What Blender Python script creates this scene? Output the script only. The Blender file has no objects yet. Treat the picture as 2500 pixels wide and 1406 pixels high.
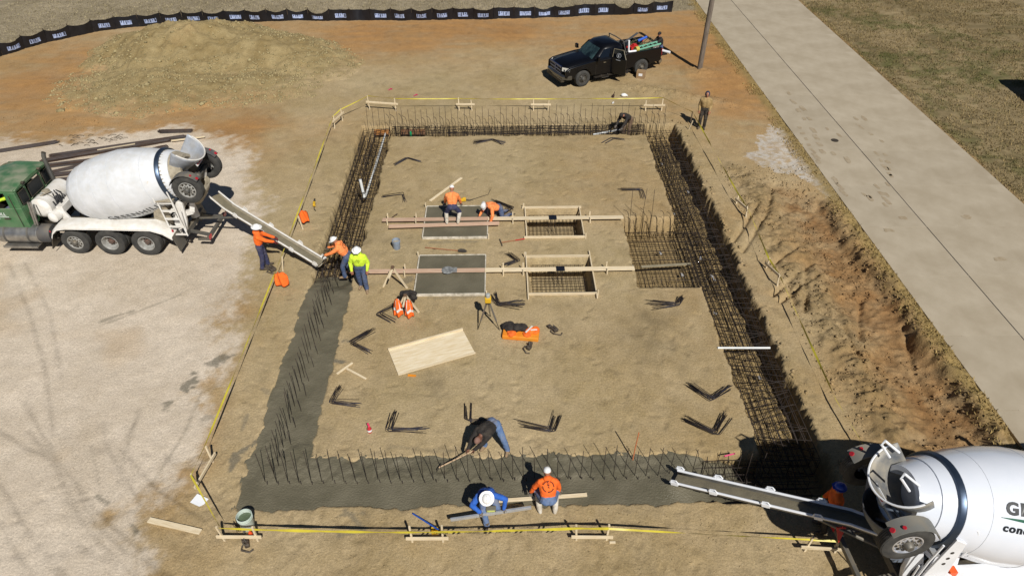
import bpy, bmesh, math, random
import numpy as np
from mathutils import Vector, Matrix, Euler
R = math.radians
random.seed(7)
RNG = np.random.default_rng(11)
S = bpy.context.scene
COL = S.collection

# ------------------------------------------------------------------ camera (drone at 15 m), sky, sun, exposure
FPX, CX, CY, CAM_H = 1700.0, 1250.0, 703.0, 15.0
PITCH = math.atan(1368 / FPX)
YAW = math.atan(40 / (FPX / math.cos(PITCH)))
cam_data = bpy.data.cameras.new('camera')
cam = bpy.data.objects.new('camera', cam_data); COL.objects.link(cam)
cam.location = (0, 0, CAM_H)
cam.rotation_euler = (math.pi / 2 - PITCH, 0, -YAW)
cam_data.sensor_width = 36.0
cam_data.lens = FPX / 2500 * 36
cam_data.clip_end = 2000
S.camera = cam

SUN_EL, SUN_AZ = R(47), R(21)          # azimuth: light travels towards (-sin, +cos)
world = bpy.data.worlds.new('World'); S.world = world; world.use_nodes = True
wn = world.node_tree.nodes; wl = world.node_tree.links
sky = wn.new('ShaderNodeTexSky'); sky.sky_type = 'NISHITA'; sky.sun_disc = False
sky.air_density = 0.55; sky.dust_density = 0.2; sky.ozone_density = 1.0; sky.altitude = 300
sky.sun_elevation = SUN_EL
sky.sun_rotation = math.pi - SUN_AZ     # sun stands behind the camera, to the right
bg = wn['Background']; bg.inputs['Strength'].default_value = 0.05
wl.new(sky.outputs[0], bg.inputs['Color'])
sd = bpy.data.lights.new('sun', 'SUN'); sd.energy = 5.0; sd.angle = R(0.53); sd.color = (1.0, 0.965, 0.90)
sun = bpy.data.objects.new('sun', sd); COL.objects.link(sun)
ldir = Vector((-math.sin(SUN_AZ) * math.cos(SUN_EL), math.cos(SUN_AZ) * math.cos(SUN_EL), -math.sin(SUN_EL)))
sun.rotation_euler = ldir.to_track_quat('-Z', 'Y').to_euler()
sun.location = (12, -30, 40)
vs = S.view_settings
S.display_settings.display_device = 'sRGB'
vs.view_transform = 'Standard'; vs.look = 'None'; vs.exposure = -0.15; vs.gamma = 1.0; vs.use_curve_mapping = False
S.cycles.max_bounces = 6; S.cycles.diffuse_bounces = 3; S.cycles.glossy_bounces = 3
S.cycles.transmission_bounces = 4; S.cycles.transparent_max_bounces = 8
S.cycles.use_denoising = True

# ------------------------------------------------------------------ site survey: ground point (metres) of a sight line
_sp, _cp, _sy, _cy = math.sin(PITCH), math.cos(PITCH), math.sin(YAW), math.cos(YAW)
def G(u, v, z=0.0):
    a = (u - CX) / FPX; b = (CY - v) / FPX
    x, y, zz = a, _cp + b * _sp, -_sp + b * _cp
    t = (z - CAM_H) / zz; x *= t; y *= t
    return (x * _cy + y * _sy, -x * _sy + y * _cy)
def Gv(u, v, z=0.0):
    x, y = G(u, v, z); return Vector((x, y, z))

def srgb(r, g, b):
    f = lambda c: (c / 255 / 12.92) if c / 255 <= 0.04045 else ((c / 255 + 0.055) / 1.055) ** 2.4
    return (f(r), f(g), f(b))

# ------------------------------------------------------------------ numpy value noise
def _hash(ix, iy, seed):
    h = (ix.astype(np.int64) * 374761393 + iy.astype(np.int64) * 668265263 + seed * 974711) & 0xffffffff
    h = ((h ^ (h >> 13)) * 1274126177) & 0xffffffff
    h = ((h ^ (h >> 16)) * 2246822519) & 0xffffffff
    return ((h ^ (h >> 15)) & 0xffffff) / float(0xffffff)
def vnoise(x, y, f=1.0, seed=0):
    x = np.asarray(x, float) * f; y = np.asarray(y, float) * f
    ix = np.floor(x); iy = np.floor(y); fx = x - ix; fy = y - iy
    ux = fx * fx * fx * (fx * (fx * 6 - 15) + 10); uy = fy * fy * fy * (fy * (fy * 6 - 15) + 10)
    ix = ix.astype(np.int64); iy = iy.astype(np.int64)
    a = _hash(ix, iy, seed); b = _hash(ix + 1, iy, seed); c = _hash(ix, iy + 1, seed); d = _hash(ix + 1, iy + 1, seed)
    return (a + (b - a) * ux) * (1 - uy) + (c + (d - c) * ux) * uy          # 0..1
def fbm(x, y, f=1.0, octv=4, seed=0, gain=0.5):
    s = 0; amp = 1; tot = 0
    for k in range(octv):
        s = s + amp * vnoise(x, y, f, seed + 17 * k); tot += amp; amp *= gain; f *= 2.03
    return s / tot - 0.5                                                     # about -0.5..0.5
def sstep(a, b, x):
    t = np.clip((x - a) / (b - a), 0, 1); return t * t * (3 - 2 * t)

# ------------------------------------------------------------------ materials
MATS = {}
def mat(name, col, rough=0.7, metal=0.0, col2=None, nscale=6.0, namt=1.0, bump=0.0, bscale=30.0, dust=None, dust_amt=0.0,
        coat=0.0, spec=0.5, emit=None, alpha=None, rand=0.0, stretch=None, trans=0.0, detail=6.0, dscale=3.0):
    if name in MATS: return MATS[name]
    m = bpy.data.materials.new(name); m.use_nodes = True
    nt = m.node_tree; n = nt.nodes; l = nt.links
    p = n['Principled BSDF']
    p.inputs['Roughness'].default_value = rough; p.inputs['Metallic'].default_value = metal
    p.inputs['Specular IOR Level'].default_value = spec
    p.inputs['Coat Weight'].default_value = coat
    p.inputs['Coat Roughness'].default_value = 0.08
    if trans: p.inputs['Transmission Weight'].default_value = trans
    tc = n.new('ShaderNodeTexCoord'); vec = tc.outputs['Object']
    if stretch:
        mp = n.new('ShaderNodeMapping'); mp.inputs['Scale'].default_value = stretch
        l.new(vec, mp.inputs['Vector']); vec = mp.outputs[0]
    if col2 is None: col2 = tuple(c * 0.8 for c in col)
    nz = n.new('ShaderNodeTexNoise'); nz.inputs['Scale'].default_value = nscale; nz.inputs['Detail'].default_value = detail
    nz.inputs['Roughness'].default_value = 0.6
    l.new(vec, nz.inputs['Vector'])
    ramp = n.new('ShaderNodeMapRange'); ramp.inputs[1].default_value = 0.35; ramp.inputs[2].default_value = 0.65
    ramp.inputs[3].default_value = 0; ramp.inputs[4].default_value = namt
    l.new(nz.outputs[0], ramp.inputs[0])
    mx = n.new('ShaderNodeMix'); mx.data_type = 'RGBA'
    mx.inputs[6].default_value = (*col, 1); mx.inputs[7].default_value = (*col2, 1)
    l.new(ramp.outputs[0], mx.inputs[0]); out = mx.outputs[2]
    if rand:
        oi = n.new('ShaderNodeObjectInfo'); mr = n.new('ShaderNodeMapRange')
        mr.inputs[3].default_value = 1 - rand; mr.inputs[4].default_value = 1 + rand
        l.new(oi.outputs['Random'], mr.inputs[0])
        hv = n.new('ShaderNodeHueSaturation'); l.new(out, hv.inputs['Color']); l.new(mr.outputs[0], hv.inputs['Value']); out = hv.outputs[0]
    if dust is not None:
        ge = n.new('ShaderNodeNewGeometry'); sx = n.new('ShaderNodeSeparateXYZ'); l.new(ge.outputs['Normal'], sx.inputs[0])
        n2 = n.new('ShaderNodeTexNoise'); n2.inputs['Scale'].default_value = dscale; n2.inputs['Detail'].default_value = 7
        l.new(tc.outputs['Object'], n2.inputs['Vector'])
        m1 = n.new('ShaderNodeMapRange'); m1.inputs[1].default_value = -0.2; m1.inputs[2].default_value = 1.0
        m1.inputs[3].default_value = 0.25; m1.inputs[4].default_value = 1.0; l.new(sx.outputs[2], m1.inputs[0])
        m2 = n.new('ShaderNodeMapRange'); m2.inputs[1].default_value = 0.38; m2.inputs[2].default_value = 0.66
        m2.inputs[3].default_value = dust_amt * 0.25; m2.inputs[4].default_value = dust_amt; l.new(n2.outputs[0], m2.inputs[0])
        mu = n.new('ShaderNodeMath'); mu.operation = 'MULTIPLY'; l.new(m1.outputs[0], mu.inputs[0]); l.new(m2.outputs[0], mu.inputs[1])
        md = n.new('ShaderNodeMix'); md.data_type = 'RGBA'; l.new(mu.outputs[0], md.inputs[0]); l.new(out, md.inputs[6])
        md.inputs[7].default_value = (*dust, 1); out = md.outputs[2]
        rr = n.new('ShaderNodeMapRange'); rr.inputs[3].default_value = rough; rr.inputs[4].default_value = 0.95
        l.new(mu.outputs[0], rr.inputs[0]); l.new(rr.outputs[0], p.inputs['Roughness'])
    l.new(out, p.inputs['Base Color'])
    if emit:
        p.inputs['Emission Color'].default_value = (*emit[:3], 1); p.inputs['Emission Strength'].default_value = emit[3]
    if alpha is not None: p.inputs['Alpha'].default_value = alpha
    if bump:
        nb = n.new('ShaderNodeTexNoise'); nb.inputs['Scale'].default_value = bscale; nb.inputs['Detail'].default_value = 5
        l.new(vec, nb.inputs['Vector'])
        bp = n.new('ShaderNodeBump'); bp.inputs['Strength'].default_value = bump; bp.inputs['Distance'].default_value = 0.02
        l.new(nb.outputs[0], bp.inputs['Height']); l.new(bp.outputs[0], p.inputs['Normal'])
    MATS[name] = m
    return m

DUST = srgb(176, 160, 132)
WOOD = mat('pale_lumber', srgb(226, 211, 182), 0.75, col2=srgb(204, 184, 148), nscale=3, stretch=(1, 14, 14), bump=0.15, bscale=20, rand=0.1)
WOODRED = mat('reddish_lumber', srgb(204, 176, 152), 0.75, col2=srgb(186, 152, 126), nscale=3, stretch=(1, 14, 14), rand=0.1)
PLY = mat('plywood_face', srgb(234, 220, 192), 0.7, col2=srgb(216, 196, 158), nscale=2.2, stretch=(1, 7, 1), bump=0.1)
REBAR = mat('rebar_steel', srgb(44, 40, 38), 0.7, 0.2, col2=srgb(60, 46, 36), nscale=9, namt=0.9)
REBARBLUE = mat('rebar_blue_steel', srgb(66, 68, 84), 0.55, 0.45, col2=srgb(60, 52, 50), nscale=7)
REBARRUST = mat('rebar_rust', srgb(84, 62, 48), 0.8, 0.1, col2=srgb(56, 46, 42), nscale=8)
RUBBER = mat('tyre_rubber', srgb(34, 35, 37), 0.85, col2=srgb(58, 58, 56), nscale=5, dust=srgb(110, 106, 98), dust_amt=0.55, bump=0.2)
BLACKST = mat('black_steel', srgb(24, 25, 27), 0.5, 0.2, dust=DUST, dust_amt=0.4)
GREYST = mat('grey_steel', srgb(104, 106, 106), 0.5, 0.6, dust=DUST, dust_amt=0.5)
ALU = mat('dull_aluminium', srgb(186, 186, 184), 0.38, 0.9, col2=srgb(150, 150, 150), nscale=4, dust=DUST, dust_amt=0.3)
ALUCLEAN = mat('polished_aluminium', srgb(215, 217, 222), 0.16, 1.0, nscale=4)
CHROME = mat('chrome', srgb(210, 214, 222), 0.08, 1.0)
WHITE = mat('white_paint', srgb(238, 240, 243), 0.32, coat=0.3, col2=srgb(228, 230, 234), nscale=2)
WHITEDIRT = mat('white_paint_dusty', srgb(232, 231, 228), 0.5, col2=srgb(218, 214, 206), nscale=5, dust=DUST, dust_amt=0.3)
CEMENT = mat('cement_crust', srgb(168, 158, 138), 0.9, col2=srgb(140, 130, 112), nscale=7, bump=0.5, bscale=25)
RED = mat('red_lens', srgb(190, 40, 52), 0.35, coat=0.4)
REDPLASTIC = mat('red_plastic', srgb(196, 44, 40), 0.5)
GLASS = mat('dark_glass', srgb(22, 28, 32), 0.25, 0.0, spec=0.25, dust=srgb(90, 92, 90), dust_amt=0.2)
WETCON = None

# ------------------------------------------------------------------ mesh building
class MB:
    def __init__(self): self.v = []; self.f = []; self.mi = []; self.cm = 0
    def _add(self, vs, fs):
        o = len(self.v); self.v += [tuple(p) for p in vs]; self.f += [tuple(i + o for i in q) for q in fs]; self.mi += [self.cm] * len(fs)
        return self
    def m(self, k): self.cm = k; return self
    def box(self, c, s, rot=None, taper=None):
        hx, hy, hz = s[0] / 2, s[1] / 2, s[2] / 2
        p = [Vector((x, y, z)) for z in (-hz, hz) for y in (-hy, hy) for x in (-hx, hx)]
        if taper:
            for q in p:
                if q.z > 0: q.x *= taper[0]; q.y *= taper[1]
        if rot is not None:
            M = rot if isinstance(rot, Matrix) else Euler(rot).to_matrix()
            p = [M @ q for q in p]
        c = Vector(c)
        return self._add([q + c for q in p], [(0, 2, 3, 1), (4, 5, 7, 6), (0, 1, 5, 4), (2, 6, 7, 3), (0, 4, 6, 2), (1, 3, 7, 5)])
    def beam(self, a, b, w, h, up=(0, 0, 1)):                                 # box from a to b, w across, h along up
        a = Vector(a); b = Vector(b); d = b - a; L = d.length
        if L < 1e-6: return self
        x = d / L; y = Vector(up).cross(x)
        if y.length < 1e-4: y = Vector((1, 0, 0)).cross(x)
        y.normalize(); z = x.cross(y)
        M = Matrix((x, y, z)).transposed()
        return self.box((a + b) / 2, (L, w, h), M)
    def tube(self, pts, r, n=6, cap=True):
        pts = [Vector(p) for p in pts]; k = len(pts)
        rs = r if isinstance(r, (list, tuple)) else [r] * k
        vs = []; prev = None
        for i in range(k):
            t = (pts[min(i + 1, k - 1)] - pts[max(i - 1, 0)])
            t = t.normalized() if t.length > 1e-9 else Vector((0, 0, 1))
            if prev is None:
                a = Vector((0, 0, 1)).cross(t)
                if a.length < 1e-3: a = Vector((1, 0, 0)).cross(t)
                a.normalize()
            else:
                a = prev - t * prev.dot(t); a.normalize()
            prev = a; b = t.cross(a)
            for j in range(n):
                w = 2 * math.pi * j / n
                vs.append(pts[i] + (a * math.cos(w) + b * math.sin(w)) * rs[i])
        fs = [(i * n + j, i * n + (j + 1) % n, (i + 1) * n + (j + 1) % n, (i + 1) * n + j) for i in range(k - 1) for j in range(n)]
        if cap: fs += [tuple(range(n))[::-1], tuple(range((k - 1) * n, k * n))]
        return self._add(vs, fs)
    def lathe(self, prof, o=(0, 0, 0), d=(1, 0, 0), n=24, cap=True, a0=0, a1=2 * math.pi):
        o = Vector(o); d = Vector(d).normalized()
        a = Vector((0, 0, 1)).cross(d)
        if a.length < 1e-3: a = Vector((0, 1, 0))
        a.normalize(); b = d.cross(a); full = abs(a1 - a0 - 2 * math.pi) < 1e-6; m = n if full else n + 1
        vs = [o + d * x + (a * math.cos(a0 + (a1 - a0) * j / n) + b * math.sin(a0 + (a1 - a0) * j / n)) * r for x, r in prof for j in range(m)]
        fs = []
        for i in range(len(prof) - 1):
            for j in range(n):
                j2 = (j + 1) % m if full else j + 1
                fs.append((i * m + j, i * m + j2, (i + 1) * m + j2, (i + 1) * m + j))
        if cap and full:
            if prof[0][1] > 1e-4: fs.append(tuple(range(m))[::-1])
            if prof[-1][1] > 1e-4: fs.append(tuple(range((len(prof) - 1) * m, len(prof) * m)))
        return self._add(vs, fs)
    def prism(self, poly, o, ax, ay, depth):                                  # polygon in (ax, ay) plane, extruded along ax x ay, centred
        o = Vector(o); ax = Vector(ax).normalized(); ay = Vector(ay).normalized(); nrm = ax.cross(ay)
        k = len(poly)
        vs = [o + ax * x + ay * y - nrm * depth / 2 for x, y in poly] + [o + ax * x + ay * y + nrm * depth / 2 for x, y in poly]
        return self._add(vs, [tuple(range(k))[::-1], tuple(range(k, 2 * k))] + [(i, (i + 1) % k, (i + 1) % k + k, i + k) for i in range(k)])
    def ell(self, c, r, n=12, rot=None):
        c = Vector(c); M = Euler(rot).to_matrix() if rot is not None else Matrix.Identity(3); vs = []; h = n // 2
        rr = r if isinstance(r, (tuple, list)) else (r, r, r)
        for i in range(h + 1):
            t = math.pi * i / h
            for j in range(n):
                w = 2 * math.pi * j / n
                vs.append(c + M @ Vector((rr[0] * math.sin(t) * math.cos(w), rr[1] * math.sin(t) * math.sin(w), rr[2] * math.cos(t))))
        return self._add(vs, [(i * n + j, (i + 1) * n + j, (i + 1) * n + (j + 1) % n, i * n + (j + 1) % n) for i in range(h) for j in range(n)])
    def loft(self, secs, cap=True):
        n = len(secs[0]); vs = [p for s in secs for p in s]
        fs = [(i * n + j, i * n + (j + 1) % n, (i + 1) * n + (j + 1) % n, (i + 1) * n + j) for i in range(len(secs) - 1) for j in range(n)]
        if cap: fs += [tuple(range(n))[::-1], tuple(range((len(secs) - 1) * n, len(secs) * n))]
        return self._add(vs, fs)
    def mesh(self, name):
        me = bpy.data.meshes.new(name); me.from_pydata([tuple(p) for p in self.v], [], self.f); return me
    def obj(self, name, mats, parent=None, smooth=None, bevel=0, loc=None, rot=None):
        me = self.mesh(name)
        if not isinstance(mats, (list, tuple)): mats = [mats]
        for q in mats: me.materials.append(q)
        if len(mats) > 1: me.polygons.foreach_set('material_index', self.mi)
        bm = bmesh.new(); bm.from_mesh(me); bmesh.ops.remove_doubles(bm, verts=bm.verts, dist=1e-5); bmesh.ops.recalc_face_normals(bm, faces=bm.faces); bm.to_mesh(me); bm.free()
        if smooth:
            me.polygons.foreach_set('use_smooth', [True] * len(me.polygons)); me.set_sharp_from_angle(angle=R(smooth))
        o = bpy.data.objects.new(name, me); COL.objects.link(o)
        if parent is not None: o.parent = parent
        if loc is not None: o.location = loc
        if rot is not None: o.rotation_euler = rot
        if bevel:
            b = o.modifiers.new('bevel', 'BEVEL'); b.width = bevel; b.segments = 2; b.limit_method = 'ANGLE'; b.angle_limit = R(40)
        return o

def tag(o, label, cat, group=None):
    o['label'] = label; o['category'] = cat
    if group: o['group'] = group
    return o
def empty(name, loc=(0, 0, 0), rz=0, label=None, cat=None, group=None):
    o = bpy.data.objects.new(name, None); COL.objects.link(o); o.location = loc; o.rotation_euler = (0, 0, rz); o.empty_display_size = 0.2
    if label: tag(o, label, cat, group)
    return o
def copy_tree(o, parent=None):
    c = o.copy(); COL.objects.link(c); c.parent = parent
    for ch in list(o.children): copy_tree(ch, c)
    return c
def linkmesh(name, me, parent=None, loc=(0, 0, 0), rot=(0, 0, 0), scale=None):
    o = bpy.data.objects.new(name, me); COL.objects.link(o); o.parent = parent; o.location = loc; o.rotation_euler = rot
    if scale: o.scale = scale
    return o
def npmesh(name, co, quads, mats, smooth=True, attr=None):
    me = bpy.data.meshes.new(name)
    co = np.asarray(co, np.float32); q = np.asarray(quads, np.int32); k = q.shape[1]
    me.vertices.add(len(co)); me.vertices.foreach_set('co', co.ravel())
    me.loops.add(q.size); me.loops.foreach_set('vertex_index', q.ravel())
    me.polygons.add(len(q)); me.polygons.foreach_set('loop_start', np.arange(0, q.size, k, dtype=np.int32))
    me.polygons.foreach_set('loop_total', np.full(len(q), k, np.int32))
    if smooth: me.polygons.foreach_set('use_smooth', np.ones(len(q), bool))
    me.update(calc_edges=True)
    for a, (arr, kind) in (attr or {}).items():
        at = me.attributes.new(a, kind, 'POINT')
        at.data.foreach_set('color' if kind == 'FLOAT_COLOR' else 'value', np.asarray(arr, np.float32).ravel())
    for m_ in (mats if isinstance(mats, (list, tuple)) else [mats]): me.materials.append(m_)
    return me
def textmesh(body, size, extrude=0.0, offset=0.0, align='CENTER', spacing=1.0, shear=0.0):
    cu = bpy.data.curves.new('lettering', 'FONT'); cu.body = body; cu.size = size; cu.extrude = extrude; cu.offset = offset
    cu.align_x = align; cu.align_y = 'CENTER'; cu.space_character = spacing; cu.shear = shear; cu.resolution_u = 3
    o = bpy.data.objects.new('lettering', cu); COL.objects.link(o)
    dg = bpy.context.evaluated_depsgraph_get(); me = bpy.data.meshes.new_from_object(o.evaluated_get(dg))
    bpy.data.objects.remove(o); bpy.data.curves.remove(cu)
    return me
# ================================================================== GROUND: one sheet with excavated footing trench and pits
def axis(*segs):
    out = []
    for a, b, s in segs:
        k = max(1, int(round((b - a) / s))); out += list(np.linspace(a, b, k, endpoint=False))
    out.append(segs[-1][1]); return np.array(out)
gx = axis((-500, -60, 40), (-60, -34, 1.2), (-34, -20, .14), (-20, -9.5, .09), (-9.5, 9, .05), (9, 14.2, .06), (14.2, 30, .2), (30, 60, 1.2), (60, 500, 40))
gy = axis((-200, -20, 15), (-20, 5.5, 1), (5.5, 9.5, .07), (9.5, 32, .05), (32, 48, .1), (48, 60, .25), (60, 120, 3), (120, 700, 40))
X, Y = np.meshgrid(gx, gy)
def rect_sd(x, y, x0, x1, y0, y1):
    dx = np.maximum(x0 - x, x - x1); dy = np.maximum(y0 - y, y - y1)
    return np.where((dx > 0) & (dy > 0), np.hypot(np.maximum(dx, 0), np.maximum(dy, 0)), np.maximum(dx, dy))
OUT = (-6.64, 8.5, 10.13, 31.15); INN = (-5.2, 6.87, 11.52, 30.15); JUT = (4.75, 7.5, 18.62, 22.95)
DEPTH = 0.84
def trench_sd(x, y):
    ragged = 0.16 * fbm(x, y, 1.1, 2, 5) + 0.16 * fbm(x, y, 4.0, 3, 9)
    rx = sstep(7.4, 8.2, x); ragged = ragged * (1 + 0.35 * rx)
    d_pad = np.maximum(rect_sd(x, y, *INN), -rect_sd(x, y, *JUT))
    return np.maximum(rect_sd(x, y, *OUT), -d_pad) + ragged
def pit_sd(x, y):
    a = rect_sd(x, y, 0.99, 3.08, 21.7, 23.52); b = rect_sd(x, y, 0.95, 3.12, 18.34, 20.26)
    return np.minimum(a, b) + 0.08 * fbm(x, y, 3, 2, 3)
def seg_dist(x, y, pts):
    d = np.full(x.shape, 99.0)
    for (ax, ay), (bx, by) in zip(pts[:-1], pts[1:]):
        L2 = (bx - ax) ** 2 + (by - ay) ** 2 + 1e-9
        t = np.clip(((x - ax) * (bx - ax) + (y - ay) * (by - ay)) / L2, 0, 1)
        d = np.minimum(d, np.hypot(x - ax - t * (bx - ax), y - ay - t * (by - ay)))
    return d
def near_poly(px, width, pad=1.5):                                         # distance to a surveyed polyline on the fine grid, else 99
    pts = [G(*q) for q in px]; xs = [p[0] for p in pts]; ys = [p[1] for p in pts]
    i0, i1 = np.searchsorted(gx, (min(xs) - pad, max(xs) + pad)); j0, j1 = np.searchsorted(gy, (min(ys) - pad, max(ys) + pad))
    return (slice(j0, j1), slice(i0, i1)), seg_dist(X[j0:j1, i0:i1], Y[j0:j1, i0:i1], pts)
def inpoly(x, y, pts):
    c = np.zeros(x.shape, bool); n = len(pts)
    for i in range(n):
        (x0, y0), (x1, y1) = pts[i], pts[(i + 1) % n]
        if y0 == y1: continue
        c ^= ((y0 > y) != (y1 > y)) & (x < (x1 - x0) * (y - y0) / (y1 - y0) + x0)
    return c

wob = 0.5 * fbm(X, Y, 0.5, 3, 21) + 0.35 * fbm(X, Y, 2.2, 3, 22) + 0.25 * fbm(X, Y, 9, 2, 23)
N1 = fbm(X, Y, 0.35, 4, 31); N2 = fbm(X, Y, 1.6, 4, 32); N3 = fbm(X, Y, 6.5, 3, 33)
# zones
fence_line = [(-60, 21), (-40, 31.5), (-29.2, 40.7), (-27.9, 42.8), (-25.2, 45.2), (-21.3, 46.45), (-13.9, 46.8), (-5.9, 46.8), (2.2, 47.0), (11.8, 48.2), (13.7, 48.6)]
fy = np.interp(gx, [p[0] for p in fence_line], [p[1] for p in fence_line])[None, :]
ROAD_L, ROAD_R = 13.85, 21.05
Zfar = sstep(-0.15, 0.35, Y - fy + wob * 0.5) * (X < ROAD_L)                # dry grass behind the silt fence
Zgr = sstep(0.0, 0.25, X - ROAD_R - 0.05 + wob * 0.35)                       # lawn right of the road
lip = sstep(0.75, 0.1, ROAD_L - X + wob * 0.7) * (X <= ROAD_L + .3)          # dry grass edge left of the road
gl = [(-60, 24), (-23.3, 29.9), (-20.6, 30.3), (-18, 31), (-15.6, 31.2), (-12.9, 30), (-11.3, 28.3), (-10.6, 26.5), (-9.2, 22.4), (-8.9, 19.1), (-8.45, 15.6), (-8.2, 12.4), (-8.3, 10.6), (-8.8, 9.5), (-7.7, 8.3), (-6.5, 6), (-3, 0), (-3, -150), (-300, -150), (-300, 10)]
Zgv = np.zeros_like(X)
Wx = X + 1.1 * fbm(X, Y, 0.9, 3, 41) + 0.35 * fbm(X, Y, 7, 2, 42); Wy = Y + 1.1 * fbm(X, Y, 0.9, 3, 43) + 0.35 * fbm(X, Y, 7, 2, 44)
ins = inpoly(X, Y, gl); dgl = np.full(X.shape, 9.0); vis = (X > -40) & (X < 12) & (Y > 2) & (Y < 45); dgl[vis] = seg_dist(X[vis], Y[vis], gl[:16]); sdg = np.where(ins, dgl, -dgl)
Zgv = sstep(-.45, .75, sdg + 2.0 * fbm(X, Y, .7, 3, 41) + 1.3 * fbm(X, Y, 3.5, 3, 42) + .5 * fbm(X, Y, 14, 2, 43))
wg = [(13.5, 31.3), (12.8, 30.0), (11.7, 29.0), (11.0, 27.6), (11.9, 26.6), (13.1, 25.4), (14.0, 22.8), (14.3, 27), (13.9, 30)]
Zwg = inpoly(Wx, Wy, wg).astype(float) * sstep(-.62, -.15, fbm(X, Y, 1.5, 4, 45) + 0.15)
Zwg *= (0.55 + 0.9 * np.clip(fbm(X, Y, 1.2, 4, 46) + .5, 0, 1)).clip(0, 1)
# disturbed ground between the right tape and the road
Zd = sstep(9.6, 10.4, X + wob) * sstep(14.0, 13.5, X) * sstep(9.0, 10.5, Y) * sstep(0.5, -0.6, (Y - 27.0) + (X - 10.3) * 1.05 + wob)
# ---- height
Hh = 0.05 * N1 + 0.035 * N2 + 0.014 * N3
Hh -= 0.02 * (N1 > 9)
inner = sstep(.4, -.4, rect_sd(X, Y, -7.6, 9.2, 9.2, 32.4)); Hh *= (1 - 0.35 * inner)
rid = 1 - np.abs(2 * fbm(X, Y, 1.3, 4, 51)) * 2
lump = fbm(X, Y, 2.6, 4, 52, 0.6)
xw = 13.22 + .8 * fbm(X * .3, Y, .45, 3, 48) + .16 * fbm(X, Y, 2.6, 3, 49); basin = sstep(10.6, 12.3, X + 0.8 * wob) * sstep(.04, -.38, X - xw)
Hh += Zd * (0.30 * lump * (1 - 0.65 * basin) + 0.12 * (rid - 0.5) * (1 - basin) - 0.30 * basin * np.clip(.75 + .8 * fbm(X, Y, .3, 2, 50), .4, 1.1) + 0.12 * N3 + .08 * (1 - basin))
edge_r = np.exp(-((X - xw - .14) / 0.18) ** 2) * sstep(24, 22, Y) * sstep(9, 11, Y)
Hh += edge_r * (0.05 + 0.25 * np.clip(fbm(X, Y, 2.2, 3, 54), -.1, .5))
bank = np.exp(-((X - 8.9) / 0.5) ** 2) * inner; Hh += bank * 0.04
Hh += lip * (0.03 + 0.06 * fbm(X, Y, 5, 3, 55)) + Zfar * 0.10 * fbm(X, Y, 3.0, 4, 56) + Zgr * 0.12 * fbm(X, Y, 2.2, 4, 57)
far_hump = np.exp(-(((X - 9.2) / 2.6) ** 2 + ((Y - 34.6 + (X - 9.2) * .45) / .45) ** 2)); Hh += far_hump * (0.14 + 0.3 * np.clip(fbm(X, Y, 3, 3, 58), -.2, .5))
Hh += np.exp(-((X - 11.2) ** 2 + (Y - 37.7) ** 2) / 0.5) * (0.12 + .2 * N3)
# tractor and tyre grooves
rut = np.zeros_like(X)
grooves = [[(1888, 455), (1872, 520)], [(1850, 500), (1790, 590)], [(1872, 522), (1812, 615)], [(1980, 640), (1885, 720)], [(1965, 590), (1890, 640)], [(2010, 660), (1905, 735)],
           [(1968, 650), (1966, 760)], [(1925, 690), (1940, 740)], [(2105, 720), (2098, 830)], [(2060, 800), (2110, 900), (2180, 980)], [(2210, 790), (2240, 900), (2330, 1010)], [(2440, 1040), (2470, 1100)], [(2460, 1030), (2490, 1100)]]
for k, g in enumerate(grooves):
    sl, d = near_poly(g, .1); rut[sl] = np.maximum(rut[sl], np.exp(-(d / 0.085) ** 2))
Hh -= 0.13 * rut * (0.5 + np.clip(N2 + .5, 0, 1))
tracks = [[(250, 1030), (262, 1090), (300, 1160), (345, 1230)], [(120, 1080), (165, 1220), (230, 1310), (330, 1406)], [(180, 1170), (225, 1270), (300, 1340), (420, 1406)],
          [(0, 1270), (40, 1350), (80, 1406)], [(70, 1050), (150, 1160), (200, 1270)], [(0, 1050), (60, 1090), (130, 1120)], [(340, 1000), (310, 1080), (290, 1180)], [(290, 1090), (380, 1190), (500, 1270)],
          [(150, 1300), (220, 1350), (330, 1390)], [(0, 1180), (70, 1300), (160, 1406)], [(60, 980), (130, 1110), (240, 1250), (380, 1380)], [(20, 640), (70, 760), (110, 900), (130, 1060)], [(60, 640), (120, 760), (150, 920)]]
trk = np.zeros_like(X)
for k, g in enumerate(tracks):
    sl, d = near_poly(g, .1); trk[sl] = np.maximum(trk[sl], np.exp(-((d + .04 * N2[sl]) / 0.06) ** 2) * (0.35 + np.clip(N2[sl] * 2 + .35, 0, .8)))
Hh -= 0.016 * trk
# boot prints and scuffs trodden into the soil
prints = np.zeros_like(X); prng = np.random.default_rng(5)
for k in range(1500):
    px_, py_ = (prng.uniform(-7.5, 9.3), prng.uniform(9, 33)) if k < 1000 else (prng.uniform(-12, 10), prng.uniform(7, 12))
    a_2 = prng.uniform(0, 6.28); i0, i1 = np.searchsorted(gx, (px_ - .3, px_ + .3)); j0, j1 = np.searchsorted(gy, (py_ - .3, py_ + .3)); xx_ = X[j0:j1, i0:i1] - px_; yy_ = Y[j0:j1, i0:i1] - py_
    u_ = (xx_ * math.cos(a_2) + yy_ * math.sin(a_2)) / .15; v_ = (-xx_ * math.sin(a_2) + yy_ * math.cos(a_2)) / .065; prints[j0:j1, i0:i1] = np.maximum(prints[j0:j1, i0:i1], np.exp(-(u_ ** 4 + v_ ** 4)) * prng.uniform(.3, 1))
Hh -= .032 * prints
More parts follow.
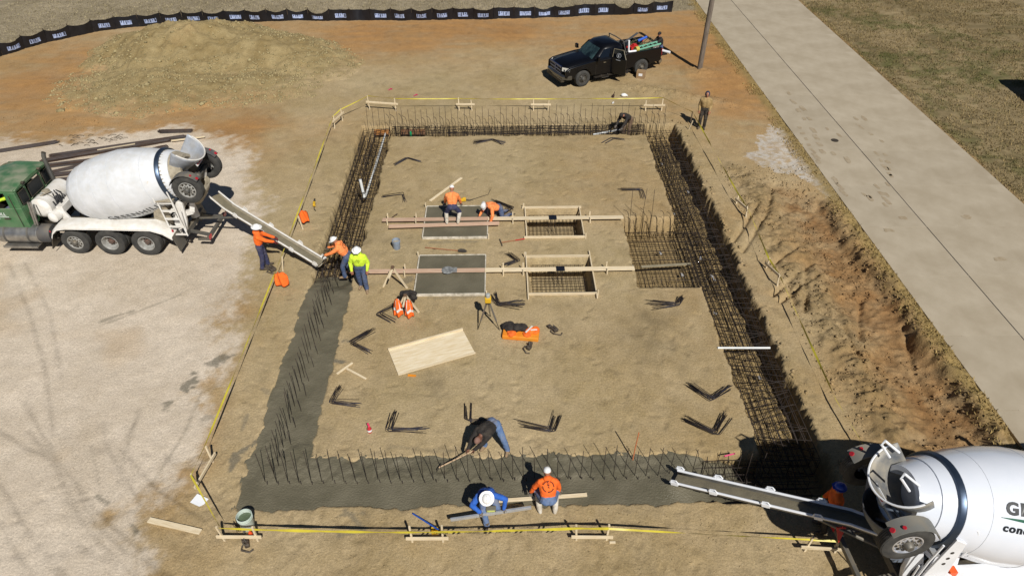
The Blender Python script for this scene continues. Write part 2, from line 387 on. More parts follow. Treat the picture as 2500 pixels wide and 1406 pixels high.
# carve
tsd = trench_sd(X, Y); psd = pit_sd(X, Y)
carve = sstep(0.05, -0.08, tsd)
Hh += 0.03 * np.exp(-np.abs(tsd) / .12) * fbm(X, Y, 7, 3, 61) * 2
floor_n = 0.10 * fbm(X, Y, 2.2, 4, 62)
Hh = Hh * (1 - carve) + carve * (-DEPTH + floor_n + 0.05 * N3)
pc = sstep(0.05, -0.06, psd); Hh = Hh * (1 - pc) + pc * (-0.6 + floor_n * .6)
for r_ in ((-2.9, -0.6, 21.75, 23.7), (-2.9, -0.65, 18.35, 20.4)):
    q = sstep(0.02, -0.05, rect_sd(X, Y, *r_)); Hh = Hh * (1 - q) - 0.2 * q
rd = sstep(-.02, .06, X - ROAD_L) * sstep(.02, -.06, X - ROAD_R); Hh = Hh * (1 - rd) - 0.16 * rd
# ---- soil colour
ORANGE = [(0,160,.5),(100,200,.9),(0,280,.7),(150,170,.7),(250,130,.8),(60,240,.8),(300,100,.3),(700,90,.5),(800,110,.8),(900,80,.9),(1000,110,.8),(1100,70,.9),(1250,80,.95),(1340,100,.6),(1200,140,.22),(1000,160,.2),(900,200,0),(1250,180,.05),(1050,200,0),(1300,130,.3),(1450,80,.6),(1560,60,.7),(1650,90,.9),(1720,140,1),(1760,220,.95),(1800,270,.8),(1780,200,.9),(1650,200,.35),(1600,220,.12),(1500,240,0),(1680,260,.3),(1400,250,0),(1100,240,0),(700,200,0),(500,150,0),(400,200,0),(300,200,0),(550,280,.5),(600,310,.9),(560,320,.9),(450,290,.7),(300,290,.6),(150,300,.7),(50,310,.6),(700,330,.2),(760,260,.05),(800,400,.05),(700,450,.1),(575,760,.6),(530,900,.7),(505,1010,.7),(480,1060,.7),(470,1110,.7),(640,720,0),(620,650,0),(450,1150,.5),(560,960,.05),(620,880,0),(600,1000,0),(540,1100,0),(660,640,0),(590,930,0),(530,1180,0),(680,760,0),(720,640,0),(545,1040,0),(610,800,.05),(660,520,0),(690,560,0),
 (1200,400,0),(1200,900,.02),(1000,1000,.02),(1400,1000,.05),(1650,900,.1),(1450,650,0),(1050,600,0),(700,1300,.08),(1000,1350,.1),(1500,1350,.1),(1900,1350,.08),(1200,1390,.1),(1850,450,.2),(1900,520,.35),(1960,600,.65),(2050,620,.65),(2100,700,.65),(2150,760,.65),(2200,900,.65),(2300,1000,.55),(2150,950,.4),(2000,800,.15),(2000,1000,.15),(1900,850,.1),(1950,700,.15),(2250,1060,.6),(2400,1060,.45),(2480,1090,.3),(1850,600,.1),(1950,1060,.05),(1820,480,.15),(1740,420,.1),(1650,330,.05),(1850,330,.35),(1780,330,.3),(700,1050,.05),(620,1100,.05),(760,600,.05)]
cgx = np.linspace(-36, 32, 137); cgy = np.linspace(4, 56, 105); CXg, CYg = np.meshgrid(cgx, cgy); num = 0; den = 0
for u, v, o in ORANGE:
    px, py = G(u, v); w = 1 / ((CXg - px) ** 2 + (CYg - py) ** 2 + 0.25) ** 1.6; num = num + w * o; den = den + w
OG = num / den
def lookup(x, y):
    fx = np.clip((x - cgx[0]) / (cgx[1] - cgx[0]), 0, len(cgx) - 1.001); fyy = np.clip((y - cgy[0]) / (cgy[1] - cgy[0]), 0, len(cgy) - 1.001)
    i = fx.astype(int); j = fyy.astype(int); a = fx - i; b = fyy - j
    return (OG[j, i] * (1 - a) + OG[j, i + 1] * a) * (1 - b) + (OG[j + 1, i] * (1 - a) + OG[j + 1, i + 1] * a) * b
streak = fbm(X * 0.35, Y * 1.6, 1.3, 4, 71)                                   # grading marks run across the site
LK = lookup(X, Y); ora = np.clip(LK * .95 + (0.6 * streak + .4 * N2) * np.clip(LK * 2.2 - .1, 0, 1), 0, 1)
C3 = lambda c: np.array(c)[None, None, :]
TAN = np.array(srgb(176, 158, 124)); TAN2 = np.array(srgb(156, 138, 101)); ORC = np.array(srgb(153, 109, 63)); ORC2 = np.array(srgb(173, 133, 85))
mixk = lambda a, b, t: a + (b - a) * t[..., None]
col = mixk(C3(TAN), C3(TAN2), np.clip(.42 + 1.1 * N1 + 0.7 * N2 + .5 * N3, 0, 1))
col = mixk(col, mixk(C3(ORC), C3(ORC2), np.clip(.4 + 1.5 * streak + N2, 0, 1)), ora)
dark = np.clip(-fbm(X, Y, 2.4, 4, 72) * 3 - .25, 0, 1); col *= (1 - 0.13 * dark[..., None])
# pale crushed stone yard
gvc = mixk(C3(np.array(srgb(206, 192, 173))), C3(np.array(srgb(188, 173, 152))), np.clip(.4 + 1.5 * N1 + .9 * N2 + .6 * N3, 0, 1))
gvc = mixk(gvc, C3(np.array(srgb(184, 160, 128))), np.clip(-fbm(X, Y, .5, 3, 73) * 2.0 - .25, 0, .45))
col = mixk(col, gvc, Zgv)
col = mixk(col, C3(np.array(srgb(190, 183, 173))), Zwg * np.clip(.62 + 1.6 * fbm(X, Y, 6, 3, 47), .15, 1))
col = mixk(col, C3(np.array(srgb(124, 104, 69))), Zd * np.clip(.5 + lump * 1.4, 0, 1) * (1 - basin) * .8)
col = mixk(col, C3(np.array(srgb(130, 94, 58))), Zd * basin * np.clip(.6 + 1.5 * N2, 0, 1) * .8)
col *= (1 - .22 * Zd * np.clip(.5 - 2 * N3, 0, 1))[..., None]
scuff = np.clip(fbm(X, Y * .6, 3.2, 4, 78) * 3.2 - .32, 0, 1) * (1 - Zgv) * (1 - Zgr) * (1 - Zfar); col *= (1 - .16 * scuff)[..., None]
pale = np.clip(fbm(X * .7, Y, 1.1, 4, 79) * 2.6 - .3, 0, 1); col *= (1 + .10 * pale)[..., None]
for u_, v_, r_2, a_2 in ((1590, 800, .9, .22), (1640, 780, .6, .15), (1060, 935, .5, .2), (780, 1060, .35, .22), (900, 585, 1.1, .16), (1010, 600, .7, .18), (1500, 480, 1.0, .1), (1380, 330, 1.2, .12), (1560, 830, .8, .2), (1420, 760, .7, .12), (1650, 860, .7, .16)):
    px_, py_ = G(u_, v_); gq = np.exp(-((X - px_) ** 2 + ((Y - py_) * .8) ** 2) / r_2 ** 2) * np.clip(.6 + 2 * fbm(X, Y, 2.6, 4, 80), 0, 1.4); col *= (1 - a_2 * gq)[..., None]
# sand-brown strip on trench shoulder, darker brown on trench walls and bottom
col = mixk(col, C3(np.array(srgb(150, 128, 88))), np.clip(carve, 0, 1) * .8)
# dry grass
gmix = np.clip(.5 + 1.6 * fbm(X, Y, .45, 3, 74) + 1.2 * fbm(X, Y, 4, 3, 75), 0, 1)
far_c = mixk(C3(np.array(srgb(154, 142, 119))), C3(np.array(srgb(128, 117, 95))), gmix)
lawn = mixk(C3(np.array(srgb(148, 131, 99))), C3(np.array(srgb(110, 97, 69))), gmix)
green = np.clip(fbm(X, Y, .33, 3, 76) * 2.2 + fbm(X, Y, 2.5, 3, 77) * 1.6 - .05, 0, 1) * Zgr
lawn = mixk(lawn, C3(np.array(srgb(78, 86, 42))), green * .62)
col = mixk(col, far_c, np.clip(Zfar, 0, 1)); col = mixk(col, lawn, Zgr)
col = mixk(col, C3(np.array(srgb(142, 122, 78))), np.clip(lip * 1.1, 0, .9) * sstep(9, 14, Y))
col *= 1 - 0.28 * trk[..., None]; col *= 1 - .12 * prints[..., None]
# spilled wet concrete
spills = [([(545, 868), (515, 890)], .22, .7), ([(475, 920), (455, 945)], .3, .9), ([(412, 985), (400, 1000)], .18, .8), ([(515, 1015), (500, 1022)], .15, .5), ([(560, 870), (530, 880)], .2, .9),
          ([(620, 1080), (575, 1110), (560, 1150)], .16, .9), ([(222, 1090), (245, 1190)], .03, .35), ([(240, 1210), (262, 1230)], .06, .8), ([(320, 1280), (335, 1300)], .06, .9), ([(245, 785), (320, 760)], .09, .6), ([(260, 790), (440, 720)], .05, .5),
          ([(845, 1245), (890, 1290), (830, 1310)], .12, .7), ([(825, 1260), (880, 1250)], .12, .6), ([(1050, 727), (1180, 722)], .12, .5), ([(1050, 592), (1180, 588)], .12, .5), ([(985, 690), (1005, 680)], .2, .7), ([(838, 833), (850, 833)], .13, 1), ([(812, 880), (835, 885)], .12, 1),
          ([(640, 950), (655, 960)], .1, .5), ([(605, 1010), (590, 1050)], .08, .6), ([(590, 1180), (600, 1240)], .05, .6), ([(1160, 1180), (1300, 1260)], .04, .3), ([(905, 1110), (960, 1090), (1100, 1100)], .06, .3), ([(490, 960), (455, 1050), (370, 1180)], .05, .4)]
spn = fbm(X, Y, 5.0, 4, 81); sp = np.zeros_like(X)
for g, w, a in spills:
    sl, d = near_poly(g, w); sp[sl] = np.maximum(sp[sl], a * sstep(.05, -.02, d - w * .72 * (0.7 + 2.6 * spn[sl])))
sp *= (tsd > 0.02); col = mixk(col, C3(np.array(srgb(108, 103, 90))), np.clip(sp, 0, 1) * .85)
pinkish = [(1985 / 1, 0)]
co = np.stack([X, Y, Hh], -1).reshape(-1, 3)
ny, nx = X.shape; ii = np.arange(ny * nx).reshape(ny, nx)
quads = np.stack([ii[:-1, :-1], ii[:-1, 1:], ii[1:, 1:], ii[1:, :-1]], -1).reshape(-1, 4)
rgba = np.concatenate([np.clip(col, 0.01, 1), np.ones(col.shape[:2] + (1,))], -1).reshape(-1, 4)

def soil_material():
    m = bpy.data.materials.new('site_soil'); m.use_nodes = True; n = m.node_tree.nodes; l = m.node_tree.links
    p = n['Principled BSDF']; p.inputs['Roughness'].default_value = 0.95; p.inputs['Specular IOR Level'].default_value = 0.15
    at = n.new('ShaderNodeAttribute'); at.attribute_name = 'soil'
    tc = n.new('ShaderNodeTexCoord'); cur = at.outputs['Color']
    for sc, lo, hi in ((2.3, .94, 1.06), (17, .86, 1.13), (48, .80, 1.2)):
        nz = n.new('ShaderNodeTexNoise'); nz.inputs['Scale'].default_value = sc; nz.inputs['Detail'].default_value = 4; l.new(tc.outputs['Object'], nz.inputs['Vector'])
        mr = n.new('ShaderNodeMapRange'); mr.inputs[1].default_value = .3; mr.inputs[2].default_value = .7; mr.inputs[3].default_value = lo; mr.inputs[4].default_value = hi; l.new(nz.outputs[0], mr.inputs[0])
        mx = n.new('ShaderNodeMix'); mx.data_type = 'RGBA'; mx.blend_type = 'MULTIPLY'; mx.inputs[0].default_value = 1; l.new(cur, mx.inputs[6]); l.new(mr.outputs[0], mx.inputs[7]); cur = mx.outputs[2]
    # pale grit and small dark crumbs
    for sc, thr, c, fac in ((34, .14, srgb(206, 194, 170), .45), (26, .10, srgb(96, 82, 60), .4)):
        vo = n.new('ShaderNodeTexVoronoi'); vo.inputs['Scale'].default_value = sc * .5; l.new(tc.outputs['Object'], vo.inputs['Vector'])
        mr = n.new('ShaderNodeMapRange'); mr.inputs[1].default_value = thr; mr.inputs[2].default_value = thr * .6; mr.inputs[3].default_value = 0; mr.inputs[4].default_value = fac; l.new(vo.outputs['Distance'], mr.inputs[0])
        mx = n.new('ShaderNodeMix'); mx.data_type = 'RGBA'; l.new(mr.outputs[0], mx.inputs[0]); l.new(cur, mx.inputs[6]); mx.inputs[7].default_value = (*c, 1); cur = mx.outputs[2]
    l.new(cur, p.inputs['Base Color'])
    nb = n.new('ShaderNodeTexNoise'); nb.inputs['Scale'].default_value = 14; nb.inputs['Detail'].default_value = 8; nb.inputs['Roughness'].default_value = .65; l.new(tc.outputs['Object'], nb.inputs['Vector'])
    bp = n.new('ShaderNodeBump'); bp.inputs['Strength'].default_value = .55; bp.inputs['Distance'].default_value = .05; l.new(nb.outputs[0], bp.inputs['Height']); l.new(bp.outputs[0], p.inputs['Normal'])
    return m
SOIL = soil_material()
ground = linkmesh('ground', npmesh('ground', co, quads, SOIL, True, {'soil': (rgba, 'FLOAT_COLOR')})); ground['kind'] = 'structure'
def ground_z(x, y):
    i = np.clip(np.searchsorted(gx, x) - 1, 0, nx - 2); j = np.clip(np.searchsorted(gy, y) - 1, 0, ny - 2)
    a = np.clip((x - gx[i]) / (gx[i + 1] - gx[i]), 0, 1); b = np.clip((y - gy[j]) / (gy[j + 1] - gy[j]), 0, 1)
    return (Hh[j, i] * (1 - a) + Hh[j, i + 1] * a) * (1 - b) + (Hh[j + 1, i] * (1 - a) + Hh[j + 1, i + 1] * a) * b
def gz(x, y): return float(ground_z(np.array([x]), np.array([y]))[0])
def ground_col(x, y):
    i = np.clip(np.searchsorted(gx, x) - 1, 0, nx - 2); j = np.clip(np.searchsorted(gy, y) - 1, 0, ny - 2); return col[j, i]

# ------------------------------------------------------------------ road of cast concrete slabs
SLAB = mat('slab_concrete', srgb(178, 166, 145), 0.88, col2=srgb(160, 147, 125), nscale=.7, bump=.12, bscale=60, rand=.03, detail=12, namt=.9)
road = MB().box(((ROAD_L + ROAD_R) / 2, 45, -.12), (ROAD_R - ROAD_L - .1, 260, .1)).obj('road', mat('road_base', srgb(92, 84, 72), .95)); road['kind'] = 'structure'
RC = 16.35
for lane, (xa, xb) in enumerate(((ROAD_L, RC - .018), (RC + .018, ROAD_R))):
    me = None
    for k in range(-8, 26):
        yc = 25.12 + 3.07 * (k + .5)
        if me is None:
            b = MB().box((0, 0, 0), (xb - xa, 3.07 - .016, .12)); o = b.obj('slab', SLAB, road); me = o.data
        else: o = linkmesh('slab', me, road)
        o.location = ((xa + xb) / 2, yc, -.015 + random.uniform(-.003, .003)); o.rotation_euler = (0, 0, 0)
# sealant in the joints
seal = MB()
seal.box((RC, 45, .020), (.03, 200, .05)).obj('joint_sealant', mat('joint_tar', srgb(58, 54, 50), .8), road)
js = MB()
for k in range(-8, 27): js.box(((ROAD_L + ROAD_R) / 2 + .3, 25.12 + 3.07 * k, .018), (ROAD_R - ROAD_L - .7, .014, .056))
js.obj('saw_cut_filler', mat('pale_filler', srgb(182, 170, 148), .85), road)
# muddy tyre prints carried on to the slabs
MUD = mat('mud_print', srgb(150, 133, 107), .95, col2=srgb(166, 152, 129), nscale=6, bump=.2, bscale=40)
mud = MB()
def mud_patch(u, v, lx, ly, ang):
    cx, cy = G(u, v, .05); k = 14; pts = []
    for i in range(k):
        w = 2 * math.pi * i / k; c, s = math.cos(w), math.sin(w)
        rr = 1 / max(abs(c) ** 4 + abs(s) ** 4, 1e-3) ** .25 * random.uniform(.75, 1.1)
        x, y = c * rr * lx, s * rr * ly; pts.append((cx + x * math.cos(ang) - y * math.sin(ang), cy + x * math.sin(ang) + y * math.cos(ang), .0505))
    mud._add(pts, [tuple(range(k))])
for (u0, v0, u1, v1, k, jit) in ((1952, 312, 2000, 395, 7, 6), (1985, 318, 2008, 370, 4, 3), (2035, 375, 2068, 390, 2, 2), (2100, 310, 2152, 345, 3, 4), (2140, 375, 2172, 425, 4, 3), (2162, 378, 2176, 430, 4, 2), (1925, 228, 1962, 290, 4, 4), (1960, 265, 1975, 290, 2, 2), (2020, 315, 2048, 330, 2, 2), (2140, 455, 2165, 490, 3, 3), (2168, 450, 2160, 500, 3, 3), (2040, 440, 2060, 470, 3, 3), (2110, 475, 2125, 485, 2, 3), (2090, 290, 2110, 290, 2, 2), (2125, 480, 2150, 470, 1, 2)):
    for i in range(k):
        t = i / max(1, k - 1); mud_patch(u0 + (u1 - u0) * t + random.uniform(-jit, jit) * .3, v0 + (v1 - v0) * t, random.uniform(.07, .13), random.uniform(.14, .34), random.uniform(-.15, .2))
mud_patch(2442, 632, .25, .12, .1); mud_patch(2360, 530, .2, .15, .3); mud_patch(2170, 562, .2, .12, 0); mud_patch(2205, 532, .17, .12, 0)
mo = mud.obj('mud_prints', MUD); mo['kind'] = 'stuff'; mo['label'] = 'brown muddy tyre prints on the concrete road'
mh = MB(); mx_, my_ = G(2038, 343, .05); mh.lathe([(0, .17), (.008, .17), (.008, .15)], (mx_, my_, .047), (0, 0, 1), 20)
tag(mh.obj('manhole_cover', mat('cast_iron', srgb(84, 76, 66), .7, .5)), 'small round iron cover in the concrete road', 'manhole cover')

# ------------------------------------------------------------------ spoil heap
def mound():
    xs = np.arange(-25, -5.5, .085); ys = np.arange(31.5, 47.6, .085); x, y = np.meshgrid(xs, ys)
    def bump(cx, cy, rx, ry, h, p=1.0):
        d = np.hypot((x - cx) / rx, (y - cy) / ry); d = d + .35 * fbm(x, y, .55, 3, 91) + .12 * fbm(x, y, 2, 3, 93)
        return h * np.clip(1 - d, 0, 1) ** p
    h = np.maximum(bump(-18.0, 41.0, 6.4, 5.4, 2.0, .95), bump(-14.2, 40.4, 5.6, 4.2, 1.4, .95)); h = np.maximum(h, bump(-11.2, 39.0, 3.8, 2.8, .5, .9)); h = np.maximum(h, bump(-18.5, 36.6, 5.8, 4.4, .75, .9)); h = np.maximum(h, bump(-14, 36.2, 5, 3, .5, .9))
    k = np.clip(h / .35, 0, 1)
    h = h + k * (.22 * fbm(x, y, .9, 4, 92) + .13 * fbm(x, y, 3.2, 4, 94) + .10 * fbm(x, y, 8, 3, 95)) - .05
    z = np.where(h > -.04, h, -.3)
    co = np.stack([x, y, z], -1).reshape(-1, 3); b, a = x.shape; ii = np.arange(a * b).reshape(b, a)
    q = np.stack([ii[:-1, :-1], ii[:-1, 1:], ii[1:, 1:], ii[1:, :-1]], -1).reshape(-1, 4)
    keep = (z.reshape(-1)[q] > -.2).any(1); q = q[keep]
    c = mixk(C3(np.array(srgb(157, 140, 102))), C3(np.array(srgb(132, 114, 77))), np.clip(.5 + 1.4 * fbm(x, y, 1.2, 4, 96) + .8 * fbm(x, y, 5, 3, 97), 0, 1))
    c = mixk(c, C3(np.array(srgb(176, 150, 108))), np.clip(fbm(x, y, .5, 3, 98) * 2 - .3, 0, .6))
    gc = ground_col(x.ravel(), y.ravel()).reshape(c.shape); c = mixk(gc, c, sstep(-.02, .32, z + .35 * fbm(x, y, 2.2, 3, 90)))
    at = np.concatenate([c, np.ones(c.shape[:2] + (1,))], -1).reshape(-1, 4)
    me = npmesh('dirt_heap', co, q, SOIL, True, {'soil': (at, 'FLOAT_COLOR')})
    return tag(linkmesh('dirt_heap', me), 'large heap of olive tan spoil in front of the black silt fence', 'dirt heap'), x, y, z
heap, HX, HY, HZ = mound()

# ------------------------------------------------------------------ clods and stones
ico = []; 
def clods(name, pts, sizes, colour, label, parent=None):
    base = np.array([(1, 0, 0), (-1, 0, 0), (0, 1, 0), (0, -1, 0), (0, 0, 1), (0, 0, -1), (.6, .6, .55), (-.6, .6, .5), (.6, -.6, .5), (-.6, -.6, .55)], float)
    tri = np.array([(4, 6, 0), (4, 0, 8), (4, 8, 3), (4, 3, 9), (4, 9, 1), (4, 1, 7), (4, 7, 2), (4, 2, 6), (0, 6, 2), (2, 7, 1), (1, 9, 3), (3, 8, 0), (0, 2, 5), (2, 1, 5), (1, 3, 5), (3, 0, 5)])
    k = len(pts); jit = RNG.uniform(.65, 1.2, (k, 10, 1)); an = RNG.uniform(0, 6.28, k); c, s = np.cos(an), np.sin(an)
    v = base[None] * jit * np.stack([np.ones(k), RNG.uniform(.55, 1, k), RNG.uniform(.4, .75, k)], -1)[:, None, :]
    v = np.stack([v[..., 0] * c[:, None] - v[..., 1] * s[:, None], v[..., 0] * s[:, None] + v[..., 1] * c[:, None], v[..., 2]], -1)
    v = v * np.asarray(sizes)[:, None, None] + np.asarray(pts)[:, None, :]
    f = (tri[None] + 10 * np.arange(k)[:, None, None]).reshape(-1, 3)
    cc = np.repeat(np.asarray(colour), 10, 0); at = np.concatenate([cc, np.ones((len(cc), 1))], 1)
    o = linkmesh(name, npmesh(name, v.reshape(-1, 3), f, SOIL, False, {'soil': (at, 'FLOAT_COLOR')}), parent); o['kind'] = 'stuff'; o['label'] = label
    return o
def scatter_clods():
    # on the heap, thicker low on the slope
    j = RNG.integers(0, HX.shape[0], 60000); i = RNG.integers(0, HX.shape[1], 60000); z = HZ[j, i]; x = HX[j, i]; y = HY[j, i]
    dens = fbm(x, y, .9, 3, 99) + .10 + .25 * (z < .8); ok = (z > 0) & (RNG.uniform(-.15, .8, len(z)) < dens); x, y, z = x[ok][:9000], y[ok][:9000], z[ok][:9000]
    s = .02 + .085 * RNG.random(len(x)) ** 3 + .16 * (RNG.random(len(x)) > .992) * RNG.random(len(x))
    c = np.array(srgb(160, 146, 108))[None] * RNG.uniform(.75, 1.2, (len(x), 1)); clods('clods', np.stack([x, y, z], -1), s, c, 'clods and broken rock on the spoil heap', heap)
    # on the churned soil by the road, and grit over the site
    P_, S_, C_ = [], [], []
    def add(n, x0, x1, y0, y1, smin, smax, pw, test=None, tint=1.0):
        x = RNG.uniform(x0, x1, n); y = RNG.uniform(y0, y1, n); t = trench_sd(x, y); ok = (t > .06) & (pit_sd(x, y) > .12) & ((x < ROAD_L - .02) | (x > ROAD_R)) & (rect_sd(x, y, -3.1, -.4, 18.1, 24) > 0)
        if test is not None: ok &= test(x, y, t)
        x, y = x[ok], y[ok]; z = ground_z(x, y); s = smin + (smax - smin) * RNG.random(len(x)) ** pw
        P_.append(np.stack([x, y, z + s * .1], -1)); S_.append(s); C_.append(ground_col(x, y) * RNG.uniform(.8, 1.18, (len(x), 1)) * tint)
    add(8500, 9.5, 13.9, 9, 27, .012, .075, 3.4, lambda x, y, t: fbm(x, y, 1.2, 3, 52) > -.08)
    add(5000, -7.3, 9.3, 9.3, 32.3, .006, .03, 4, lambda x, y, t: t < .5)
    add(1700, 6.9, 9.4, 10, 32, .01, .10, 2.6, lambda x, y, t: (t < .3) & (x > 8))
    add(4500, -5, 6.8, 11.6, 30, .005, .016, 3)
    add(7000, -24, -8, 7, 31, .006, .026, 4, None, 1.08)
    add(3500, -8, 9.5, 6.5, 10, .006, .028, 4); add(3500, -24, 13, 30, 47, .008, .04, 4)
    add(900, 6.5, 12, 32.5, 36, .012, .06, 3, lambda x, y, t: np.abs(y - 34.6 + (x - 9.2) * .45) < .6)
    add(900, -25, -15, 30.8, 35, .015, .07, 3, lambda x, y, t: fbm(x, y, .8, 3, 99) > 0)
    clods('loose_stones', np.concatenate(P_), np.concatenate(S_), np.concatenate(C_), 'loose clods and grit scattered over the site')
scatter_clods()
# clay crumbs along the trench lip on the shaded right wall are part of the sheet; dry grass as blades
def grass(name, n, region, test, c1, c2, hmin, hmax, label):
    x = RNG.uniform(region[0], region[1], n); y = RNG.uniform(region[2], region[3], n); ok = test(x, y); x, y = x[ok], y[ok]; k = len(x); z = ground_z(x, y)
    h = RNG.uniform(hmin, hmax, k); a = RNG.uniform(0, 6.28, k); lean = RNG.uniform(.2, 1.1, k); w = RNG.uniform(.012, .03, k)
    d = np.stack([np.cos(a), np.sin(a)], -1); p = np.stack([-d[:, 1], d[:, 0]], -1)
    b0 = np.stack([x + p[:, 0] * w, y + p[:, 1] * w, z - .01], -1); b1 = np.stack([x - p[:, 0] * w, y - p[:, 1] * w, z - .01], -1); tp = np.stack([x + d[:, 0] * h * lean, y + d[:, 1] * h * lean, z + h], -1)
    v = np.stack([b0, b1, tp], 1).reshape(-1, 3); f = np.arange(3 * k).reshape(-1, 3)
    g = np.clip(fbm(x, y, .33, 3, 76) * 2.2 + fbm(x, y, 2.5, 3, 77) * 1.6 - .05 + RNG.uniform(-.2, .2, k), 0, 1)[:, None]
    c = np.array(c1)[None] * (1 - g) + np.array(c2)[None] * g; c = c * RNG.uniform(.65, 1.25, (k, 1)); c = np.repeat(c, 3, 0); at = np.concatenate([c, np.ones((len(c), 1))], 1)
    o = linkmesh(name, npmesh(name, v, f, SOIL, False, {'soil': (at, 'FLOAT_COLOR')})); o['kind'] = 'stuff'; o['label'] = label
grass('lawn_grass', 90000, (21, 36, 22, 56), lambda x, y: fbm(x, y, 1.5, 3, 11) > -.18, srgb(146, 128, 90), srgb(88, 90, 48), .03, .11, 'dry brown and green grass on the right of the road')
grass('dry_grass', 60000, (-34, 13.5, 40, 56), lambda x, y: y > np.interp(x, [p[0] for p in fence_line], [p[1] for p in fence_line]) + .1, srgb(160, 148, 118), srgb(140, 130, 98), .03, .10, 'dry grey tan grass beyond the silt fence')
grass('verge_grass', 9000, (13.1, 13.95, 8, 50), lambda x, y: fbm(x, y, 1.2, 2, 14) > -.12, srgb(160, 138, 90), srgb(140, 120, 74), .03, .10, 'dry grass along the left edge of the road')
grass('verge_grass', 5000, (20.95, 21.5, 10, 55), lambda x, y: x > 0, srgb(160, 142, 98), srgb(120, 110, 66), .03, .09, 'dry grass along the right edge of the road')
# ================================================================== POURED FOOTING, REBAR, FORMWORK
def wetcon_material():
    m = bpy.data.materials.new('wet_concrete'); m.use_nodes = True; n = m.node_tree.nodes; l = m.node_tree.links; p = n['Principled BSDF']
    p.inputs['Roughness'].default_value = .5; p.inputs['Specular IOR Level'].default_value = .4
    tc = n.new('ShaderNodeTexCoord')
    a = n.new('ShaderNodeTexNoise'); a.inputs['Scale'].default_value = 1.3; a.inputs['Detail'].default_value = 8; l.new(tc.outputs['Object'], a.inputs['Vector'])
    cr = n.new('ShaderNodeMix'); cr.data_type = 'RGBA'; cr.inputs[6].default_value = (*srgb(99, 94, 77), 1); cr.inputs[7].default_value = (*srgb(111, 105, 87), 1)
    mr = n.new('ShaderNodeMapRange'); mr.inputs[1].default_value = .35; mr.inputs[2].default_value = .65; l.new(a.outputs[0], mr.inputs[0]); l.new(mr.outputs[0], cr.inputs[0])
    l.new(cr.outputs[2], p.inputs['Base Color'])
    rr = n.new('ShaderNodeMapRange'); rr.inputs[1].default_value = .35; rr.inputs[2].default_value = .6; rr.inputs[3].default_value = .3; rr.inputs[4].default_value = .62; l.new(a.outputs[0], rr.inputs[0]); l.new(rr.outputs[0], p.inputs['Roughness'])
    b = n.new('ShaderNodeTexNoise'); b.inputs['Scale'].default_value = 22; b.inputs['Detail'].default_value = 6; l.new(tc.outputs['Object'], b.inputs['Vector'])
    bp = n.new('ShaderNodeBump'); bp.inputs['Strength'].default_value = .7; bp.inputs['Distance'].default_value = .035; l.new(b.outputs[0], bp.inputs['Height']); l.new(bp.outputs[0], p.inputs['Normal'])
    return m
WETCON = wetcon_material(); MATS['wet_concrete'] = WETCON
def footing():
    xs = np.arange(-7.2, 8.6, .055); ys = np.arange(9.7, 21.2, .055); x, y = np.meshgrid(xs, ys); t = trench_sd(x, y)
    near_s = (y < 12.2); rough = np.where(near_s, sstep(10.78, 10.95, y + .05 * fbm(x, y, 2, 2, 101)), .35)
    z = -.035 + .02 * fbm(x, y, .8, 3, 102) + rough * (.09 * fbm(x, y, 3.2, 4, 103) + .075 * fbm(x, y, 8, 3, 104)) + .012 * rough + .012 * fbm(x * .35, y, 5, 3, 107)
    z -= .46 * sstep(4.5, 6.3, x + .6 * fbm(x, y, 1.3, 3, 105)) * near_s + .85 * sstep(6.0, 7.0, x) * near_s
    z -= .30 * sstep(18.6, 19.7, y + .5 * fbm(x, y, 1.4, 3, 106)) + .85 * sstep(19.6, 20.6, y)
    # fresh heap under each chute
    z += .16 * np.exp(-(((x - 4.35) / .5) ** 2 + ((y - 10.6) / .4) ** 2)) + .10 * np.exp(-(((x + 6.1) / .35) ** 2 + ((y - 19.6) / .5) ** 2))
    b, a = x.shape; ii = np.arange(a * b).reshape(b, a); q = np.stack([ii[:-1, :-1], ii[:-1, 1:], ii[1:, 1:], ii[1:, :-1]], -1).reshape(-1, 4)
    tt = t.reshape(-1); zz = z.reshape(-1); xx = x.reshape(-1); yy = y.reshape(-1); q = q[((tt[q] < .1).any(1)) & (zz[q] > -1.1).any(1) & ((xx[q[:, 0]] < -4.4) | ((yy[q[:, 0]] < 11.95) & (xx[q[:, 0]] < 6.9)))]
    me = npmesh('concrete_footing', np.stack([x, y, z], -1).reshape(-1, 3), q, WETCON)
    return tag(linkmesh('concrete_footing', me), 'fresh grey concrete footing poured along the left and front trench', 'concrete footing')
foot = footing()
def bar_mesh(pts, r=.0095, n=5, m=None):
    b = MB(); b.tube(pts, r, n); me = b.mesh('bar'); me.materials.append(m or REBAR); me.polygons.foreach_set('use_smooth', [True] * len(me.polygons)); return me
dow = [bar_mesh([(0, 0, -.5), (.004 * k, .01, .5), (.012 * (k - 1), .02 * (k - 1), 1.05 + .05 * k)], .0088) for k in range(4)]
hook = [bar_mesh([(0, 0, -.5), (0, 0, .38 + .06 * k), (-.05, .02, .52 + .06 * k), (-.13 - .02 * k, .03, .56 + .08 * k)], .0105) for k in range(4)]
stub = bar_mesh([(0, 0, -.3), (.0, .0, .10)], .011)
tl = lambda s=.03: (random.uniform(-s, s), random.uniform(-s, s), random.uniform(-.4, .4))
for i in range(45):
    x = -6.1 + .287 * i
    z0 = -.05 if x < 5 else -.35
    linkmesh('dowel', random.choice(dow), foot, (x + random.uniform(-.02, .02), 10.86 + random.uniform(-.03, .03), z0), tl(), (1, 1, random.uniform(.96, 1.05)))
    linkmesh('stub', stub, foot, (x + .06, 10.80 + random.uniform(-.02, .02), -.02 if x < 5 else -.3), tl(.1))
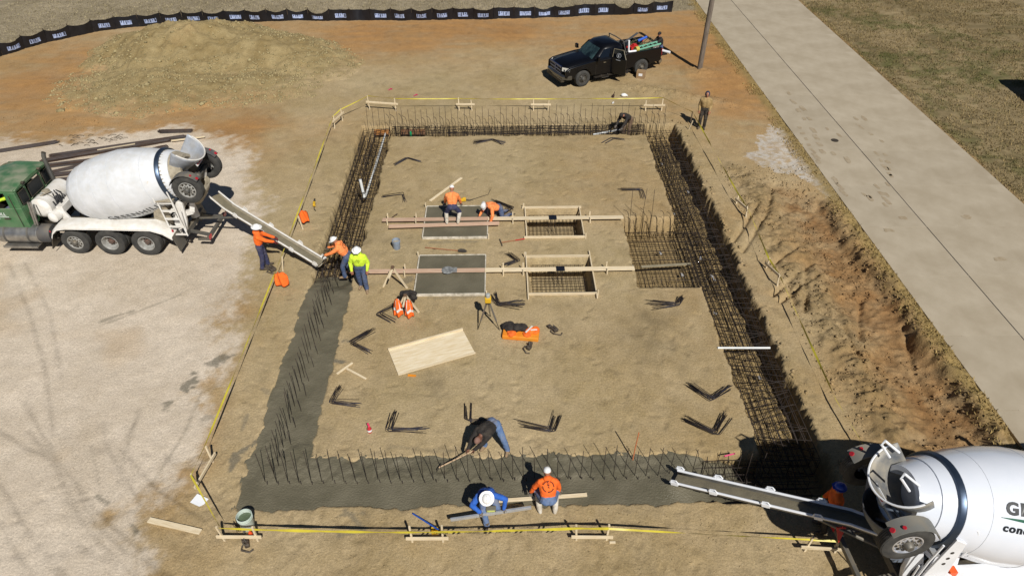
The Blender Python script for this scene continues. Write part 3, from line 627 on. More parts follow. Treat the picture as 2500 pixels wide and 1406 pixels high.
for i in range(28):
    y = 11.1 + .29 * i
    linkmesh('dowel', random.choice(dow), foot, (-5.92 + random.uniform(-.03, .03), y, -.05), tl(), (1, 1, random.uniform(.95, 1.05)))
    if i % 2: linkmesh('dowel', random.choice(dow), foot, (-5.72 + random.uniform(-.03, .03), y + .1, -.25), tl(), (1, 1, random.uniform(.6, .75)))

def cage(name, label, ax, a0, a1, c, wid, zb, zt, step, nb, nt, group='rebar cages in the trench', zig=True):
    root = empty(name, ((c, (a0 + a1) / 2, zb) if ax == 'y' else ((a0 + a1) / 2, c, zb)), 0, label, 'rebar cage', group)
    L = a1 - a0; h = zt - zb; w = wid / 2
    if ax == 'y': tr = lambda l, t, z: (t, l, z)
    else: tr = lambda l, t, z: (l, t, z)
    st = [bar_mesh([tr(0, -w, h), tr(.0, -w, 0), tr(.0, w, 0), tr(0, w, h), tr(.01, -w, h * .98)], .0095), bar_mesh([tr(0, -w, h), tr(.02, -w, 0), tr(.05, w, 0), tr(.03, w, h), tr(0, -w, h)], .0085),
          bar_mesh([tr(0, -w * .2, h), tr(.01, -w * .2, .02), tr(.0, w, .02), tr(.02, w, h), tr(.0, -w * .2, h)], .0085)]
    k = int(L / step)
    for i in range(k + 1):
        l = -L / 2 + i * step + random.uniform(-.02, .02)
        linkmesh('stirrup', st[i % 3], root, tr(l, random.uniform(-.015, .015), 0), tl(.025))
        if zig and i % 2 == 0:                                                # leaning spacer bars
            pass
    wav = lambda t, z, s: [tr(-L / 2 + L * j / 6, t + random.uniform(-s, s), z + random.uniform(-s, s)) for j in range(7)]
    if ax == 'y' or True:
        for i in range(max(3, nb - 3)): linkmesh('long_bar', bar_mesh(wav(-w + wid * i / (max(3, nb - 3) - 1) + .03, h * .55, .02), .0095), root)
    for i in range(nb): linkmesh('long_bar', bar_mesh(wav(-w + wid * i / (nb - 1), .02, .012), .0095), root)
    for i in range(nt): linkmesh('long_bar', bar_mesh(wav(-w + wid * i / (nt - 1), h - .02, .02), .0095), root)
    linkmesh('long_bar', bar_mesh(wav(w, h * .5, .015), .0095), root); linkmesh('long_bar', bar_mesh(wav(-w, h * .5, .015), .0095), root)
    return root
cr = cage('rebar_cage', 'long black rebar cage in the open right-hand trench', 'y', 11.3, 30.6, 7.60, 1.42, -.72, .0, .165, 10, 8)
cl = cage('rebar_cage', 'black rebar cage in the left trench with a white pipe along it', 'y', 19.3, 31.0, -5.92, 1.24, -.72, .0, .165, 9, 7)
cf = cage('rebar_cage', 'black rebar cage in the back trench below the row of tall bars', 'x', -5.2, 7.0, 30.66, .9, -.72, .03, .17, 7, 9)
cn = cage('rebar_cage', 'black rebar cage sticking out of the slumped concrete under the right chute', 'x', 3.9, 8.1, 10.85, 1.1, -.7, -.12, .2, 7, 6)
for i in range(50):
    x = -6.3 + .287 * i
    linkmesh('dowel', random.choice(dow), cf, (x - .9 + random.uniform(-.02, .02), -.02, .70), tl(), (1, 1, random.uniform(1.02, 1.12)))
    if i > 2: linkmesh('hook_bar', random.choice(hook), cf, (x - .75, 0.26, .64), (random.uniform(-.05, .05), random.uniform(-.08, .08), random.uniform(-.5, .5)))
for i in range(38):
    linkmesh('dowel', random.choice(dow), cl, (random.uniform(-.05, .05), -5.7 + .3 * i, .25), tl(.05), (1, 1, random.uniform(.5, .8)))
    linkmesh('dowel', random.choice(dow), cl, (-.3 + random.uniform(-.05, .05), -5.6 + .3 * i, .2), tl(.05), (1, 1, random.uniform(.4, .6)))
for i in range(46):
    if i < 24:
        for t in (-.3, -.1, .1): linkmesh('dowel', random.choice(dow), cr, (t + random.uniform(-.03, .03), 9.3 - .3 * i, .2), tl(.04), (1, 1, random.uniform(.40, .52)))
    linkmesh('tie_bar', random.choice(dow), cr, (random.uniform(-.4, .4), 9.3 - .41 * i, .12), (random.uniform(-.5, .5), random.uniform(-.5, .5), 0), (1, 1, .35))
# mat in the widened bay
mat_root = empty('rebar_mat', (6.2, 20.8, -.68), 0, 'wide rebar mat in the square bay of the right trench', 'rebar mat')
bx = bar_mesh([(-1.45, 0, 0), (0, .01, .012), (1.75, 0, 0)], .009); by = bar_mesh([(0, -2.1, 0), (.01, 0, .012), (0, 2.1, 0)], .009)
for i in range(29): linkmesh('mat_bar', bx, mat_root, (random.uniform(-.03, .03), -2.05 + .147 * i + random.uniform(-.012, .012), .02 + random.uniform(0, .02)), (0, 0, random.uniform(-.006, .006)))
for i in range(20): linkmesh('mat_bar', by, mat_root, (-1.38 + .158 * i + random.uniform(-.012, .012), random.uniform(-.02, .02), 0), (0, 0, random.uniform(-.008, .008)))
for i in range(14):
    if i % 2 == 0: linkmesh('mat_bar', bx, mat_root, (0, -2.0 + .3 * i, .32), (0, 0, random.uniform(-.02, .02)))
for i in range(9):
    x = -1.25 + .27 * i
    linkmesh('hook_bar', random.choice(hook), mat_root, (x, 1.75 + random.uniform(-.1, .1), .6), tl(.14), (1, 1, random.uniform(.85, 1.05)))
    linkmesh('dowel', random.choice(dow), mat_root, (x + .1, -1.75, .22), tl(.2), (1, 1, random.uniform(.35, .55))); linkmesh('dowel', random.choice(dow), mat_root, (x, 1.55, .3), tl(.22), (1, 1, random.uniform(.3, .55)))
for x, y in ((-1.2, 1.9), (-.75, 1.85), (-.35, 1.95)): linkmesh('dowel', random.choice(dow), mat_root, (x, y, .68), tl(.04), (1, 1, 1.25))
# white spacer chairs under the bars
SPC = mat('spacer_plastic', srgb(164, 162, 162), .6)
spm = MB().box((0, 0, 0), (.12, .08, .04)).box((.02, .02, .03), (.07, .04, .04)).mesh('spacer'); spm.materials.append(SPC)
for root, pts in ((mat_root, ((-.15, .6, .06), (.4, -.75, .06), (-1.35, -.2, .06), (1.3, .2, .1), (1.45, -.9, .1), (-.1, -1.6, .06), (-1.4, 1.3, .06))), (cr, ((-.5, 3.2, .1), (.5, 5, .05), (-.3, -3, .05), (.3, -6.1, .1), (-.2, 7.4, .1), (.1, -1.2, .1)))):
    for p in pts: linkmesh('spacer', spm, root, p, (0, 0, random.uniform(0, 3)))

# ---- four column forms
def board(m, a, b, w=.038, h=.1, z=0): return m.beam((a[0], a[1], z + h / 2), (b[0], b[1], z + h / 2), w, h)
def form(x0, x1, y0, y1, label, ext, white=False):
    root = empty('form_frame', ((x0 + x1) / 2, (y0 + y1) / 2, 0), 0, label, 'formwork', 'lumber forms around the column pads'); cx, cy = (x0 + x1) / 2, (y0 + y1) / 2
    mt = mat('cement_smeared_lumber', srgb(222, 214, 198), .8, col2=srgb(164, 156, 138), nscale=5) if white else WOOD
    e = ext
    for a, b in (((x0 - e[0], y0), (x1 + e[1], y0)), ((x0 - e[2], y1), (x1 + e[3], y1)), ((x0, y0 - e[4]), (x0, y1 + e[5])), ((x1, y0 - e[6]), (x1, y1 + e[7]))):
        m = MB(); dz = .0 if a[1] == b[1] else .014
        if a[1] == b[1]: board(m, (a[0] - cx, a[1] - cy), (b[0] - cx, b[1] - cy), .042, .10, dz)
        else: board(m, (a[0] - cx, a[1] - cy + .03), (b[0] - cx, b[1] - cy - .03), .042, .09, dz)
        m.obj('board', mt, root, bevel=.004)
    for x, y in ((x0 - .05, y1 + .02), (x1 + .05, y0 - .03)): MB().box((x - cx, y - cy, .08), (.04, .04, .3)).obj('stake', WOOD, root)
    return root
form(-2.97, -.53, 21.62, 23.8, 'lumber form round the back poured pad where two workers kneel', (0,) * 8, True)
form(-2.98, -.58, 18.25, 20.48, 'lumber form round the front poured pad with a clear grey surface', (0,) * 8, True)
form(.95, 3.12, 21.6, 23.68, 'pale lumber form round the back open pit with rebar in it', (.1, .06, .12, .08, 0, 0, 0, 0))
form(.88, 3.2, 18.23, 20.38, 'pale lumber form round the front open pit with rebar in it', (0, .0, 0, 0, .3, .25, .28, .3))
def pad(x0, x1, y0, y1, label):
    xs = np.linspace(x0, x1, 46); ys = np.linspace(y0, y1, 42); x, y = np.meshgrid(xs, ys)
    z = .083 + .006 * fbm(x, y, 5, 3, 111) + .006 * fbm(x, y, 1.5, 2, 112); ii = np.arange(x.size).reshape(x.shape)
    q = np.stack([ii[:-1, :-1], ii[:-1, 1:], ii[1:, 1:], ii[1:, :-1]], -1).reshape(-1, 4)
    tag(linkmesh('concrete_pad', npmesh('concrete_pad', np.stack([x, y, z], -1).reshape(-1, 3), q, WETCON)), label, 'concrete pad', 'freshly poured column pads')
pad(-2.95, -.55, 21.64, 23.78, 'grey wet concrete pad under the two kneeling workers'); pad(-2.96, -.6, 18.27, 20.46, 'grey wet concrete pad crossed by a plank with a smeared plate')
for cy_, lab in ((22.6, 'back'), (19.3, 'front')):
    pr = empty('pit_rebar', (2.03, cy_, -.5), 0, f'rebar grid at the bottom of the {lab} open form pit', 'rebar mat', 'rebar grids in the pits')
    ba = bar_mesh([(-.95, 0, 0), (.95, 0, 0)], .009); bb = bar_mesh([(0, -.84, 0), (0, .84, 0)], .009)
    for zz in (0, .33):
        for i in range(11 if zz == 0 else 3): linkmesh('mat_bar', ba, pr, (0, -.82 + (1.64 / 10 if zz == 0 else .82) * i, zz + .02))
        for i in range(13 if zz == 0 else 0): linkmesh('mat_bar', bb, pr, (-.92 + 1.84 / 12 * i, 0, zz))
    for i in range(13): linkmesh('upright', bar_mesh([(0, 0, 0), (0, 0, .36)], .009) if i == 0 else pr.children[-1].data, pr, (-.9 + .15 * i, .82, 0))
    linkmesh('tie_bar', bar_mesh([(-.1, 0, .0), (0, .35, .8), (.12, 0, .0)], .01), pr)
    linkmesh('spacer', spm, pr, (.0, -.55, .04))
PLATE = mat('black_template_plate', srgb(30, 34, 46), .45, .2)
def plank(y, x0, x1, z, label, stakes, plates, smear=None):
    root = empty('anchor_plank', ((x0 + x1) / 2, y, 0), R(.1), label, 'plank'); cx = (x0 + x1) / 2
    for a, b in ((x0, cx - .6), (cx - .595, x1)): MB().box(((a + b) / 2 - cx, 0, z), (b - a, .2, .04)).obj('board', WOODRED if a == x0 else WOOD, root, bevel=.004)
    for x in stakes:
        MB().box((x - cx, .13, .15), (.04, .035, .42)).box((x - cx, -.13, .10), (.04, .035, .34)).obj('stake', WOOD, root)
    for x in plates:
        MB().box((x - cx, 0, z + .03), (.30, .27, .016)).obj('plate', PLATE, root, bevel=.003)
        MB().tube([(x - cx - .08, .05, z + .08), (x - cx - .08, .05, -.35)], .012).tube([(x - cx + .08, .05, z + .08), (x - cx + .08, .05, -.35)], .012).obj('anchor_bolt', REBAR, root)
    if smear: MB().lathe([(0, .22), (.012, .2), (.016, .12)], (smear - cx, 0, z + .022), (0, 0, 1), 14).box((smear + .2 - cx, 0, z + .03), (.26, .26, .014)).obj('smeared_plate', mat('smeared_plate', srgb(150, 152, 150), .7, col2=srgb(96, 98, 100), nscale=9), root)
plank(22.74, -4.6, 4.74, .16, 'long reddish plank across the back pads with a black plate over the pit', (-3.3, .45, 3.45, -4.4), (2.0,))
plank(19.46, -4.68, 4.67, .16, 'long pale plank across the front pads with a smeared plate', (-3.4, .05, .75, 3.7), (2.06,), -1.9)
kb = MB().beam((-4.3, 22.28, .155), (-.08, 22.42, .155), .2, .04); tag(kb.obj('kneeling_board', WOODRED, bevel=.004), 'reddish kneeling board laid beside the back plank under the worker in navy trousers', 'plank')

# ---- loose L-shaped bars lying in bundles
LB = [((992, 388), (962, 405), (1025, 397), 6, .03, 'tight pair of bent bars near the back left corner of the pad'), ((1203, 342), (1160, 352), (1234, 352), 12, .25, 'fanned bundle of bent bars at the middle of the back edge'), ((1495, 340), (1472, 353), (1523, 344), 5, .02, 'short tight bundle of bent bars near the crouching worker'),
      ((985, 474), (932, 482), (990, 494), 6, .09, 'bundle of bent bars beside the left trench, left of the loose board'), ((1565, 464), (1514, 465), (1571, 486), 6, .02, 'neat single-file bent bars left of the right trench, above the bay'), ((1250, 510), (1206, 493), (1212, 532), 12, .12, 'bundle of bent bars right behind the crouching worker in orange'),
      ((1265, 637), (1240, 620), (1230, 650), 9, .06, 'bundle of bent bars between the front poured pad and the front pit'), ((925, 768), (972, 744), (960, 788), 9, .08, 'bundle of bent bars left of the trestle with orange jackets'), ((1215, 745), (1200, 722), (1277, 744), 14, .3, 'tangled bundle of bent bars right behind the yellow level'),
      ((1655, 745), (1588, 748), (1662, 727), 13, .22, 'tangled bundle of bent bars in front of the rebar bay'), ((858, 838), (910, 808), (902, 860), 13, .08, 'bundle of bent bars left of the plywood sheet, pointing left'), ((808, 982), (832, 945), (876, 989), 13, .1, 'bundle of bent bars below the crossed sticks by the poured footing'),
      ((950, 1050), (966, 1005), (1037, 1050), 12, .12, 'bundle of bent bars right of the red bottle'), ((1142, 1030), (1140, 988), (1214, 1030), 9, .1, 'bundle of bent bars behind the worker in black with the hoe'), ((1348, 1050), (1268, 1035), (1360, 1012), 10, .06, 'bundle of bent bars right of the worker in black'),
      ((1735, 975), (1680, 940), (1777, 945), 13, .1, 'bundle of bent bars near the right trench, the upper of two'), ((1745, 1060), (1670, 1028), (1772, 1015), 13, .13, 'bundle of bent bars near the right trench, the lower of two')]
for c, e1, e2, n, sp, lab in LB:
    C = Vector((*G(*c), 0)); d1 = (Vector((*G(*e1), 0)) - C); d2 = (Vector((*G(*e2), 0)) - C)
    z0 = gz(C.x, C.y); root = empty('rebar_bundle', (C.x, C.y, z0), 0, 'loose ' + lab, 'rebar bundle', 'bundles of bent rebar on the pad')
    for i in range(n):
        o = Vector((random.uniform(-.1, .1), random.uniform(-.1, .1), 0)); ra = random.uniform(-sp, sp); rb = ra * .4 + random.uniform(-sp, sp)
        f1, f2 = random.uniform(.85, 1.08), random.uniform(.85, 1.08); z = .015 + .012 * (i % 5) + random.uniform(0, .02)
        a = Matrix.Rotation(ra, 3, 'Z') @ d1 * f1; b = Matrix.Rotation(rb, 3, 'Z') @ d2 * f2
        k1 = a.normalized() * .06; k2 = b.normalized() * .06; up = Vector((0, 0, random.uniform(0, .05) if sp > .2 else random.uniform(0, .02)))
        me = bar_mesh([o + a + up + Vector((0, 0, z)), o + k1 + Vector((0, 0, z)), o + (k1 + k2) * .3 + Vector((0, 0, z)), o + k2 + Vector((0, 0, z)), o + b + Vector((0, 0, z)) + up * .5], .0085, 5, REBARBLUE if random.random() < .45 else REBAR)
        linkmesh('bent_bar', me, root)
# ---- straight stock stacked behind the left truck
straight = bar_mesh([(-.5, 0, 0), (.5, 0, 0)], .016, 5, REBARRUST); straight2 = bar_mesh([(-.5, 0, 0), (.5, 0, 0)], .016, 5, mat('rebar_grey', srgb(92, 88, 90), .7, .2, col2=srgb(74, 62, 54), nscale=5))
ST = [((-15, 374), (140, 349), 16, 'rusty bar bundle lying alone at the left edge of the yard'), ((126, 382), (452, 335), 20, 'dark bar bundle, farthest back in the stack behind the left truck'), ((105, 396), (416, 344), 26, 'grey bar bundle with pale lath beside it, second from the back'), ((100, 410), (415, 372), 26, 'grey bar bundle passing just behind the white drum'),
      ((115, 424), (405, 358), 14, 'short brown bar bundle lying over the grey ones'), ((118, 432), (260, 414), 16, 'brown bar bundle between the green cab and the drum, back one'), ((120, 444), (250, 430), 16, 'brown bar bundle between the green cab and the drum, front one'), ((392, 324), (468, 322), 22, 'short rusty bundle of tied bars at the back end of the stack')]
for a, b, n, lab in ST:
    A, B = Vector((*G(*a), 0)), Vector((*G(*b), 0)); d = B - A; root = empty('bar_stack', (*((A + B) / 2).xy, gz(*((A + B) / 2).xy)), math.atan2(d.y, d.x), lab, 'rebar bundle', 'straight rebar stacked behind the left truck')
    for i in range(n): linkmesh('straight_bar', random.choice((straight, straight2)), root, (random.uniform(-.12, .12), -.13 + .26 * (i % 8) / 7 + random.uniform(-.01, .01), .03 + .033 * (i // 8) + random.uniform(0, .008)), (0, random.uniform(-.003, .003), random.uniform(-.006, .006)), (d.length, 1, 1))
for a, b, lab in (((238, 367), (330, 352), 'pale lath lying between the dark bar bundles'), ((418, 344), (500, 334), 'pale lath sticking out of the end of the bar stack')):
    A, B = Gv(*a, .1), Gv(*b, .1); tag(MB().beam(A, B, .09, .04).obj('lath', WOOD), lab, 'lath')
brush = empty('twig_litter', (*G(225, 345), 0), 0, 'small tangle of dry twigs behind the bar stack', 'twigs')
for i in range(26):
    x, y = random.uniform(-1.4, 1.6), random.uniform(-.5, .5); a = random.uniform(-.6, .9); L = random.uniform(.15, .4)
    MB().tube([(x, y, .02), (x + L * math.cos(a) * .5, y + L * math.sin(a) * .5, .08), (x + L * math.cos(a), y + L * math.sin(a), .03)], .012, 4).obj('twig', mat('twig_bark', srgb(96, 84, 68), .9), brush)

# ================================================================== STAKES, CAUTION TAPE, SILT FENCE, POLE
def batter(p0, p1, label, h=.62, bz=.22, ext=.14, skew=0):
    A, B = Vector((*p0, 0)), Vector((*p1, 0)); c = (A + B) / 2; root = empty('batter_board', (c.x, c.y, gz(c.x, c.y)), 0, label, 'batter board', 'batter boards around the pit')
    for q in (A - c, B - c):
        t = Vector((random.uniform(-.05, .05), random.uniform(-.05, .05), 0))
        m = MB(); m.beam(q + Vector((0, 0, -.1)), q + t + Vector((0, 0, h + random.uniform(-.06, .06))), .045, .045, (0, 1, 0)); m.obj('stake', WOOD, root)
    d = (B - A).normalized(); n = Vector((d.y, -d.x, 0)) * .045
    m = MB(); m.beam(A - c - d * ext + n + Vector((0, 0, bz)), B - c + d * ext + n + Vector((0, 0, bz + skew)), .04, .09); m.obj('board', WOOD, root, bevel=.004)
    return root
batter((-6.63, 9.24), (-5.85, 9.22), 'batter board at the front left corner beside the white bucket')
batter((-2.18, 9.11), (-1.46, 9.1), 'batter board in the middle of the front tape by the blue-handled tool')
batter((1.7, 9.09), (2.4, 9.07), 'batter board in front of the worker with orange hood, right one')
batter((7.0, 8.72), (7.7, 8.66), 'batter board in the shade beside the right chute')
batter((-7.75, 10.7), (-7.62, 11.5), 'batter board at the lower end of the left tape')
batter((-6.55, 33.1), (-5.2, 32.85), 'batter board at the back left corner of the tape', .7, .42)
batter((-2.05, 32.9), (-1.4, 32.88), 'batter board on the back tape, second from the left', .6, .35)
batter((1.68, 32.83), (2.4, 32.81), 'batter board on the back tape, third from the left', .6, .35)
batter((7.3, 32.66), (8.1, 32.66), 'batter board at the back right above the crouching worker', .6, .32)
batter((-7.95, 31.0), (-7.7, 31.8), 'batter board high on the left tape near the back corner', .65, .4)
batter((9.5, 23.9), (9.62, 22.9), 'leaning batter board on the right tape, back one', .45, .2, .05, .2)
batter((9.4, 19.6), (9.5, 18.6), 'leaning batter board on the right tape, front one', .45, .2, .05, .25)
def stake1(u, v, h, label, lean=(0, 0)):
    x, y = G(u, v); m = MB(); m.beam((0, 0, -.1), (lean[0], lean[1], h), .045, .045, (0, 1, 0)); o = m.obj('stake', WOOD, loc=(x, y, gz(x, y))); return tag(o, label, 'stake', 'wooden tape stakes')
stake1(1686, 300, .55, 'wooden stake holding the tape at the back right corner')
stake1(1680, 318, .5, 'leaning wooden stake next to the back right corner', (.1, -.15))
stake1(741, 560, .55, 'wooden stake under the rear orange vest', (-.12, .1)); stake1(690, 662, .6, 'wooden stake poking out above the front orange vest', (.1, .05))
YEL = mat('caution_yellow', srgb(212, 198, 62), .45, col2=srgb(190, 174, 60), nscale=3); TAPEBLK = mat('tape_print_black', srgb(28, 27, 22), .5)
def ribbon(pts, w, sag=.05, tw=.5, n=10, pale=False):
    P_ = []
    for a, b in zip(pts[:-1], pts[1:]):
        a, b = Vector(a), Vector(b); k = max(3, int((b - a).length / .25))
        for i in range(k): 
            t = i / k; p = a.lerp(b, t); p.z -= sag * 4 * t * (1 - t) * (b - a).length / 4; P_.append(p)
    P_.append(Vector(pts[-1])); vs = []; ph = random.uniform(0, 6)
    for i, p in enumerate(P_):
        d = (P_[min(i + 1, len(P_) - 1)] - P_[max(i - 1, 0)]).normalized(); s = d.cross(Vector((0, 0, 1))).normalized()
        a = tw * math.sin(ph + i * .33) + .25 * math.sin(i * 1.3 + ph); q = Vector((0, 0, 1)) * math.cos(a) * w / 2 + s * math.sin(a) * w / 2; vs += [p - q, p + q]
    m = MB(); m._add(vs, [(2 * i, 2 * i + 2, 2 * i + 3, 2 * i + 1) for i in range(len(P_) - 1)]); return m
tape = empty('caution_tape', (-6.6, 9.2, 0), 0, 'yellow caution tape strung around the whole footing pit', 'caution tape'); T0 = Vector((-6.6, 9.2, 0))
def run(pts, w=.075, sag=.03, tw=.5):
    m = ribbon([Vector(p) - T0 for p in pts], w, sag, tw); o = m.obj('tape_run', YEL, tape, smooth=60); return o
zt = .57
run([(-6.63, 9.2, zt), (-5.85, 9.18, zt - .05), (-2.18, 9.07, zt - .1)], .08, .02, .2); run([(-2.18, 9.06, zt - .08), (-1.46, 9.05, zt - .08), (1.7, 9.04, zt + .0), (2.4, 9.02, zt)], .085, .02, .12); run([(2.4, 9.02, zt), (7.0, 8.7, .5), (7.7, 8.64, .5)], .05, .008, .9)
run([(-6.63, 9.26, zt), (-7.75, 10.66, .6), (-7.69, 11.5, .62), (-7.72, 19.2, .55), (-7.78, 22.8, .55), (-7.95, 31.0, .6)], .05, .012, 1.1)
run([(-7.95, 31.0, .6), (-7.72, 31.8, .6), (-6.55, 33.1, .72), (-5.2, 32.88, .66), (-2.05, 32.92, .62), (1.7, 32.86, .6), (4.6, 32.8, .62), (7.3, 32.7, .66), (8.1, 32.7, .68), (9.28, 31.3, .56)], .042, .02, .7)
run([(9.28, 31.3, .56), (9.5, 23.9, .45), (9.62, 22.9, .4), (9.4, 19.6, .45), (9.5, 18.6, .4), (9.34, 13.1, .3), (9.5, 11.0, .3)], .06, .006, .8)
def tape_words(x0, words, z, y):
    x = x0
    for w in words:
        if w == '/':
            m = MB()
            for k in (0, .11): m.prism([(k, -.035), (k + .05, -.035), (k + .10, .035), (k + .05, .035)], (x - T0.x, y - T0.y, z), (1, 0, 0), (0, 0, 1), .002)
            m.obj('stripe', TAPEBLK, tape); x += .30
        else:
            me = textmesh(w, .075, .0, .0012, 'LEFT'); me.materials.append(TAPEBLK)
            o = linkmesh('tape_word', me, tape, (x - T0.x, y - T0.y, z), (R(90), 0, 0)); x += max(v.co.x for v in me.vertices) + .08
tape_words(-1.95, ['/', 'CAUTION', '/', 'CUIDADO', '/', 'CAUTION', '/', 'CUIDADO', '/'], zt - .09, 9.025)

fence = empty('silt_fence', (-5.9, 46.8, 0), 0, 'black plastic silt fence with white printed blocks along the back', 'silt fence'); F0 = Vector((-5.9, 46.8, 0))
FAB = mat('silt_fence_fabric', srgb(22, 22, 26), .42, col2=srgb(30, 30, 34), nscale=3, spec=.4); PRT = mat('fence_print_white', srgb(176, 190, 222), .6, col2=srgb(128, 144, 184), nscale=8); PRTD = mat('fence_print_gap', srgb(40, 44, 58), .5)
fpts = [Vector((x, y, 0)) for x, y in [(-33, 37.2), (-29.2, 40.7), (-27.9, 42.8), (-25.2, 45.2), (-21.3, 46.45), (-13.9, 46.8), (-5.9, 46.8), (2.2, 47.0), (11.7, 48.15)]]
def along(pts, s):
    for a, b in zip(pts[:-1], pts[1:]):
        L = (b - a).length
        if s <= L: return a.lerp(b, s / L), (b - a) / L
        s -= L
    return pts[-1].copy(), (pts[-1] - pts[-2]).normalized()
FL = sum((b - a).length for a, b in zip(fpts[:-1], fpts[1:])); nsp = int(FL / 1.32); sp_ = FL / nsp
for k in range(nsp):
    rows = []; cols = 9; droop = random.uniform(.06, .20) + (.2 if k in (17, 18, 29, 33) else 0); amp = random.uniform(.08, .26) * random.choice((-1, 1)); end = k >= nsp - 2
    m = MB(); vs = []
    for j in range(6):
        for i in range(cols + 1):
            t = i / cols; p, d = along(fpts, (k + t) * sp_); n = Vector((d.y, -d.x, 0)); z = .78 * j / 5; s4 = 4 * t * (1 - t)
            p = p + n * (amp * s4 * (.4 + .6 * j / 5) + .05 * math.sin(9 * t + k) * (j / 5) + .025 * math.sin(23 * t + j)) + Vector((0, 0, z * (1 - droop * s4) + gz(p.x, p.y) - .03)); vs.append(p - F0)
    m._add(vs, [(j * (cols + 1) + i, j * (cols + 1) + i + 1, (j + 1) * (cols + 1) + i + 1, (j + 1) * (cols + 1) + i) for j in range(5) for i in range(cols)])
    m.obj('fabric_panel', FAB, fence, smooth=60)
    # printed block with illegible dark letter gaps, following the cloth
    def on(t, j): 
        i = min(int(t * cols), cols - 1); f = t * cols - i; jj = min(int(j), 4); g = j - jj; q = lambda a, b: Vector(vs[b * (cols + 1) + a])
        return (q(i, jj).lerp(q(i + 1, jj), f)).lerp(q(i, jj + 1).lerp(q(i + 1, jj + 1), f), g)
    p, d = along(fpts, (k + .5) * sp_); n = Vector((d.y, -d.x, 0)); off = n * .012
    m = MB(); t0 = .18 + random.uniform(0, .1); t1 = t0 + random.uniform(.46, .56)
    if k % 13 != 7:
        for i in range(7):
            a, b = t0 + (t1 - t0) * i / 7, t0 + (t1 - t0) * (i + 1) / 7; m._add([on(a, 1.5) + off, on(b, 1.5) + off, on(b, 3.3) + off, on(a, 3.3) + off], [(0, 1, 2, 3)])
        m.obj('print_block', PRT, fence)
        for i in range(5):
            m = MB(); a = t0 + .03 + i * .10 + random.uniform(0, .02); b = a + random.uniform(.02, .045); lo, hi = random.choice(((2.3, 3.4), (1.8, 3.1), (2.0, 3.3), (2.6, 3.2))); m._add([on(a, lo) + off * 1.6, on(b, lo) + off * 1.6, on(b, hi) + off * 1.6, on(a, hi) + off * 1.6], [(0, 1, 2, 3)]); m.obj('print_gap', PRTD, fence)
    p, d = along(fpts, k * sp_); n = Vector((d.y, -d.x, 0)); MB().box((0, 0, .38), (.04, .04, .86)).obj('post', mat('fence_post', srgb(84, 70, 52), .85), fence, loc=p - F0 - n * .04)
POLE = mat('weathered_pole', srgb(128, 116, 104), .85, col2=srgb(96, 86, 76), nscale=5, stretch=(4, 4, .4), bump=.4, bscale=15)
pm = MB(); pm.lathe([(0, .15), (.15, .145), (3.5, .135), (7.15, .12), (7.2, .09)], (0, 0, 0), (.012, .01, 1), 16)
tag(pm.obj('utility_pole', POLE, loc=(11.21, 37.9, -.05), smooth=50), 'tall weathered pole standing between the pickup and the road', 'pole')
# building beyond the right edge of the picture, whose shadow reaches the lawn
bld = empty('shed', (32.9, 28.2, 0), R(0), 'metal shed right of the lawn whose shadow falls on the grass', 'building')
SID = mat('shed_siding', srgb(150, 146, 138), .6, col2=srgb(136, 132, 124), nscale=2)
for (c, s) in (((0, -4, 2.1), (8, .12, 4.2)), ((0, 4, 2.1), (8, .12, 4.2)), ((-4, 0, 2.1), (.12, 8.1, 4.2)), ((4, 0, 2.1), (.12, 8.1, 4.2))): MB().box(c, s).obj('wall', SID, bld)
MB().prism([(-4.4, 0), (4.4, 0), (0, .9)], (0, 0, 4.2), (0, 1, 0), (0, 0, 1), 8.6).obj('roof', mat('shed_roof', srgb(120, 120, 118), .5, .4), bld)
MB().box((-4.08, -1, 1.05), (.06, 1, 2.1)).obj('door', GREYST, bld); MB().box((-4.08, 1.8, 1.6), (.06, 1.2, .9)).obj('window', GLASS, bld)
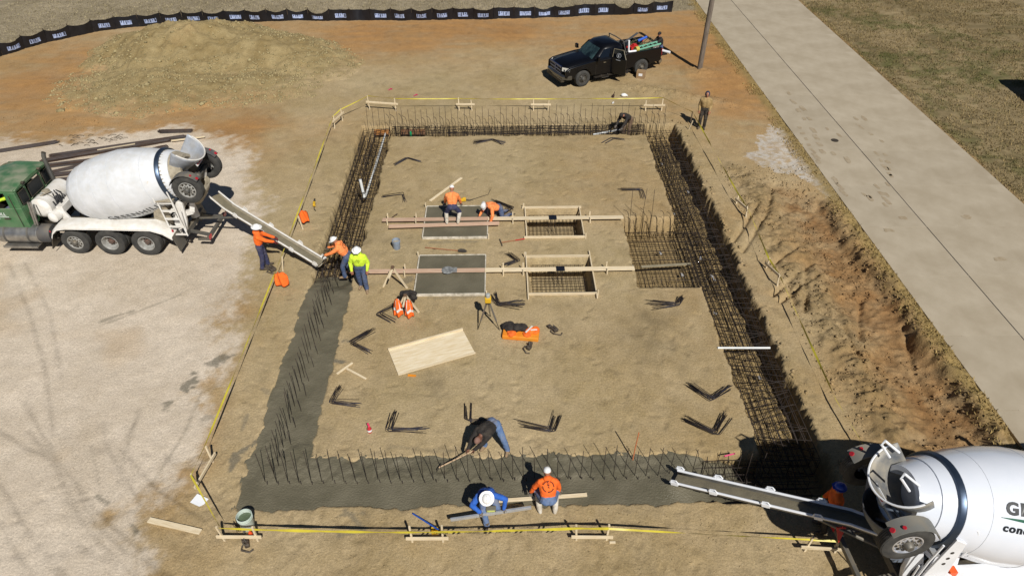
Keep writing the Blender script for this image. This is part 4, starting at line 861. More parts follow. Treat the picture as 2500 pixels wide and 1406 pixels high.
# ================================================================== CONCRETE MIXER TRUCKS
RIMD = mat('rim_aluminium', srgb(176, 176, 172), .45, .25, col2=srgb(150, 148, 142), nscale=8); RIMC = mat('rim_polished', srgb(216, 219, 226), .2, .6)
def sub(m, name, mt, parent, smooth=35, bevel=0): return m.obj(name, mt, parent, smooth=smooth, bevel=bevel)
def wheel(root, c, side, r=.52, w=.29, dual=False, dish=False, rimmat=None, axis=(0, 1, 0), name='wheel', holes=10):
    """tyre with rim and hub; c = centre of the outer tyre; side = +1 / -1 along axis"""
    ax = Vector(axis).normalized() * side; c = Vector(c); h = w / 2; bore = r * .55
    prof = [(-h * .8, bore), (-h, bore + .06), (-h * 1.02, r * .8), (-h * .86, r * .965)]
    for k in range(5):
        x0 = -h * .8 + k * (h * 1.6 / 5); gw = h * .05; prof += [(x0 + gw, r), (x0 + h * .32 - gw, r), (x0 + h * .32, r - .016)]
    prof += [(h * .86, r * .965), (h * 1.02, r * .8), (h, bore + .06), (h * .8, bore)]
    m = MB(); m.lathe(prof, c, ax, 32, cap=False)
    if dual: m.lathe(prof, c - ax * (w + .05), ax, 32, cap=False)
    ty = m.obj(name, RUBBER, root, smooth=50); rm = rimmat or RIMD
    m = MB()
    if dish: m.lathe([(h * .85, bore + .012), (h * .9, bore - .01), (h * .55, bore - .035), (-h * .35, bore - .06), (-h * .5, bore * .55), (-h * .5, .0)], c, ax, 28, cap=False)
    else: m.lathe([(h * .85, bore + .012), (h * .9, bore - .012), (h * .6, bore - .03), (h * .5, bore - .055), (h * .72, bore * .55), (h * .74, bore * .42), (h * .74, 0)], c, ax, 28, cap=False)
    rim = sub(m, 'rim', rm, ty); a = Vector((0, 0, 1)) if abs(ax.z) < .9 else Vector((1, 0, 0)); a = (a - ax * a.dot(ax)).normalized(); b = ax.cross(a)
    hm = MB(); z0 = -h * .46 if dish else h * .635
    if not dish:
        for k in range(holes):
            t = 2 * math.pi * k / holes; q = c + (a * math.cos(t) + b * math.sin(t)) * (bore * .76); sub(MB().lathe([(z0 - .03, .036), (z0 + .004, .036)], q, ax, 10), 'hand_hole', BLACKST, ty)
    hb = MB(); hz = -h * .5 if dish else h * .7
    hb.lathe([(hz, .11), (hz + .07, .105), (hz + .12, .07), (hz + .13, 0)], c, ax, 14, cap=False)
    for k in range(10):
        t = 2 * math.pi * (k + .5) / 10; hb.lathe([(hz, .018), (hz + .04, .018)], c + (a * math.cos(t) + b * math.sin(t)) * .145, ax, 6)
    sub(hb, 'hub', mat('rusty_hub', srgb(112, 84, 72), .8, .3, col2=srgb(90, 84, 78), nscale=12) if dish else GREYST, ty)
    return ty
def chute(root, pts, w, dep, rail_mat, trough_mat, fill_mat, clamps, name='chute', fill=.1, inner_mat=None):
    pts = [Vector(p) for p in pts]; secs_o = []; n = 12; fr = []
    for i, p in enumerate(pts):
        d = (pts[min(i + 1, len(pts) - 1)] - pts[max(i - 1, 0)]).normalized(); s = d.cross(Vector((0, 0, 1))).normalized(); u = s.cross(d); fr.append((p, d, s, u))
    m = MB(); vs = []
    for p, d, s, u in fr:
        for j in range(n + 1):
            t = math.pi * j / n; vs.append(p + s * math.cos(t) * w / 2 - u * math.sin(t) * dep)
    k = n + 1; m._add(vs, [(i * k + j, i * k + j + 1, (i + 1) * k + j + 1, (i + 1) * k + j) for i in range(len(pts) - 1) for j in range(n)])
    o = m.obj(name, trough_mat, root, smooth=60); so = o.modifiers.new('thick', 'SOLIDIFY'); so.thickness = .012; so.offset = 0
    for sg in (1, -1):
        mm = MB(); mm.tube([p + s * sg * w / 2 + u * .01 for p, d, s, u in fr], .033, 8); mm.obj('rim_rail', rail_mat, o, smooth=50)
    tot = sum((b - a).length for a, b in zip(pts[:-1], pts[1:]))
    for f in clamps:
        L = f * tot
        for i in range(len(pts) - 1):
            l = (pts[i + 1] - pts[i]).length
            if L <= l: break
            L -= l
        p = pts[i].lerp(pts[i + 1], min(1, L / l)); _, d, s, u = fr[i]
        for sg in (1, -1):
            mm = MB(); q = p + s * sg * (w / 2 + .03); mm.beam(q - d * .09 + u * .02, q + d * .09 + u * .02, .055, .09, u); mm.tube([q - d * .1 + u * .05, q - d * .05 + u * .13, q + d * .07 + u * .12, q + d * .12 + u * .04], .016, 6); mm.obj('clamp', rail_mat, o)
        m2 = MB(); m2.tube([p + s * math.cos(math.pi * j / 8) * (w / 2 + .012) - u * math.sin(math.pi * j / 8) * (dep + .012) for j in range(9)], .014, 5); m2.obj('seam', rail_mat, o)
    if fill:
        vs = []
        for ii, (p, d, s, u) in enumerate(fr):
            for j in range(9):
                t = -1 + 2 * j / 8; vs.append(p + s * t * w / 2 * .93 - u * (dep * (1 - fill) * .55 + .02 * (1 - t * t) * -1 + random.uniform(-.006, .006)))
        m = MB(); m._add(vs, [(i * 9 + j, i * 9 + j + 1, (i + 1) * 9 + j + 1, (i + 1) * 9 + j) for i in range(len(pts) - 1) for j in range(8)]); m.obj('flowing_concrete', fill_mat, o, smooth=80)
    return o
def split(pts, n):
    out = []
    for a, b in zip(pts[:-1], pts[1:]):
        for i in range(n): out.append(Vector(a).lerp(Vector(b), i / n))
    return out + [Vector(pts[-1])]
DRUM_F = Vector((2.5, 0, 1.83)); DRUM_R = Vector((-1.4, 0, 2.74)); DAX = (DRUM_R - DRUM_F).normalized()
PROF = [(0, .36), (.02, .66), (.14, .84), (.36, .98), (.7, 1.10), (1.2, 1.19), (1.75, 1.22), (2.25, 1.17), (2.75, 1.045), (3.25, .875), (3.5, .79)]
PROF = [(s * 1.17, r) for s, r in PROF]
def drum_r(s):
    return float(np.interp(s, [p[0] for p in PROF], [p[1] for p in PROF]))
def drum_text(root, body, size, s0, ang, side, mt, name='lettering', sign=1, off=.0, shear=0., bold=.01):
    """text wrapped on the drum: s runs along the axis from the front, ang up from the horizontal on the given side"""
    me = textmesh(body, size, 0, bold, 'LEFT', 1.16, shear); u0 = Vector((0, 0, 1)); up = (u0 - DAX * u0.dot(DAX)).normalized(); out = Vector((0, side, 0))
    for v in me.vertices:
        s = s0 + sign * v.co.x; r = drum_r(s) + .012 + off; a = ang + v.co.y / r
        v.co = DRUM_F + DAX * s + (out * math.cos(a) + up * math.sin(a)) * r
    me.materials.append(mt); return linkmesh(name, me, root)
def mixer(loc, rz, label, green, near, clean, chute_world, second=None, drum_mat=None, fill=True):
    """near = local side (+1 left, -1 right) that carries the ladder"""
    root = empty('mixer_truck', loc, rz, label, 'mixer truck'); inv = (Matrix.Translation(loc) @ Matrix.Rotation(rz, 4, 'Z')).inverted(); N = near
    wp = WHITE if clean else WHITEDIRT; crust = mat('clean_grey_paint', srgb(150, 156, 164), .5, .1, dust=DUST, dust_amt=.35) if clean else CEMENT; rim = RIMC if clean else RIMD
    for y in (-.43, .43): sub(MB().box((3.0, y, .98), (8.6, .09, .26)), 'frame_rail', BLACKST, root)
    for x in (-1.1, .6, 2.0, 3.4, 5.0): sub(MB().box((x, 0, .92), (.14, .76, .2)), 'cross_member', BLACKST, root)
    for x, r in ((0, .12), (1.32, .12), (2.62, .08), (6.5, .08)): sub(MB().tube([(x, -1.0, .52), (x, 1.0, .52)], r, 10).ell((x, 0, .52), (.22, .2, .2)), 'axle', BLACKST, root)
    for s in (1, -1):
        wheel(root, (0, s * 1.10, .52), s, .52, .27, True, True, rim); wheel(root, (1.32, s * 1.10, .52), s, .52, .27, True, True, rim); wheel(root, (2.62, s * 1.06, .49), s, .49, .27, False, False, rim); wheel(root, (6.5, s * 1.05, .53), s, .53, .34, False, False, rim)
        # long arched fender over the rear axles
        path = [(3.32, .80), (3.22, 1.0), (3.02, 1.17), (2.7, 1.22), (1.3, 1.22), (-.35, 1.20), (-.75, 1.06), (-1.05, .82)]; secs = []
        for i, (x, z) in enumerate(path):
            secs.append([Vector((x, s * y, z + dz)) for y, dz in ((.66, .0), (.70, .045), (.95, .06), (1.20, .03), (1.27, -.03), (1.275, -.10), (1.255, -.10), (1.24, -.04), (1.18, .005), (.95, .03), (.70, .015))])
        sub(MB().loft(secs), 'fender', wp, root, 40)
        sub(MB().box((-1.13, s * .98, .55), (.03, .58, .62), (0, R(12), 0)), 'mudflap', GREYST if not clean else BLACKST, root); sub(MB().box((3.42, s * .98, .5), (.03, .5, .55), (0, R(-20), 0)), 'mudflap', BLACKST, root)
        sub(MB().lathe([(0, .05), (.02, .05), (.025, .03)], (-1.0, s * 1.0, .95), (-1, 0, .3), 10), 'marker_light', RED, root); sub(MB().lathe([(0, .035), (.02, .035)], (3.3, s * 1.22, 1.0), (.6, s, 0), 10), 'marker_light', RED, root)
    # sub frame under the drum, front pedestal
    sub(MB().box((.9, .62, 1.14), (4.4, .1, .1)).box((.9, -.62, 1.14), (4.4, .1, .1)), 'mixer_bed', BLACKST if clean else GREYST, root)
    ped = MB()
    for s in (1, -1): ped.prism([(2.75, 1.1), (3.35, 1.1), (3.1, 1.62), (2.95, 1.62)], (0, s * .62, 0), (1, 0, 0), (0, 0, 1), .08)
    ped.box((3.02, 0, 1.55), (.24, 1.3, .26)); sub(ped, 'front_pedestal', wp, root, bevel=.01)
    rp = MB()
    for s in (1, -1): rp.prism([(-.95, 1.05), (-.25, 1.05), (-.45, 1.85), (-.55, 2.12), (-.78, 2.12), (-.9, 1.7)], (0, s * .66, 0), (1, 0, 0), (0, 0, 1), .07)
    rp.box((-.6, 0, 1.35), (.2, 1.3, .3)); sub(rp, 'rear_pedestal', wp if clean else crust, root, bevel=.01)
    for s in (1, -1): sub(MB().lathe([(-.06, .1), (.06, .1)], (-.42, s * .52, 2.02), DAX, 14), 'drum_roller', BLACKST, root)
    # drum
    dm = drum_mat; m = MB(); m.lathe(PROF, DRUM_F, DAX, 56); dr = sub(m, 'drum', dm, root, 30)
    sm = MB()
    for s in (.42, .82, 1.4, 2.05, 3.2): r = drum_r(s); sm.lathe([(s - .006, r - .002), (s - .004, r + .004), (s + .004, r + .004), (s + .006, r - .002)], DRUM_F, DAX, 56, cap=False)
    sub(sm, 'weld_seam', mat('weld_seam_grey', srgb(206, 210, 216), .5), dr)
    sub(MB().lathe([(3.70, .90), (3.70, .955), (3.73, .965), (3.81, .935), (3.83, .92), (3.83, .85)], DRUM_F, DAX, 56, cap=False), 'roller_ring', mat('ring_steel', srgb(70, 84, 104), .35, .7), dr)
    tail = MB(); tail.lathe([(3.83, .868), (3.95, .83), (4.15, .74), (4.4, .62), (4.45, .6), (4.45, .5), (4.1, .45), (4.0, 0)], DRUM_F, DAX, 40, cap=False); sub(tail, 'drum_mouth', CEMENT if not clean else dm, dr)
    # water tank, air tank, gear box, hoses
    tk = MB(); tk.lathe([(-.86, .0), (-.85, .2), (-.80, .31), (-.72, .37), (.72, .37), (.80, .31), (.85, .2), (.86, 0)], (3.62, 0, 1.66), (0, 1, 0), 28, cap=False); tw = sub(tk, 'water_tank', wp, root)
    sub(MB().lathe([(0, .13), (.05, .13), (.06, .1)], (3.62, .15 * N, 2.0), (0, 0, 1), 14).tube([(3.62, .5 * N, 2.02), (3.5, .5 * N, 2.08), (3.4, .2 * N, 2.05)], .03), 'filler_cap', crust, tw)
    sub(MB().tube([(3.62 + .38 * math.cos(t), .35 * N, 1.66 + .38 * math.sin(t)) for t in np.linspace(0, 2 * math.pi, 24)], .015).tube([(3.62, .88 * N, 1.42), (3.62, .89 * N, 1.9)], .015), 'tank_strap', GREYST, tw)
    sub(MB().lathe([(-.28, 0), (-.26, .12), (-.2, .19), (.2, .19), (.26, .12), (.28, 0)], (3.18, .72 * N, 1.38), (.15, 1, 0), 18, cap=False), 'air_tank', wp, root)
    sub(MB().lathe([(-.3, .3), (0, .34), (.12, .3)], DRUM_F, DAX, 16), 'gearbox', BLACKST, root)
    hs = MB()
    for k in range(7):
        y0 = random.uniform(-.1, .55) * N; hs.tube([(3.3 + random.uniform(-.1, .1), y0, 1.95 + random.uniform(-.2, .2)), (3.15, y0 + .1, 1.75 + random.uniform(-.1, .3)), (2.98 + random.uniform(-.05, .1), y0 + .2 * N, 1.4), (3.0, y0 + .1, 1.15)], .022, 6)
    sub(hs, 'hoses', mat('rubber_hose', srgb(26, 28, 32), .6), root)
    # cab ------------------------------------------------------
    cabm = green; xr, xf, zb, zt, yw = 4.05, 5.75, 1.0, 2.78, 1.04
    def wall(pts_, y, th=.05): return MB().prism(pts_, (0, y, 0), (1, 0, 0), (0, 0, 1), th)
    cab = MB(); cab.box((4.9, 0, zb + .04), (1.7, 2.04, .08)); cab.box((xr + .03, 0, (zb + 1.85) / 2), (.06, 2.04, .85)); cab.box((xr + .05, 0, 2.66), (.07, 1.96, .2))
    for s in (1, -1):
        cab.box((xr + .04, s * .985, 2.2), (.07, .13, .80)); cab.box((xr + .04, s * .46, 2.2), (.06, .1, .75))
        cab.prism([(xr, zb), (xf, zb), (xf, 1.78), (xr, 1.85)], (0, s * yw, 0), (1, 0, 0), (0, 0, 1), .06)      # door below the glass
        cab.prism([(xr, 1.83), (xr + .42, 1.83), (xr + .40, 2.60), (xr + .02, 2.60)], (0, s * (yw - .015), 0), (1, 0, 0), (0, 0, 1), .06)
        cab.prism([(xf - .1, 1.76), (xf, 1.76), (xf - .26, 2.60), (xf - .36, 2.60)], (0, s * (yw - .015), 0), (1, 0, 0), (0, 0, 1), .06)
        cab.prism([(xr + .02, 2.56), (xf - .26, 2.56), (xf - .3, 2.72), (xr + .04, 2.72)], (0, s * (yw - .03), 0), (1, 0, 0), (0, 0, 1), .06)
    cbo = sub(cab, 'cab', cabm, root, 35, .015)
    rf = [[Vector((x, y, z)) for y, z in ((-w, 2.66), (-w * .97, 2.75 + b), (-w * .6, 2.80 + b), (0, 2.83 + b), (w * .6, 2.80 + b), (w * .97, 2.75 + b), (w, 2.66))] for x, w, b in ((xr - .02, .98, -.04), (xr + .08, 1.02, .0), (5.0, 1.03, .03), (xf - .4, 1.0, -.01), (xf - .18, .96, -.08))]
    sub(MB().loft(rf), 'roof', cabm, cbo, 50)
    for y, w in ((0, .74), (.72, .38), (-.72, .38)): sub(MB().box((xr - .008, y, 2.22), (.03, w, .60)), 'rear_window', GLASS, cbo, bevel=.02)
    gk = MB()
    for y, w in ((0, .74), (.72, .38), (-.72, .38)):
        gk.tube([(xr - .02, y - w / 2, 1.92), (xr - .02, y + w / 2, 1.92), (xr - .02, y + w / 2, 2.52), (xr - .02, y - w / 2, 2.52), (xr - .02, y - w / 2, 1.92)], .014, 5)
    sub(gk, 'window_gasket', BLACKST, cbo)
    sub(MB().prism([(xf - .02, 1.78), (xf - .30, 2.62), (xf - .28, 2.62), (xf, 1.78)], (0, 0, 0), (1, 0, 0), (0, 0, 1), 1.9), 'windshield', GLASS, cbo)
    sub(MB().box((xr - .03, .75 * N, 1.40), (.05, .2, .3)), 'vent', BLACKST, cbo)
    for y in (.55, -.45): sub(MB().lathe([(0, .06), (.1, .075), (.11, .05)], (xr - .02, y, 2.78), (-1, 0, -.2), 12), 'work_lamp', BLACKST, cbo)
    sub(MB().box((4.72, 1.075 * N, 1.42), (.22, .03, .05)), 'door_handle', BLACKST, cbo); sub(MB().tube([(xr + .22, 1.09 * N, 1.1), (xr + .22, 1.1 * N, 2.5)], .012), 'door_seam', BLACKST, cbo)
    for s in (1, -1): sub(MB().box((5.6, s * 1.42, 2.1), (.1, .22, .5)).tube([(5.62, s * 1.02, 2.3), (5.6, s * 1.4, 2.2)], .02).tube([(5.62, s * 1.02, 1.9), (5.6, s * 1.4, 2.0)], .02), 'mirror', BLACKST, cbo)
    sub(MB().box((4.6, 0, 1.35), (.5, 1.7, .5)).box((4.25, .5 * N, 1.9), (.16, .5, .7)).box((5.5, 0, 1.6), (.3, 1.9, .4)), 'seat', BLACKST, cbo)
    for o_ in [cbo] + list(cbo.children):
        for v in o_.data.vertices:
            if v.co.z > 1.85: v.co.z = 1.85 + (v.co.z - 1.85) * .80
    # hood, grille, bumper (front end beyond the frame)
    hd = [[Vector((x, y * w, z)) for y, z in ((-1, .85), (-1, zt_ - .12), (-.8, zt_), (.8, zt_), (1, zt_ - .12), (1, .85))] for x, w, zt_ in ((5.76, .82, 1.82), (6.6, .74, 1.74), (7.5, .66, 1.60), (7.62, .6, 1.5))]
    sub(MB().loft(hd), 'hood', cabm, root, 40)
    for s in (1, -1):
        sub(MB().lathe([(-.2, .60), (-.18, .66), (.18, .66), (.22, .62)], (6.5, s * 1.0, .55), (0, 1, 0), 20, cap=False, a0=math.pi * .0, a1=math.pi), 'front_fender', cabm, root)
        sub(MB().box((7.5, s * .8, 1.15), (.2, .25, .22)), 'headlight', ALUCLEAN, root, bevel=.03)
    sub(MB().box((7.66, 0, 1.2), (.06, .9, .7)), 'grille', CHROME, root); sub(MB().box((7.85, 0, .62), (.18, 2.3, .36)), 'bumper', CHROME, root, bevel=.04)
    # fuel tank, battery / fluid box, steps
    ft = MB(); ft.lathe([(0, .33), (.02, .35), (1.45, .35), (1.47, .33)], (3.85, .93 * N, .74), (1, 0, 0), 26); fo = sub(ft, 'fuel_tank', ALU, root)
    sub(MB().lathe([(0, .08), (.05, .08)], (4.3, .93 * N, 1.09), (0, 0, 1), 12), 'fuel_cap', BLACKST, fo)
    bm_ = MB()
    for x in (4.15, 5.0): bm_.lathe([(0, .362), (.06, .362)], (x, .93 * N, .74), (1, 0, 0), 26, cap=False)
    sub(bm_, 'tank_band', GREYST, fo); sub(MB().lathe([(-.42, .30), (-.36, .34), (0, .345)], (3.84, .93 * N, .74), (1, 0, 0), 22), 'tank_end', mat('dusty_black', srgb(58, 62, 70), .6, dust=DUST, dust_amt=.3), fo)
    sub(MB().box((4.6, 1.18 * N, .36), (1.25, .28, .04)).box((4.6, 1.3 * N, .36), (1.25, .03, .09)), 'cab_step', ALU, root)
    sub(MB().box((4.6, -.95 * N, .74), (1.4, .6, .6)), 'tool_box', BLACKST, root, bevel=.04)
    st = MB(); st.tube([(3.92, -.86 * N, .9), (3.92, -.86 * N, 2.7), (3.90, -.87 * N, 2.88), (3.86, -.89 * N, 3.0)], .075, 14, cap=False); so = sub(st, 'exhaust_stack', GREYST if not clean else CHROME, root); sub(MB().lathe([(0, .07), (.01, .07)], (3.862, -.889 * N, 3.0), (-.5, -.3 * N, .8), 14), 'stack_mouth', BLACKST, so)
    sub(MB().box((3.72, 1.02 * N, 1.62), (.06, .05, .95), (0, R(-8), 0)).box((3.80, 1.02 * N, 1.62), (.06, .05, .95), (0, R(-8), 0)), 'grab_bar', ALU, root)
    sub(MB().tube([(3.3, .6 * N, .95), (3.45, .85 * N, .7), (3.4, .9 * N, .5)], .11, 10), 'exhaust_elbow', BLACKST, root)
    # ladder, platform and hoops at the rear of the near side
    la = MB(); a0, a1 = Vector((-.98, 1.0 * N, .75)), Vector((-.78, .92 * N, 2.12)); b0, b1 = a0 + Vector((-.52, 0, 0)), a1 + Vector((-.50, 0, 0))
    la.tube([a0, a1], .026, 6); la.tube([b0, b1], .026, 6)
    for k in range(5): t = .04 + .23 * k; la.beam(a0.lerp(a1, t), b0.lerp(b1, t), .09, .03)
    if not clean: lo = sub(la, 'ladder', wp, root)
    else:
        pl = sub(MB().prism([(-1.3, .7), (-.72, .7), (-.62, 1.35), (-.80, 1.5), (-.85, 2.6), (-1.1, 2.75), (-1.28, 1.5)], (0, .98 * N, 0), (1, 0, 0), (0, 0, 1), .05), 'stern_plate', wp, root, bevel=.01)
        for x_, z_, r_2 in ((-1.02, 2.3, .04), (-1.03, 2.1, .04), (-1.04, 1.9, .04), (-1.0, 1.2, .09), (-.82, 1.0, .08), (-1.1, .95, .08)): sub(MB().lathe([(-.03, r_2), (.03, r_2)], (x_, .98 * N, z_), (0, 1, 0), 14), 'plate_hole', BLACKST, pl)
        sub(MB().prism([(-.55, .75), (-.2, .75), (-.22, 1.0), (-.35, .92), (-.42, 1.08), (-.5, .95)], (0, 1.1 * N, 0), (1, 0, 0), (0, 0, 1), .05), 'chute_hook', wp, root)
        sub(MB().box((-.55, .85 * N, 1.2), (.16, .16, .34)), 'orange_bracket', mat('orange_plastic', srgb(236, 96, 36), .5), root)
    sub(MB().box((-1.02, .72 * N, 2.14), (.62, .5, .04)), 'platform', crust, root)
    hp = MB(); hp.tube([(-.74, .98 * N, 2.1), (-.66, .98 * N, 2.75), (-.72, .93 * N, 2.92), (-.95, .75 * N, 2.98), (-1.15, .6 * N, 2.95)], .024, 7); hp.tube([(-1.25, .98 * N, 1.0), (-1.42, 1.0 * N, 1.1), (-1.38, 1.0 * N, 2.0), (-1.28, .98 * N, 2.55)], .024, 7); hp.tube([(-.6, .98 * N, 2.1), (-.55, .98 * N, 2.65), (-.7, .9 * N, 2.8)], .02, 6); hp.tube([(-1.5, .99 * N, .95), (-1.55, 1.02 * N, 1.9)], .018, 6)
    sub(hp, 'grab_rail', wp, root)
    # charge hopper (upper scoop) and discharge bowl
    HA = Vector((-.58, 0, .82)).normalized(); hc = Vector((-1.28, 0, 2.98)) if not clean else Vector((-1.30, 0, 2.72))
    m = MB(); m.lathe([(-.3, .28), (.1, .36), (.5, .52), (.92, .68), (1.02, .70)] if not clean else [(-.2, .30), (.1, .40), (.5, .55), (.8, .64), (1.02, .70)], hc, HA, 22, cap=False, a0=math.pi * .93, a1=math.pi * 2.07); h_o = sub(m, 'charge_hopper', mat('hopper_shade_grey', srgb(104, 110, 118), .5, .3, col2=srgb(150, 148, 140), nscale=3, dust=DUST, dust_amt=.4) if clean else mat('hopper_blue_grey', srgb(176, 184, 196), .45, .2, col2=srgb(150, 156, 164), nscale=4, dust=DUST, dust_amt=.5), root, 50); s_ = h_o.modifiers.new('t', 'SOLIDIFY'); s_.thickness = .02  # clean truck's hopper: darker grey, its shade put into the paint colour
    # cut the front of the scoop low: a sloped lip plate
    sub(MB().tube([hc + HA * 1.02 + (Vector((0, 1, 0)) * math.cos(t) + Vector((-.82, 0, -.58)) * math.sin(t)) * .70 for t in np.linspace(math.pi * .0 , math.pi , 24)], .022, 6), 'hopper_rim', wp, h_o)
    tri = MB(); q0 = hc + HA * .72 + Vector((-.82, 0, -.58)) * .64; tri.box(q0, (.02, .5, .12), (0, R(30), 0)); sub(tri, 'light_bar', wp, h_o)
    for y in (-.15, 0, .15): sub(MB().lathe([(0, .045), (.02, .045), (.03, .02)], q0 + Vector((-.012, y, 0)), (-.85, 0, -.5), 12), 'tail_light', RED, h_o)
    if clean:
        for y in (.55, -.25): sub(MB().tube([hc + HA * .95 + Vector((.1, y, .0)), hc + HA * 1.25 + Vector((-.05, y + .12, .0)), hc + HA * 1.3 + Vector((-.2, y - .05, .05)), hc + HA * .98 + Vector((-.15, y - .12, 0))], .028, 7), 'lift_loop', wp, h_o)
    m = MB(); m.lathe([(0, .62), (-.25, .56), (-.6, .38), (-.8, .24)], (-1.72, 0, 2.38), (-.1, 0, 1), 26, cap=False); bo = sub(m, 'discharge_bowl', mat('bowl_steel', srgb(96, 106, 120), .45, .5, dust=DUST, dust_amt=.4) if clean else crust, root, 50); s_ = bo.modifiers.new('t', 'SOLIDIFY'); s_.thickness = .02
    for s in (1, -1): sub(MB().beam((-.6, s * .62, 2.0), (-1.75, s * .60, 2.75), .08, .1).beam((-.75, s * .66, 1.3), (-1.6, s * .5, 2.2), .07, .09), 'hopper_arm', wp, root)
    # booster axle lifted over the stern
    bax = Vector((-2.02, 0, 2.62))
    for s in (1, -1):
        sub(MB().beam((-.95, s * .5, 1.25), (-1.75, s * .62, 1.55), .12, .18).beam((-1.75, s * .62, 1.55), bax + Vector((0, s * .56, 0)), .11, .16), 'booster_arm', wp if not clean else mat('blue_grey_steel', srgb(128, 140, 158), .4, .4), root)
        wheel(root, bax + Vector((0, s * .86, 0)), s, .52, .27, False, False, rim, name='booster_wheel')
        fd = MB(); secs = []
        for k in range(9):
            a = R(20 + 15 * k); secs.append([bax + Vector((rr * math.cos(a), s * yy, rr * math.sin(a))) for rr, yy in ((.57, .70), (.59, .70), (.59, 1.03), (.57, 1.03))])
        fd.loft(secs); fo_ = sub(fd, 'booster_fender', mat('grey_fender_plastic', srgb(112, 114, 112), .7, dust=DUST, dust_amt=.35) if clean else mat('dark_fender', srgb(66, 72, 80), .6, dust=DUST, dust_amt=.4), root)
        sub(MB().lathe([(0, .055), (.02, .05)], bax + Vector((-.42, s * .9, .43)), (-.7, 0, .7), 12).lathe([(0, .04), (.02, .035)], bax + Vector((-.24, s * .93, .55)), (-.35, 0, .9), 12), 'fender_light', RED, fo_)
    sub(MB().tube([bax + Vector((0, -.8, 0)), bax + Vector((0, .8, 0))], .075, 12).ell(bax, (.13, .16, .13)).tube([bax + Vector((.1, -.7, .07)), bax + Vector((.1, .7, .07))], .03, 8), 'booster_axle', GREYST if not clean else mat('blue_grey_steel', srgb(128, 140, 158), .4, .4), root)
    sub(MB().beam((-.9, .25 * N, 1.0), (-1.5, .25 * N, 1.9), .14, .16).tube([(-1.5, .25 * N, 1.9), bax + Vector((0, .25 * N, -.05))], .045, 10), 'lift_cylinder', wp, root)
    # big white swing plate and stern bumper
    sub(MB().prism([(-1.35, .62), (-1.15, .62), (-1.02, 1.1), (-1.35, 2.0), (-1.55, 1.95), (-1.5, 1.2)], (0, .70 * N, 0), (1, 0, 0), (0, 0, 1), .12), 'swing_plate', wp, root, bevel=.015)
    bp = MB(); bp.box((-1.35, 0, .72), (.14, 1.5, .2)); bp.beam((-1.35, .55 * N, .68), (-2.1, .62 * N, .55), .09, .1); bp.beam((-1.35, -.55 * N, .68), (-2.1, -.55 * N, .55), .09, .1); bp.box((-2.12, 0, .52), (.1, 1.7, .12)); bp.box((-1.9, .72 * N, .42), (.42, .12, .04)); sub(bp, 'stern_bumper', GREYST, root)
    sub(MB().box((-2.18, .75 * N, .55), (.03, .2, .14)).box((-2.18, -.75 * N, .55), (.03, .2, .14)), 'tail_lamp', RED, root)
    hz_ = MB()
    for k in range(5): hz_.tube([(-1.2, (.5 + .06 * k) * N, 1.5), (-1.3 - .04 * k, (.8 + .05 * k) * N, 1.1 - .1 * k), (-1.2, .75 * N, .55), (-1.0, .8 * N, .8)], .018, 5)
    sub(hz_, 'air_lines', mat('rubber_hose', srgb(26, 28, 32), .6), root)
    # chutes
    cw = [inv @ Vector(p) for p in chute_world]
    fm = mat('chute_slurry', srgb(126, 118, 98), .6, col2=srgb(112, 105, 88), nscale=5, bump=.4)
    chute(root, split(cw, 8), .41, .2, wp, GREYST if clean else crust, fm, (.28, .52, .78, .985), 'chute')
    # pivot under the bowl
    sub(MB().lathe([(0, .16), (.5, .12)], (-1.45, 0, .95), (0, 0, 1), 14), 'chute_pivot', wp, root)
    strut = cw[0].lerp(cw[-1], .28) + Vector((0, 0, -.2)); sub(MB().tube([(-1.5, .0, .85), strut], .04, 8), 'chute_strut', GREYST, root)
    return root
GREEN = mat('green_cab_paint', srgb(30, 108, 58), .38, coat=.35, col2=srgb(26, 96, 52), nscale=2, dust=srgb(140, 142, 120), dust_amt=.9, dscale=2.2)
DRUMW = mat('drum_white', srgb(226, 229, 234), .4, coat=.15, col2=srgb(208, 211, 214), nscale=2.2, dust=srgb(196, 190, 178), dust_amt=.45, dscale=5); DRUMC = mat('drum_white_clean', srgb(226, 230, 238), .22, coat=.6, col2=srgb(220, 225, 234), nscale=1.2)
LETT = mat('drum_lettering', srgb(28, 32, 36), .4)
LT = (-12.74, 21.98, 0); LRZ = math.pi - R(2.5)
left_truck = mixer(LT, LRZ, 'white drum mixer truck with a green cab at the left edge', GREEN, 1, False, [(*G(522, 474, 1.75), 1.75), (*G(560, 505, 1.55), 1.55), (*G(783, 640, .42), .42)], drum_mat=DRUMW)
drum_text(left_truck, 'GREENHILL',   .36, 1.15, R(-40), 1, LETT, sign=1, bold=.006)
RT = (9.82, 8.32, 0); RRZ = R(2)
right_truck = mixer(RT, RRZ, 'clean white drum mixer truck entering at the lower right corner', mat('green_cab_clean', srgb(24, 100, 52), .25, coat=.6), -1, True, [(*G(2160, 1292, 1.7), 1.7), (*G(2075, 1262, 1.45), 1.45), (*G(1648, 1163, .34), .34)], drum_mat=DRUMC)
drum_text(right_truck, 'GREENHILL', .33, 2.98, R(49), -1, LETT, sign=-1, bold=.014)
drum_text(right_truck, 'concrete', .22, 2.99, R(30), -1, LETT, sign=-1, bold=.008)
